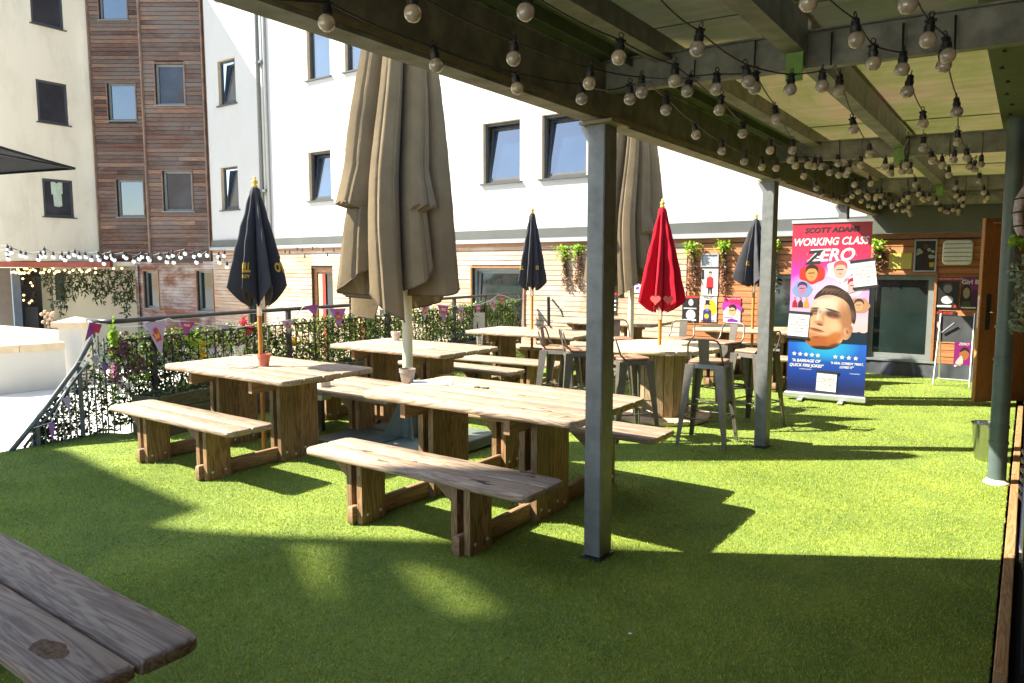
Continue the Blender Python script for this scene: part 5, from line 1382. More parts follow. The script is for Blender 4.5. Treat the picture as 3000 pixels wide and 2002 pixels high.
for (A, B, C, m0, kind) in pens:
    m_ = MB(); a, b_, c = [Vector(onF(*q, 0.05)) for q in (A, B, C)]
    bend = Vector((0.012, -0.008, 0))
    md1, md2 = a.lerp(c, .5)+bend, b_.lerp(c, .5)-bend
    m_.add([tuple(a), tuple(b_), tuple(md2), tuple(md1), tuple(c)], [(0,1,2,3),(3,2,4)]); po = m_.build('pennant', m0, bt)
    ctr = (a+b_)/2; dn_ = c-ctr; sd_ = (b_-a); off = Vector((0.004, -0.004, 0))
    if kind == 1:
        for (u, v, r1, mm, e) in ((0,.25,.10,redp,1),(0,.42,.17,redp,1),(0,.38,.11,yel,2),(0,.32,.05,redp,3)):
            m2 = MB(); cc = ctr+dn_*v+off*(1+e*.5); n = 9
            vs = [tuple(cc)]+[tuple(cc+sd_*r1*1.1*math.cos(6.283*k/n)*(1+.3*(k % 2))+dn_*r1*.8*math.sin(6.283*k/n)*(1+.3*(k % 2))) for k in range(n)]
            m2.add(vs, [(0, 1+k, 1+(k+1) % n) for k in range(n)]); m2.build('printed_flower', mm, po)
    if kind == 2:
        m2 = MB(); q = [ctr+sd_*x+dn_*y+off for x, y in ((-.36,.10),(.36,.10),(.26,.42),(-.26,.42))]; m2.add([tuple(p) for p in q], [(0,3,2,1)]); m2.build('printed_patch', redp, po)
        tv, tf = text_mesh('FREE', 1.0, 0, 0.02); m2 = MB(); 
        m2.add([tuple(ctr+sd_*(x*0.20)+dn_*(0.25-y*0.22)+off*1.6) for x, y, z in tv], tf); m2.build('printed_word', MT['paper'], po)
b2 = empty('stair_bunting', (0,0,0), 0, 'short run of pennant bunting tied along the sloping stair handrail', 'bunting')
mb = MB(); mb.tube([onX(x, y, XS+0.04) for x, y in ((262,952),(285,1035),(300,1080),(306,1130))], 0.004, 4); mb.tube([onX(x, y, XS+0.04) for x, y in ((222,1062),(262,1058),(200,1130),(150,1238),(105,1252))], 0.004, 4); mb.build('cord', MT['rope'], b2)
for (A, B, C, m0) in (((262,944),(300,952),(248,1002),pur),((266,1052),(288,1040),(284,1075),lil),((298,1068),(318,1070),(306,1100),pinkp),((182,1168),(206,1160),(205,1212),lil),((140,1242),(162,1238),(155,1296),pinkp)):
    m_ = MB(); m_.add([onX(*A, XS+0.05), onX(*B, XS+0.055), onX(*C, XS+0.06)], [(0,1,2)]); m_.build('pennant', m0, b2)
m_ = MB(); m_.add([onX(270,950,XS+.07), onX(298,955,XS+.07), onX(290,978,XS+.075), onX(268,970,XS+.075)], [(0,1,2,3)]); m_.build('printed_patch', redp, b2)

# ================================================================ FESTOON LIGHTS
def make_bulb(par_, r=0.0255, glass=None):
    m_ = MB(); m_.ball((0,0,0), r, 16, 10); g_ = m_.build('bulb', glass or MT['bulb'], par_, True)
    m_ = MB(); q = r/0.0255
    m_.lathe([(0.011*q,0.020*q),(0.0155*q,0.022*q),(0.0165*q,0.040*q),(0.013*q,0.042*q),(0.0125*q,0.060*q),(0.006*q,0.066*q)], 12)
    m_.tube([(0.009*q*math.sin(a), 0, (0.074-0.009*math.cos(a))*q) for a in np.linspace(0, 6.28, 9)], 0.0022*q, 5)
    m_.box(-0.018*q, 0.018*q, -0.004*q, 0.004*q, 0.052*q, 0.060*q)
    soft(m_.build('socket', MT['black'], g_)); return g_
proto = None
def festoon(label, pts, z=2.30, hub=None, ends=(), grp='festoon lights under the pergola', name='festoon_string', r=0.0255, glass=None, zfun=None, wire=True):
    t = empty(name, (0,0,0), 0, label, 'string lights', grp)
    ps = []
    global proto
    for (x, y, kind) in pts:
        zz = zfun(x, y) if zfun else z
        p = Vector(at(x, y, zz)) if not isinstance(zz, tuple) else Vector(deep(x, y, zz[0]))
        if kind:
            if proto is None or glass is not None:
                if glass is not None and 'pw' in globals() and pw.get(name): src = pw[name]
                else: src = None
            else: src = proto
            if src is None:
                g_ = make_bulb(t, r, glass)
                if glass is not None: pw[name] = g_
                else: proto = g_
            else: g_ = copy_tree(src, t)
            g_.location = p; g_.rotation_euler = (random.gauss(0,.10), random.gauss(0,.10), random.uniform(0,6.28))
            q = p+Vector((0,0,0.058*r/0.0255))
        else: q = p
        ps.append(q)
    out = []
    for a, b_ in zip(ps, ps[1:]):
        L_ = (b_-a).length
        for k in range(6):
            u = k/6; p = a.lerp(b_, u); p.z -= 0.04*L_*4*u*(1-u)*0.5*min(1, 1/L_); out.append(tuple(p))
    out.append(tuple(ps[-1]))
    m_ = MB(); m_.tube(out, 0.003*max(1, r/0.0255*0.9), 5, caps=False); m_.build('cable', MT['black'], t)
    return t
pw = {}
B = 1; K = 0
def c3(l): return [(2000+x/2.24, y/2.24, 1) for x, y in l]
def c2(l): return [(1000+x/2.24, y/2.24, 1) for x, y in l]
S_ = [
 ('festoon string nearest the edge beam, left of the front post', [(700,-20,0),(957,67,1)]+c2([(622,428),(1153,580),(1577,648)])+[(1780,265,0)]+c2([(1893,650)])+[(1905,240,0)]),
 ('festoon string crossing the beam web toward the front post', [(1120,-30,0)]+c2([(470,88),(1130,385),(1627,547),(1970,605)])+[(2050,228,0)]),
 ('festoon string from the top centre down to the first rafter', [(1480,-30,0)]+c2([(1208,80),(1820,378),(2187,532)])+[(2036,235,0)]),
 ('festoon string with the largest bulb below the roof centre', [(1900,-40,0)]+c3([(95,320),(430,535),(705,590),(915,567)])+[(2448,192,0)]),
 ('festoon string top right, passing under the first rafter to the second', [(2340,-60,0)]+c3([(825,15),(1137,262),(1250,418),(1440,457),(1475,602),(1577,815),(1577,968),(1637,1055)])+[(2745,462,0)]),
 ('festoon string farthest right near the green panels', [(2600,-60,0)]+c3([(1475,30),(1608,262),(1740,365),(1713,432),(1800,735),(1805,930),(1865,1040),(1915,1112)])+[(2860,455,0)]),
 ('festoon string dropping from the first rafter to the second at left', [(2038,238,0)]+c3([(30,597),(220,585),(472,578),(615,782),(722,987),(862,1092),(965,1133)])+[(2460,470,0)]),
 ('festoon string along the inside of the edge beam past the front post', [(1905,240,0)]+c2([(2130,722)])+c3([(87,885),(257,992),(403,1060),(520,1098),(613,1104)])+[(2300,470,0)]),
 ('festoon string parallel to the edge beam one bulb further in', [(2040,238,0)]+c3([(240,722),(393,877),(573,987),(708,1050),(740,1088),(823,1085),(908,1093)])+[(2425,460,0)]),
 ('festoon string from the first rafter bracket to the roof middle', [(2448,192,0)]+c3([(1027,597),(1123,850),(1225,1012),(1325,1097),(1363,1138),(1440,1128),(1463,1085)])+[(2662,462,0)]),
 ('festoon swag below the second rafter at its left half', [(2458,412,0)]+c3([(1020,1072),(1024,1150),(1072,1147),(1090,1117),(1170,1083)])+[(2522,410,0)]),
 ('festoon swag below the second rafter right of centre', [(2662,405,0)]+c3([(1365,1145),(1488,1125),(1527,1212),(1548,1275),(1572,1303),(1585,1315),(1618,1303)])+[(2733,525,0)]),
 ('festoon swag with a cluster under the second rafter at right', [(2785,400,0)]+c3([(1777,1052),(1703,1085),(1747,1150),(1793,1230),(1795,1285),(1820,1313),(1843,1303)])+[(2832,520,0)]),
 ('festoon string at far right beyond the second rafter', [(2880,395,0)]+c3([(1955,1080),(1885,1097),(1948,1190),(1975,1265),(2003,1300),(1988,1320)])+[(2895,525,0)]),
 ('festoon string along the edge beam beyond the second post', [(2350,505,0)]+c3([(795,1156),(878,1236),(920,1287),(987,1317),(1022,1325),(1080,1313),(1113,1290)])+[(2505,560,0)]),
 ('festoon string in the third bay at left of centre', [(2488,520,0)]+c3([(1127,1212),(1153,1260),(1172,1321),(1220,1352),(1250,1363),(1298,1357),(1325,1330)])+[(2600,560,0)]),
 ('festoon string in the third bay near the centre purlin', [(2552,520,0)]+c3([(1235,1206),(1208,1285),(1220,1300),(1272,1287),(1268,1305),(1300,1287),(1375,1347),(1375,1360)])+[(2630,585,0)]),
 ('festoon string cluster over the banner top right', [(2655,525,0)]+c3([(1480,1295),(1450,1315),(1418,1340),(1400,1383),(1448,1385),(1465,1380),(1485,1358)])+[(2670,570,0)]),
 ('farthest festoon cluster hanging lowest above the far wall', [(2650,600,0)]+c3([(1480,1378),(1487,1395),(1495,1412)])+[(2680,590,0)]),
 ('farthest festoon string above the open door', [(2738,575,0)]+c3([(1665,1332),(1690,1375),(1722,1390),(1742,1395),(1774,1380),(1808,1383),(1810,1405),(1840,1350)])+[(2835,560,0)]),
]
for lab, pts in S_: festoon(lab, pts)
# ties from rafter down to the strings
tz = empty('hanging_wires', (0,0,0), 0, 'short black tie wires hanging from the pergola rafters', 'wires')
for (x, y0, y1, Y) in ((2036,175,236,3.38),(2213,115,200,3.38),(2437,95,192,3.38),(2647,68,170,3.38),(2800,45,150,3.38),(2460,412,470,6.42),(2523,410,470,6.42),(2664,402,470,6.42),(2785,396,460,6.42),(2880,390,455,6.42),(2583,525,565,9.47),(2660,525,570,9.47),(2732,520,560,9.47),(2832,518,560,9.47),(2895,520,570,9.47)):
    mb = MB(); mb.tube([onY(x, y0, Y), onY(x-3, y1, Y-0.02)], 0.004, 4); mb.build('tie_wire', MT['black'], tz)
# strings over the lower courtyard
L1 = [(57,80),(148,118),(272,148),(313,98),(378,130),(460,150),(526,115),(608,130),(695,125),(735,177),(795,140),(880,127),(947,160),(1003,130),(1056,152),(1130,135),(1190,130)]
L2 = [(53,110),(82,97),(183,127),(290,125),(318,125),(437,132),(487,127),(563,130),(645,150),(702,150),(750,132),(790,122),(808,150),(892,137),(983,145),(1048,135),(1180,165),(60,145)]
R1 = [(1140,268),(1185,235),(1275,230),(1290,268),(1360,222),(1435,232),(1490,298)]; R2 = [(1135,225),(1215,210),(1310,220),(1440,268),(1470,225)]
R3 = [(1835,238),(1870,200),(1950,185),(2000,230),(2120,190),(2150,222)]; R4 = [(1900,205),(1985,190),(2050,180),(2190,190),(2260,188)]
f8 = lambda l: [(x/2.412, 700+y/2.412, 1) for x, y in l]; f4 = lambda l: [(x/2.24, 650+y/2.24, 1) for x, y in l]
for lab, l, r_ in (('white bulb festoon across the courtyard, lower run at the left', sorted(f8(L1))+sorted(f4(R1)), 'a'), ('white bulb festoon across the courtyard, upper run at the left', sorted(f8(L2))+sorted(f4(R2)), 'b')):
    festoon(lab, [(-60, l[0][1]-12, 0)]+l+[(800, 738, 0)], zfun=lambda x, y: (13.5,), grp='festoon lights over the lower courtyard', name='courtyard_festoon', r=0.037, glass=MT['bulbw'])
for lab, l in (('distant dark socket festoon right of the charcoal parasol, lower run', f4(R3)), ('distant dark socket festoon right of the charcoal parasol, upper run', f4(R4))):
    festoon(lab, [(770, 735, 0)]+l+[(1030, 728, 0)], zfun=lambda x, y: (16.5,), grp='festoon lights over the lower courtyard', name='far_festoon', r=0.022, glass=MT['black'])

# ================================================================ BANNER
ba = Vector((-2.362, 9.14, 0)); bb_ = Vector((-1.50, 9.20, 0)); bu = bb_-ba; BW = bu.length; bu.normalize(); bn = Vector((bu.y, -bu.x, 0)); BH = 2.03; Z0 = 0.10
BMx = Matrix(((bu.x, bn.x, 0, ba.x), (bu.y, bn.y, 0, ba.y), (0,0,1,0), (0,0,0,1)))
bnr = empty('comedy_show_banner', (0,0,0), 0, 'tall pull-up show banner with a large face, red at the top and blue below', 'banner')
m, nt, b = newmat('banner print')
sep = nt.nodes.new('ShaderNodeSeparateXYZ'); nt.links.new(coords(nt), sep.inputs[0])
g = mth(nt, 'DIVIDE', mth(nt, 'SUBTRACT', sep.outputs['Z'], Z0), BH)
base = ramp(nt, g, [(0.0,(0.008,0.015,0.06)),(0.09,(0.01,0.02,0.10)),(0.20,(0.01,0.06,0.30)),(0.315,(0.01,0.30,0.60)),(0.345,(0.85,0.62,0.45)),(0.44,(0.86,0.66,0.62)),(0.56,(0.78,0.40,0.66)),(0.70,(0.66,0.04,0.48)),(0.80,(0.70,0.03,0.12)),(1.0,(0.62,0.02,0.03))])
ux = mth(nt, 'DIVIDE', mth(nt, 'SUBTRACT', mth(nt, 'ADD', mth(nt, 'MULTIPLY', sep.outputs['X'], bu.x), mth(nt, 'MULTIPLY', sep.outputs['Y'], bu.y)), ba.x*bu.x+ba.y*bu.y), BW)
def radial(cu, cv, ru, rv):
    du_ = mth(nt, 'DIVIDE', mth(nt, 'SUBTRACT', ux, cu), ru); dv_ = mth(nt, 'DIVIDE', mth(nt, 'SUBTRACT', g, cv), rv)
    d_ = mth(nt, 'ADD', mth(nt, 'MULTIPLY', du_, du_), mth(nt, 'MULTIPLY', dv_, dv_))
    return ramp(nt, d_, [(0.0, (1,1,1)), (1.0, (0,0,0))])
base = mix(nt, mth(nt, 'MULTIPLY', radial(0.55, 0.62, 0.62, 0.13), 0.85), base, (0.86, 0.76, 0.88))
below = ramp(nt, g, [(0.325, (1,1,1)), (0.335, (0,0,0))])
base = mix(nt, below, base, mix(nt, radial(0.5, 0.275, 0.42, 0.09), ramp(nt, g, [(0.03, (0.008,0.018,0.09)), (0.12, (0.01,0.06,0.32)), (0.28, (0.015,0.16,0.62))]), (0.02, 0.50, 0.68)))
base = mix(nt, 1.0, base, (0.60, 0.50, 0.62), 'MULTIPLY')
nt.links.new(base, b.inputs['Base Color']); b.inputs['Roughness'].default_value = 0.4
mb = MB(); mb.box(0, BW, -0.0015, 0.0015, Z0, Z0+BH, M=BMx); sheet = mb.build('banner_sheet', m, bnr)
mb = MB(); mb.box(-0.01, BW+0.01, -0.012, 0.012, Z0+BH, Z0+BH+0.035, M=BMx); mb.build('top_bar', MT['alu'], bnr)
mb = MB(); mb.slab([(-0.02,-0.05),(BW+0.02,-0.05),(BW+0.02,0.06),(-0.02,0.06)], 0.03, 0.10, 0.012, M=BMx); cs = mb.build('cassette', MT['alu'], bnr)
for u in (0.2, 0.72):
    mb = MB(); mb.box(BW*u-0.03, BW*u+0.03, -0.14, 0.16, 0.012, 0.03, M=BMx, b=0.004); mb.build('foot', MT['alu'], bnr)
mb = MB(); mb.tube([tuple(BMx @ Vector((BW/2,-0.03,0.1))), tuple(BMx @ Vector((BW/2,-0.02,Z0+BH)))], 0.008, 6); mb.build('support_pole', MT['alu'], bnr)
def smooth(pts, n=6):
    out = []; m_ = len(pts)
    for i in range(m_):
        p0, p1, p2, p3 = [pts[(i+k-1) % m_] for k in range(4)]
        for k in range(n):
            t = k/n; out.append(tuple(0.5*((2*p1[d])+(-p0[d]+p2[d])*t+(2*p0[d]-5*p1[d]+4*p2[d]-p3[d])*t*t+(-p0[d]+3*p1[d]-3*p2[d]+p3[d])*t**3) for d in (0, 1)))
    return out
from mathutils.geometry import tessellate_polygon
def art(name, pts, col, lay, par_=sheet, sm=True, M=BMx, W_=BW, H_=BH, z0=Z0, base_off=0.0018):
    # pts in 0..1 of the sheet, origin lower left
    P = smooth(pts) if sm else pts
    vs = [tuple(M @ Vector((u*W_, base_off+lay*0.0007, z0+v*H_))) for u, v in P]
    tri = tessellate_polygon([[Vector((u*W_, v*H_, 0)) for u, v in P]])
    m_ = MB(); m_.add(vs, [tuple(t) for t in tri]); mat = col if not isinstance(col, tuple) else flat('print '+name, tuple(q_*0.55 for q_ in col), 0.45)
    return m_.build(name, mat, par_)
def ellp(cx, cy, rx, ry, n=14, j=0.0, rot=0):
    out = []
    for k in range(n):
        a = 6.283*k/n; r_ = 1+random.uniform(-j, j); x = rx*r_*math.cos(a); y = ry*r_*math.sin(a)
        out.append((cx+x*math.cos(rot)-y*math.sin(rot)/2, cy+x*math.sin(rot)/2+y*math.cos(rot)))
    return out
def btext(s, size, u, v, col, lay=3, bold=0.0, shear=0.25, rot=0.0, sx_=1.0, par_=sheet, M=BMx, W_=BW, H_=BH, z0=Z0, align='CENTER', name='lettering', base_off=0.0018):
    tv, tf = text_mesh(s, size, 0, bold, shear, align); m_ = MB(); c, s2 = math.cos(rot), math.sin(rot)
    m_.add([tuple(M @ Vector((u*W_+x*sx_*c-y*s2, base_off+lay*0.0007, z0+v*H_+x*sx_*s2+y*c))) for x, y, z in tv], tf)
    return m_.build(name, col, par_)
blackp = MT['ink']; whitep = MT['paper']
art('crowd_line', [(0,0.30)]+[(i/30, 0.325+0.016*random.random()+(0.035 if i > 22 else 0.0)+(0.02 if i < 6 else 0)) for i in range(31)]+[(1,0.30)], (0.012,0.03,0.06), 1.0, sm=False)
btext('SCOTT ADAMS', 0.083, 0.50, 0.957, blackp, bold=0.003, rot=0.015, sx_=1.05)
btext('WORKING CLASS', 0.122, 0.485, 0.890, whitep, bold=0.003, rot=0.02, sx_=0.84)
btext('ZERO', 0.20, 0.50, 0.81, whitep, bold=0.005, rot=0.03, sx_=0.98)
btext('H', 0.14, 0.33, 0.80, whitep, 2.5, bold=0.003, rot=0.03)
btext('Z', 0.215, 0.275, 0.797, blackp, 3.6, bold=0.007, rot=0.05, sx_=1.1)
for k in range(14):
    u = 0.18+0.66*random.random(); v = 0.775+0.07*random.random()
    art('paint_splash', [(u,v),(u+0.008,v-0.003),(u+0.03,v-0.018-0.01*random.random()),(u+0.012,v-0.008)], whitep, 3.2, sm=False)
# small cut-out heads
def head(cx, cy, s, skin, hair, bg=None, lay=2):
    if bg: art('cloud_shape', ellp(cx, cy, s*1.75, s*0.62, 12, 0.15), bg, lay-0.5)
    art('small_portrait', ellp(cx, cy, s*0.80, s*0.46, 10), skin, lay)
    art('small_portrait_hair', [(cx-s*.8,cy+s*.1),(cx-s*.7,cy+s*.42),(cx,cy+s*.58),(cx+s*.75,cy+s*.42),(cx+s*.85,cy+s*.08),(cx+s*.45,cy+s*.30),(cx-s*.4,cy+s*.30)], hair, lay+.3)
    art('small_portrait_eyes', [(cx-s*.45,cy+s*.06),(cx+s*.4,cy+s*.08),(cx+s*.4,cy+s*.02),(cx-s*.45,cy-s*.0)], (0.12,0.05,0.04), lay+.4, sm=False)
    art('small_portrait_mouth', [(cx-s*.28,cy-s*.18),(cx+s*.25,cy-s*.16),(cx+s*.1,cy-s*.24)], (0.55,0.12,0.10), lay+.4, sm=False)
head(0.27, 0.705, 0.095, (0.72,0.36,0.12), (0.06,0.02,0.015), (0.62,0.05,0.03)); head(0.63, 0.725, 0.10, (0.82,0.52,0.42), (0.75,0.12,0.12), (0.86,0.72,0.84))
head(0.155, 0.615, 0.075, (0.55,0.25,0.45), (0.05,0.04,0.12), (0.25,0.40,0.70)); head(0.80, 0.635, 0.085, (0.80,0.50,0.5), (0.5,0.02,0.05), (0.88,0.75,0.86))
head(0.88, 0.525, 0.07, (0.72,0.42,0.22), (0.08,0.05,0.04), (0.60,0.32,0.18))
for k, c in enumerate(((0.5,0.02,0.03),(0.06,0.03,0.05),(0.70,0.38,0.04))):
    u = 0.065+0.075*k; art('small_figure', [(u-.035,.505),(u+.035,.505),(u+.03,.535),(u+.012,.545),(u+.012,.565),(u-.012,.565),(u-.012,.545),(u-.03,.535)], c, 2, sm=False)
    art('small_figure_face', ellp(u,.555,.013,.006,8), (0.7,0.4,0.25), 2.3)
# large tilted face
fc = [(0.20,0.335),(0.235,0.30),(0.33,0.268),(0.48,0.262),(0.60,0.275),(0.68,0.305),(0.72,0.345),(0.78,0.40),(0.835,0.475),(0.80,0.54),(0.70,0.585),(0.55,0.60),(0.42,0.585),(0.33,0.555),(0.275,0.50),(0.28,0.455),(0.265,0.42),(0.225,0.375)]
def soft_print(name, base_col, blobs):
    # printed photograph tones: soft elliptical patches in sheet coordinates
    m, nt, b = newmat(name)
    sep = nt.nodes.new('ShaderNodeSeparateXYZ'); nt.links.new(coords(nt), sep.inputs[0])
    v_ = mth(nt, 'DIVIDE', mth(nt, 'SUBTRACT', sep.outputs['Z'], Z0), BH)
    u_ = mth(nt, 'DIVIDE', mth(nt, 'SUBTRACT', mth(nt, 'ADD', mth(nt, 'MULTIPLY', sep.outputs['X'], bu.x), mth(nt, 'MULTIPLY', sep.outputs['Y'], bu.y)), ba.x*bu.x+ba.y*bu.y), BW)
    col = ramp(nt, u_, [(0.2, base_col), (0.21, base_col)])
    for (cu, cv, ru, rv, rot, cc, k, sh) in blobs:
        du = mth(nt, 'MULTIPLY', mth(nt, 'SUBTRACT', u_, cu), 1.0); dv = mth(nt, 'MULTIPLY', mth(nt, 'SUBTRACT', v_, cv), 2.35)
        c_, s_ = math.cos(rot), math.sin(rot)
        a1 = mth(nt, 'DIVIDE', mth(nt, 'ADD', mth(nt, 'MULTIPLY', du, c_), mth(nt, 'MULTIPLY', dv, s_)), ru)
        a2 = mth(nt, 'DIVIDE', mth(nt, 'SUBTRACT', mth(nt, 'MULTIPLY', dv, c_), mth(nt, 'MULTIPLY', du, s_)), rv)
        d = mth(nt, 'ADD', mth(nt, 'MULTIPLY', a1, a1), mth(nt, 'MULTIPLY', a2, a2))
        f = ramp(nt, d, [(sh, (k,)*3), (1.0, (0,)*3)])
        col = mix(nt, f, col, cc)
    col = mix(nt, 1.0, col, (0.50, 0.46, 0.44), 'MULTIPLY')
    nt.links.new(col, b.inputs['Base Color']); b.inputs['Roughness'].default_value = 0.45
    return m
sk = soft_print('portrait print', (0.86,0.55,0.30), [
    (0.47,0.53,0.22,0.16,0.0,(0.92,0.80,0.68),0.9,0.1), (0.42,0.575,0.2,0.05,0.1,(0.55,0.28,0.16),0.5,0.0),
    (0.75,0.42,0.13,0.34,0.25,(0.45,0.19,0.075),0.9,0.15), (0.80,0.50,0.07,0.16,0.3,(0.28,0.15,0.09),0.8,0.1),
    (0.42,0.297,0.27,0.125,0.05,(0.50,0.13,0.018),0.97,0.5), (0.60,0.335,0.15,0.09,0.5,(0.58,0.19,0.03),0.92,0.25), (0.27,0.345,0.09,0.06,0.2,(0.62,0.27,0.07),0.8,0.1),
    (0.43,0.268,0.22,0.04,0.03,(0.045,0.012,0.006),0.97,0.35), (0.60,0.285,0.12,0.04,0.35,(0.08,0.025,0.01),0.9,0.1),
    (0.60,0.40,0.10,0.08,0.0,(0.90,0.66,0.42),0.6,0.0), (0.56,0.468,0.13,0.065,-0.25,(0.10,0.035,0.02),0.97,0.25), (0.335,0.482,0.09,0.052,0.05,(0.12,0.045,0.025),0.95,0.25),
    (0.57,0.452,0.05,0.012,-0.2,(0.75,0.12,0.04),0.85,0.1), (0.34,0.476,0.035,0.011,0.0,(0.55,0.38,0.30),0.8,0.1),
    (0.56,0.492,0.12,0.016,-0.28,(0.03,0.012,0.01),0.95,0.3), (0.335,0.503,0.075,0.014,0.05,(0.03,0.012,0.01),0.95,0.3),
    (0.375,0.46,0.022,0.13,-0.1,(0.95,0.82,0.70),0.8,0.0), (0.44,0.455,0.03,0.10,0.1,(0.45,0.18,0.07),0.6,0.0), (0.395,0.418,0.085,0.04,-0.15,(0.55,0.22,0.09),0.85,0.1), (0.405,0.407,0.055,0.018,-0.2,(0.10,0.03,0.02),0.9,0.2),
    (0.36,0.374,0.13,0.035,-0.22,(0.50,0.13,0.06),0.9,0.1), (0.365,0.377,0.115,0.010,-0.24,(0.10,0.02,0.015),0.95,0.3), (0.355,0.350,0.08,0.022,-0.15,(0.62,0.24,0.13),0.7,0.1), (0.355,0.333,0.06,0.018,0.0,(0.20,0.06,0.02),0.7,0.0),
    (0.745,0.37,0.045,0.07,0.3,(0.80,0.50,0.28),0.8,0.2), (0.755,0.37,0.022,0.045,0.3,(0.28,0.09,0.03),0.9,0.1)])
art('portrait_face', fc, sk, 2.2)
art('portrait_ear', [(0.69,0.335),(0.75,0.325),(0.80,0.35),(0.815,0.395),(0.78,0.41),(0.73,0.38)], sk, 2.3)
hr = soft_print('portrait hair print', (0.035,0.014,0.010), [(0.50,0.612,0.16,0.03,0.0,(0.22,0.12,0.08),0.7,0.0), (0.68,0.575,0.09,0.05,-0.3,(0.12,0.06,0.045),0.6,0.0), (0.80,0.47,0.05,0.09,0.2,(0.24,0.13,0.08),0.7,0.0)])
art('portrait_hair', [(0.315,0.555),(0.34,0.585),(0.40,0.612),(0.47,0.637),(0.56,0.638),(0.66,0.62),(0.75,0.59),(0.82,0.535),(0.85,0.47),(0.835,0.42),(0.80,0.435),(0.79,0.475),(0.765,0.52),(0.70,0.553),(0.62,0.572),(0.52,0.583),(0.42,0.578)], hr, 2.8)
for k in range(7):
    u = 0.40+0.055*k; art('portrait_hair_strand', [(u,0.592),(u+0.075,0.625-0.004*k),(u+0.085,0.622-0.004*k),(u+0.012,0.590)], (0.20,0.11,0.075), 3.0, sm=False)
def star(cx, cy, r_):
    pts = [(cx+(r_ if k % 2 == 0 else r_*.42)*math.sin(6.283*k/10)/BW, cy+(r_ if k % 2 == 0 else r_*.42)*math.cos(6.283*k/10)/BH) for k in range(10)]
    art('star', pts, whitep, 3, sm=False)
for k in range(5): star(0.085+k*0.078, 0.228-k*0.001, 0.029)
for k in range(4): star(0.62+k*0.085, 0.222-k*0.001, 0.029)
btext('"A BARRAGE OF', 0.050, 0.24, 0.188, whitep, bold=0.001, rot=0.0, sx_=0.9); btext('QUICK FIRE JOKES"', 0.050, 0.245, 0.160, whitep, bold=0.001, sx_=0.9); btext('COMEDY REVIEW', 0.018, 0.24, 0.138, whitep)
btext('"A REAL COMEDY TREAT,', 0.038, 0.765, 0.185, whitep, bold=0.0008, sx_=0.82); btext('LOVED IT"', 0.038, 0.765, 0.163, whitep, bold=0.0008, sx_=0.85); btext('MAIN NOTES', 0.018, 0.87, 0.128, whitep)
def card(u, v, w, h, rot, lab, lay=6):
    Mc = BMx @ Matrix.Translation((u*BW, 0.006, Z0+v*BH)) @ Matrix.Rotation(rot, 4, 'Y')
    t = empty('paper_notice', (0,0,0), 0, lab, 'notice', 'white paper notices taped to the banner')
    m_ = MB(); m_.box(-w/2, w/2, 0, 0.003, -h/2, h/2, M=Mc); s_ = m_.build('sheet', MT['paper'], t)
    for z in (h/2-0.01, -h/2-0.02):
        m_ = MB(); m_.box(-w/2-0.015, w/2+0.015, -0.001, 0.006, z, z+0.03, M=Mc); m_.build('tape_strip', MT['ink'], t)
    for k, tx in enumerate(('Scott Adams', '5 - 28 AUG', 'FREE SHOW', '6.45 PM', 'Comedy')):
        tv, tf = text_mesh(tx, 0.034 if k != 2 else 0.04, 0, 0.0006); m_ = MB(); zz = h/2-0.07-k*(h-0.1)/5
        m_.add([tuple(Mc @ Vector((x, 0.0042, zz+y))) for x, y, z in tv], tf); m_.build('print', plain('grey ink', (0.25,0.25,0.27), 0.8), s_)
card(0.93, 0.705, 0.24, 0.30, R(-8), 'white notice taped askew at the banner right edge')
card(0.125, 0.40, 0.235, 0.29, R(3), 'white notice taped over the banner left edge beside the face')
card(0.52, 0.068, 0.22, 0.235, R(2), 'white notice taped at the banner foot')

# ================================================================ WALL DISPLAYS on the cedar wall
YP = YW-0.030
def wm(x, y): return onY(x, y, YP)
def poster(lab, x0, y0, x1, y1, bg, draw=None, cat='poster', name='poster', frame=None, grp='posters on the cedar wall'):
    a = wm(x0, y1); b_ = wm(x1, y0); w = b_[0]-a[0]; h = b_[2]-a[2]
    M = Matrix(((1,0,0,a[0]), (0,-1,0,YP), (0,0,1,0), (0,0,0,1)))
    t = empty(name, (0,0,0), 0, lab, cat, grp)
    m_ = MB(); m_.box(0, w, 0, 0.004, a[2], a[2]+h, M=M); s_ = m_.build('sheet', bg if not isinstance(bg, tuple) else flat('poster ground', tuple(q_*0.6 for q_ in bg), 0.4), t)
    kw = dict(par_=s_, M=M, W_=w, H_=h, z0=a[2], base_off=0.0045)
    if frame:
        m_ = MB(); f = 0.022
        for q in ((0,w,0,f),(0,w,h-f,h),(0,f,f,h-f),(w-f,w,f,h-f)): m_.box(q[0], q[1], 0.0045, 0.02, a[2]+q[2], a[2]+q[3], M=M)
        m_.build('frame', frame, t)
    if draw: draw(kw, w, h)
    return t
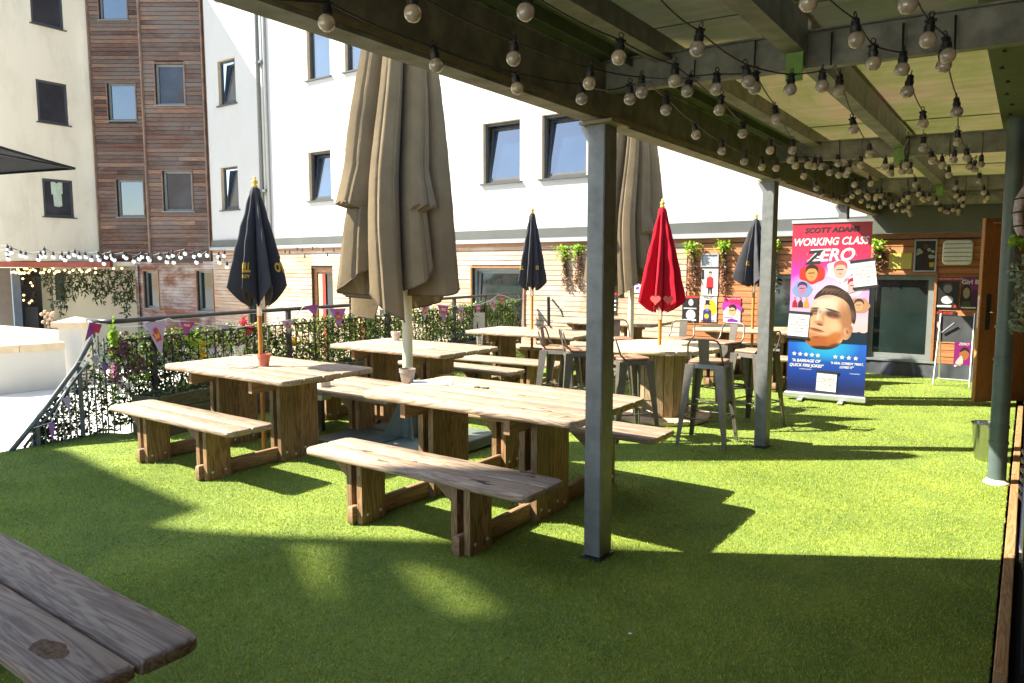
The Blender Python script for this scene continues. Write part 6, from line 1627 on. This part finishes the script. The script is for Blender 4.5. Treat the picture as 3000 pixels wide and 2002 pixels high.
def fig(kw, cx, cy, s, coat, skin=(0.78,0.5,0.36), hair=(0.05,0.03,0.03), hat=False):
    art('printed_figure', [(cx-s,cy-s*1.6),(cx+s,cy-s*1.6),(cx+s*.9,cy+s*.1),(cx+s*.35,cy+s*.35),(cx-s*.35,cy+s*.35),(cx-s*.9,cy+s*.1)], coat, 1, sm=False, **kw)
    art('printed_face', ellp(cx, cy+s*.75, s*.38, s*.42, 10), skin, 2, **kw)
    if hat: art('printed_hat', [(cx-s*.7,cy+s*1.0),(cx+s*.7,cy+s*1.0),(cx+s*.7,cy+s*1.1),(cx+s*.42,cy+s*1.1),(cx+s*.46,cy+s*1.7),(cx-s*.46,cy+s*1.7),(cx-s*.42,cy+s*1.1),(cx-s*.7,cy+s*1.1)], (0.03,0.02,0.05), 3, sm=False, **kw)
    else: art('printed_hair', [(cx-s*.42,cy+s*.8),(cx-s*.35,cy+s*1.2),(cx+s*.35,cy+s*1.22),(cx+s*.42,cy+s*.8),(cx+s*.2,cy+s*1.0),(cx-s*.2,cy+s*1.0)], hair, 3, **kw)
def strips(kw, rows, col, x0=.1, x1=.9):
    for (v, hh) in rows: art('printed_line', [(x0,v),(x1,v),(x1,v+hh),(x0,v+hh)], col, 2.5, sm=False, **kw)
poster('small white framed picture among hanging plants', 2054, 743, 2107, 783, glassmat('picture glass', (0.30,0.34,0.38), 0.05, 0.6), frame=MT['bandlight'], cat='picture', name='framed_picture')
def d1(kw, w, h): fig(kw, .52, .62, .22, (0.70,0.04,0.05)); art('printed_legs', [(.42,.05),(.50,.05),(.52,.28),(.58,.05),(.66,.05),(.66,.30),(.40,.30)], (0.05,0.05,0.06), 1, sm=False, **kw); art('printed_patch', [(0.02,.6),(.18,.6),(.16,.95),(.02,.95)], (0.05,0.05,0.06), 1, sm=False, **kw)
poster('white poster of a figure in a red top below the framed picture', 2054, 787, 2105, 866, (0.78,0.77,0.74), d1)
def d2(kw, w, h): art('printed_disc', ellp(.55,.27,.30,.20), (0.78,0.78,0.78), 1, **kw); art('printed_disc', ellp(.55,.75,.16,.13), (0.7,0.68,0.66), 1, **kw); art('printed_header', [(.1,.92),(1,.92),(1,1),(.1,1)], (0.7,0.06,0.06), 1, sm=False, **kw); strips(kw, ((.05,.05),(.5,.04)), MT['paper'])
poster('black poster with white discs left of the top hat poster', 1998, 868, 2046, 942, (0.03,0.03,0.035), d2)
def d3(kw, w, h): 
    art('printed_sun', ellp(.62,.55,.36,.34), (0.80,0.58,0.03), .5, **kw); fig(kw, .45, .42, .26, (0.06,0.05,0.20), hat=True); art('printed_bow', ellp(.45,.46,.10,.05), (0.15,0.25,0.6), 4, **kw); art('printed_patch', ellp(.42,.22,.14,.10), (0.75,0.55,0.05), 4, **kw)
    btext('MAGIC', 0.055, .5, .95, MT['ink'], 3, **kw); strips(kw, ((.03,.03),), MT['ink'])
poster('poster with a figure in a black top hat on yellow', 2049, 870, 2101, 942, (0.82,0.80,0.74), d3)
def d4(kw, w, h):
    art('printed_band', [(0,.62),(1,.62),(1,1),(0,1)], (0.62,0.03,0.14), .4, sm=False, **kw); art('printed_band', [(0,.45),(.4,.72),(1,.45),(1,.66),(0,.8)], (0.55,0.05,0.50), .6, **kw)
    art('printed_face', ellp(.52,.46,.24,.20), (0.80,0.50,0.26), 2, **kw); art('printed_hair', [(.30,.56),(.40,.68),(.62,.72),(.76,.58),(.72,.46),(.66,.56),(.5,.60)], (0.04,0.02,0.02), 3, **kw); art('printed_eyes', [(.36,.50),(.66,.50),(.66,.46),(.36,.46)], (0.25,0.08,0.04), 3, sm=False, **kw)
    art('printed_foot', [(.25,.0),(.85,.0),(.85,.10),(.5,.16),(.25,.12)], (0.32,0.03,0.50), 1, sm=False, **kw); btext('WORKING CLASS ZERO', 0.026, .5, .94, MT['paper'], 3, **kw); strips(kw, ((.18,.02),), MT['ink'], .05, .6)
poster('pink and white poster with a large face, rightmost of the low row', 2119, 872, 2171, 944, (0.84,0.78,0.76), d4)
def d5(kw, w, h): art('printed_disc', ellp(.5,.78,.5,.10), (0.7,0.04,0.05), 1, **kw); art('printed_header', [(0,.5),(1,.5),(1,.60),(0,.60)], (0.65,0.04,0.05), 1, sm=False, **kw); strips(kw, ((.1,.06),(.22,.04),(.32,.05)), MT['paper'])
poster('narrow black and red poster just right of the front post', 1793, 806, 1808, 922, (0.05,0.05,0.05), d5)
def d6(kw, w, h): 
    for k in range(12): art('printed_blot', ellp(random.uniform(.15,.85), random.uniform(.1,.9), .10, .07, 8, .3), ((0.6,0.05,0.25),(0.75,0.35,0.05),(0.3,0.05,0.55),(0.05,0.04,0.08))[k % 4], 1+k*.1, **kw)
poster('bright confetti poster behind the second beige parasol pole', 1845, 783, 1892, 858, (0.84,0.78,0.78), d6)
poster('yellow handwritten notice above the large window', 2603, 742, 2672, 788, flat('yellow card', (0.50,0.42,0.09)), lambda kw, w, h: (btext('Please', 0.05, .5, .66, plain('faint pencil', (0.40,0.36,0.12), .8), 2, **kw), btext('use the door', 0.04, .5, .36, plain('faint pencil', (0.40,0.36,0.12), .8), 2, **kw)), cat='notice', name='yellow_notice')
def d7(kw, w, h):
    for k in range(9): art('printed_flower', ellp(random.choice((.25,.75))+random.uniform(-.14,.14), .62+random.uniform(-.18,.18), .09, .05, 9, .3), (0.55,0.58,0.45), 1+k*.05, **kw)
    art('printed_figure', [(.32,.12),(.68,.12),(.64,.40),(.60,.62),(.54,.72),(.46,.72),(.38,.62),(.36,.40)], (0.05,0.015,0.02), 2, **kw); art('printed_face', ellp(.50,.78,.11,.09), (0.16,0.07,0.05), 2.5, **kw)
    art('printed_patch', [(.64,.15),(.90,.15),(.90,.30),(.64,.28)], (0.70,0.52,0.05), 1.5, sm=False, **kw); art('printed_patch', [(.86,.10),(.93,.10),(.93,.20),(.86,.20)], (0.5,0.04,0.04), 1.7, sm=False, **kw)
poster('white framed dark picture of flowers above the large window', 2675, 701, 2748, 797, (0.035,0.03,0.02), d7, frame=MT['bandlight'], cat='picture', name='framed_picture')
bl = wm(2806, 740)
bk2 = empty('bulkhead_light', (bl[0], YP, bl[2]), 0, 'off white ribbed bulkhead lamp on the cedar wall beside the framed picture', 'wall light')
Mb_ = Matrix(((1,0,0,0),(0,0,-1,0),(0,1,0,0),(0,0,0,1)))
m_ = MB(); m_.slab(rrect(-0.185, 0.185, -0.175, 0.175, 0.06, 5), 0.0, 0.05, 0.014, M=Mb_); soft(m_.build('lamp_body', MT['plaster'], bk2))
for k in range(5):
    m_ = MB(); z = -0.12+k*0.06; m_.box(-0.165, 0.165, -0.062, -0.0505, z-0.006, z+0.006, b=0.002); m_.build('rib', plain('grey plastic rib', (0.22,0.21,0.16), .5), bk2)
def d8(kw, w, h):
    art('printed_header', [(0,.87),(1,.87),(1,1),(0,1)], (0.55,0.03,0.04), 1, sm=False, **kw); btext("MY MOTHER'S FIANCE", 0.036, .5, .935, MT['paper'], 2, **kw)
    art('printed_face', ellp(.50,.64,.20,.15), (0.42,0.42,0.42), 1, **kw); art('printed_hair', [(.30,.68),(.36,.80),(.64,.81),(.70,.66),(.60,.74),(.40,.74)], (0.10,0.10,0.10), 2, **kw); art('printed_cloth', ellp(.5,.27,.27,.13), (0.80,0.80,0.80), 1, **kw); strips(kw, ((.04,.06),), MT['paper'], .03, .7); art('printed_disc', ellp(.86,.07,.07,.05), (0.7,0.05,0.05), 2, **kw)
poster('black poster with grey smiling portrait under a red header', 2741, 812, 2812, 903, (0.03,0.03,0.032), d8)
def d9(kw, w, h):
    art('printed_field', [(.45,0),(1,0),(1,.6),(.5,.6)], (0.10,0.02,0.07), .6, sm=False, **kw); btext('Girl Bu', 0.085, .47, .84, MT['paper'], 2, shear=0, bold=0.002, **{**kw})
    art('printed_hair', [(.02,.10),(.02,.62),(.16,.74),(.36,.72),(.46,.55),(.46,.12)], (0.03,0.02,0.02), 1, **kw); art('printed_face', ellp(.25,.50,.15,.17), (0.55,0.42,0.20), 2, **kw); art('printed_top', [(.05,.05),(.5,.05),(.42,.24),(.10,.24)], (0.10,0.14,0.03), 1.5, sm=False, **kw); strips(kw, ((.03,.04),), MT['paper'], .05, .7)
poster('purple poster with a long haired portrait cut off by the open door', 2812, 812, 2885, 906, (0.26,0.02,0.16), d9)
def d10(kw, w, h):
    btext('RED ROSE', 0.05, .42, .92, flat('red letters', (0.65,0.05,0.04)), 2, **kw); 
    for k in range(7): art('printed_blot', ellp(random.uniform(.15,.85), random.uniform(.15,.8), .14, .08, 9, .25), ((0.75,0.70,0.65),(0.55,0.15,0.10),(0.6,0.4,0.3))[k % 3], 1+k*.1, **kw)
poster('black poster with red title partly behind the folding board', 2733, 912, 2802, 995, (0.05,0.035,0.035), d10)
poster('purple poster with a face low on the wall behind the folding board', 2792, 1004, 2852, 1080, (0.30,0.02,0.20), lambda kw, w, h: (art('printed_face', ellp(.55,.55,.26,.22), (0.45,0.16,0.06), 1, **kw), art('printed_hair', [(.30,.62),(.45,.80),(.72,.78),(.82,.60),(.6,.70)], (0.04,0.02,0.02), 2, **kw), art('printed_patch', [(.1,.2),(.4,.5),(.5,.2)], (0.75,0.6,0.55), 1.4, **kw), btext('ZERO', 0.05, .5, .92, MT['paper'], 2, **kw), strips(kw, ((.08,.06),), MT['paper'], .05, .4)))

# folding board leaning at the far right
ab = empty('folding_chalkboard', (-0.86, 11.55, 0), 0, 'blank black folding chalkboard on thin pale legs near the open door', 'chalkboard')
A_ = {k: onY(x, y, 11.6) for k, (x, y) in dict(tl=(2757,927), tr=(2856,927), bl=(2757,1000), br=(2850,1003), ll=(2741,1105), lr=(2843,1140)).items()}
def rel(p, dy=0): return (p[0]+0.86, p[1]-11.55+dy, p[2])
m_ = MB(); a, b_, c, d = rel(A_['bl']), rel(A_['br']), rel(A_['tr']), rel(A_['tl'])
m_.add([(*a[:1], a[1]-.10, a[2]), (b_[0], b_[1]-.10, b_[2]), (c[0], c[1]-.02, c[2]), (d[0], d[1]-.02, d[2]), (a[0], a[1]-.085, a[2]), (b_[0], b_[1]-.085, b_[2]), (c[0], c[1]-.005, c[2]), (d[0], d[1]-.005, d[2])], [(0,1,2,3),(7,6,5,4),(0,4,5,1),(1,5,6,2),(2,6,7,3),(3,7,4,0)])
m_.build('board', plain('chalky black board', (0.035,0.037,0.042), 0.35, 0, 0.6, 3), ab)
for s_ in (0, 1):
    p = d if s_ == 0 else c; q = rel(A_['ll']) if s_ == 0 else rel(A_['lr'])
    m_ = MB(); m_.tube([(p[0], p[1]-.02, p[2]+.04), (q[0], q[1]-.30, 0.015)], 0.011, 8); m_.tube([(p[0], p[1]-.02, p[2]+.04), (q[0]+.02, q[1]+.30, 0.015)], 0.011, 8); m_.build('leg', MT['alu'], ab)
m_ = MB(); m_.tube([(rel(A_['ll'])[0], rel(A_['ll'])[1]-.25, 0.10), (rel(A_['lr'])[0], rel(A_['lr'])[1]-.25, 0.10)], 0.009, 6); m_.build('cross_bar', MT['alu'], ab)
m_ = MB(); m_.tube([(d[0]+.03, d[1]-.10, d[2]-.22), (d[0]+.17, d[1]-.09, d[2]-.08)], 0.012, 6); m_.build('chalk_holder', MT['black'], ab)

# hanging plants on the wall
G5 = 'hanging plants on the cedar wall'
def wplant(lab, x, yt, yb, vm='vine', w=16, seed=0):
    random.seed(seed); t = empty('hanging_plant', wm(x, yt), 0, lab, 'hanging plant', G5); o0 = Vector(wm(x, yt))
    m_ = MB(); leaf_cloud(m_, [tuple(Vector(wm(x+random.gauss(0,w*.55), yt+abs(random.gauss(0,17)))) -o0+Vector((0,-random.uniform(.02,.14),0))) for _ in range(130)], (0.035, 0.075), 0.7); m_.build('foliage', MT['lime'], t)
    m_ = MB(); pts = []
    for k in range(5):
        xe = x+random.gauss(0, w*.5); ye = yt+(yb-yt)*random.uniform(.6, 1)
        for i in range(46):
            u = i/46; pts.append(tuple(Vector(wm(x+(xe-x)*u+random.gauss(0,2.2), yt+15+(ye-yt-15)*u))-o0+Vector((0,-random.uniform(.01,.05),0))))
    leaf_cloud(m_, pts, (0.03, 0.06), 0.6, droop=0.4, n=2); m_.build('trailing_vine', MT[vm], t)
wplant('lime topped trailing plant left of the front post, left of the pair', 1655, 722, 856, seed=1)
wplant('lime topped trailing plant left of the front post, right of the pair', 1698, 718, 872, seed=2)
wplant('trailing plant just left of the white framed picture', 2030, 712, 862, seed=3, w=24)
wplant('trailing plant just right of the white framed picture', 2122, 708, 862, seed=4, w=16)
wplant('trailing plant with pale strands right of the second post', 2270, 705, 866, 'silver', 14, 5)
wplant('trailing plant with purple leaves beside the banner right edge', 2572, 704, 800, seed=6, w=22)
random.seed(99)

# ================================================================ THINGS ON THE TABLES
def pot(lab, p, r, h, mat, name='plant_pot', cat='pot', lip=True):
    t = empty(name, (p[0], p[1], p[2]+0.001), 0, lab, cat)
    m_ = MB(); prof = [(r*.70,0),(r*.72,0.003),(r*.93,h*.72),(r*1.02,h*.73),(r*1.04,h),(r*.94,h),(r*.88,h*.72),(r*.62,h*.25),(0.002,h*.24)] if lip else [(r*.8,0),(r,h),(r*.94,h),(r*.74,0.02),(0.002,0.018)]
    m_.lathe(prof, 24); soft(m_.build('pot_body', mat, t)); return t
pot('terracotta pot beside the parasol pole on the left table', at(774, 1073, .751), 0.056, 0.105, MT['terra'])
pot('weathered metal pot on the nearest table in front of the beige parasol pole', at(1194, 1122, .751), 0.060, 0.105, MT['potgrey'])
pot('small pale pot on the second row table', at(1160, 997, .751), 0.055, 0.10, MT['potwhite'])
pot('small pale pot on the table behind the banner', (-2.52, 10.35, .751), 0.055, 0.10, MT['potwhite'])
def glass_(lab, p, r=0.036, h=0.10):
    t = empty('drinking_glass', (p[0], p[1], p[2]+.001), 0, lab, 'glass'); m_ = MB()
    m_.lathe([(r*.85,0),(r,h),(r*.93,h),(r*.78,0.008),(0.001,0.007)], 20); soft(m_.build('glass_body', MT['clear'], t)); return t
glass_('clear tumbler near the right end of the second row table', at(1405, 1012, .751))
glass_('clear glass jar on the back edge of the left table', at(700, 1042, .751), 0.05, 0.09)
def sheet(lab, p, w, l, rz, mat=None, name='menu_card', z=0.004):
    t = empty(name, (p[0], p[1], p[2]+0.001), rz, lab, 'menu'); m_ = MB(); m_.box(-w/2, w/2, -l/2, l/2, 0, z); s_ = m_.build('card', mat or MT['paper'], t)
    tv, tf = text_mesh('MENU', 0.035, 0); m_ = MB(); m_.add([(x, y+l*.3, z+.0006) for x, y, q in tv], tf); m_.build('print', MT['ink'], s_); return t
sheet('white menu card lying beside the metal pot on the nearest table', at(1265, 1122, .751), 0.21, 0.30, R(-50))
sheet('folded menu lying left of the terracotta pot on the left table', at(716, 1076, .751), 0.15, 0.21, R(-60), MT['potgrey'])
sheet('small white leaflet on the second row table', at(1245, 1020, .751), 0.15, 0.20, R(-40))
pen = empty('sunglasses', at(1410, 1137, .752), R(10), 'dark folded sunglasses lying in the middle of the nearest table', 'sunglasses')
m_ = MB(); m_.slab(rrect(-0.06, -0.008, -0.02, 0.02, 0.012), 0, 0.006, .002); m_.slab(rrect(0.008, 0.06, -0.02, 0.02, 0.012), 0, 0.006, .002); m_.tube([(-.01,0,.004),(.01,0,.004)], .003, 5); m_.tube([(-.058,.012,.004),(-.03,.03,.004),(.04,.028,.004)], .0025, 5); m_.build('frame', MT['black'], pen)
pl_ = empty('white_plate', (*at(1293, 1098, .452)[:2], .452), 0, 'white plate on the far seat of the nearest table', 'plate')
m_ = MB(); m_.lathe([(0.07,0),(0.13,0.014),(0.132,0.018),(0.07,0.006),(0.001,0.006)], 28); soft(m_.build('plate_body', MT['plaster'], pl_))
# paper scrap on the turf
sc_ = empty('paper_scrap', at(1846, 1858, 0.022), 0, 'tiny white paper scrap on the shaded turf', 'litter'); m_ = MB(); m_.add([(-.009,-.006,0),(.009,-.004,.004),(.007,.008,.0),(-.006,.007,.006)], [(0,1,2,3)]); m_.build('paper', MT['paper'], sc_)

# small stair gate and railing beyond the far end of the fence
gt = empty('far_gate_rail', (0,0,0), 0, 'short dark railing and sloping handrail against the cedar wall beyond the ivy', 'railing')
m_ = MB(); m_.tube([onY(1607, 870, 11.6), onY(1608, 955, 11.6)], 0.03, 6); m_.tube([onY(1618, 878, 11.8), onY(1645, 912, 11.8), onY(1650, 930, 11.8)], 0.018, 6)
for y in (905, 925, 945): m_.tube([onY(1607, y, 11.6), onY(1650, y, 11.6)], 0.008, 4)
m_.build('rails', MT['blackmetal'], gt)

# ================================================================ LIGHT, SKY, CAMERA
sun_dir = SUN.normalized()
sl = bpy.data.lights.new('sun', 'SUN'); sl.energy = 5.0; sl.angle = R(0.53); sl.color = (1.0, 0.93, 0.78)
so = bpy.data.objects.new('sun', sl); COL.objects.link(so); so.rotation_euler = sun_dir.to_track_quat('-Z', 'Y').to_euler()
W = bpy.data.worlds.new('World'); scene.world = W; W.use_nodes = True; nt = W.node_tree
sky = nt.nodes.new('ShaderNodeTexSky'); sky.sky_type = 'NISHITA'; sky.sun_disc = False
el = math.asin(-sun_dir.z); sky.sun_elevation = el
sky.sun_rotation = math.atan2(-sun_dir.x, -sun_dir.y)
sky.air_density = 1.0; sky.dust_density = 0.5; sky.ozone_density = 1.0
nt.links.new(sky.outputs[0], nt.nodes['Background'].inputs[0]); nt.nodes['Background'].inputs[1].default_value = 0.095
cd = bpy.data.cameras.new('camera'); cam = bpy.data.objects.new('camera', cd); COL.objects.link(cam); scene.camera = cam
cd.sensor_width = 36.0; cd.lens = F/3000*36.0; cd.clip_start = 0.03; cd.clip_end = 400
cam.matrix_world = Matrix(((rt[0], up[0], -fw[0], 0), (rt[1], up[1], -fw[1], 0), (rt[2], up[2], -fw[2], H), (0,0,0,1)))
scene.view_settings.view_transform = 'Standard'; scene.view_settings.look = 'None'; scene.view_settings.gamma = 1.0
scene.view_settings.exposure = 2.1
scene.cycles.use_denoising = True
scene.cycles.max_bounces = 10; scene.cycles.diffuse_bounces = 5; scene.cycles.transmission_bounces = 6
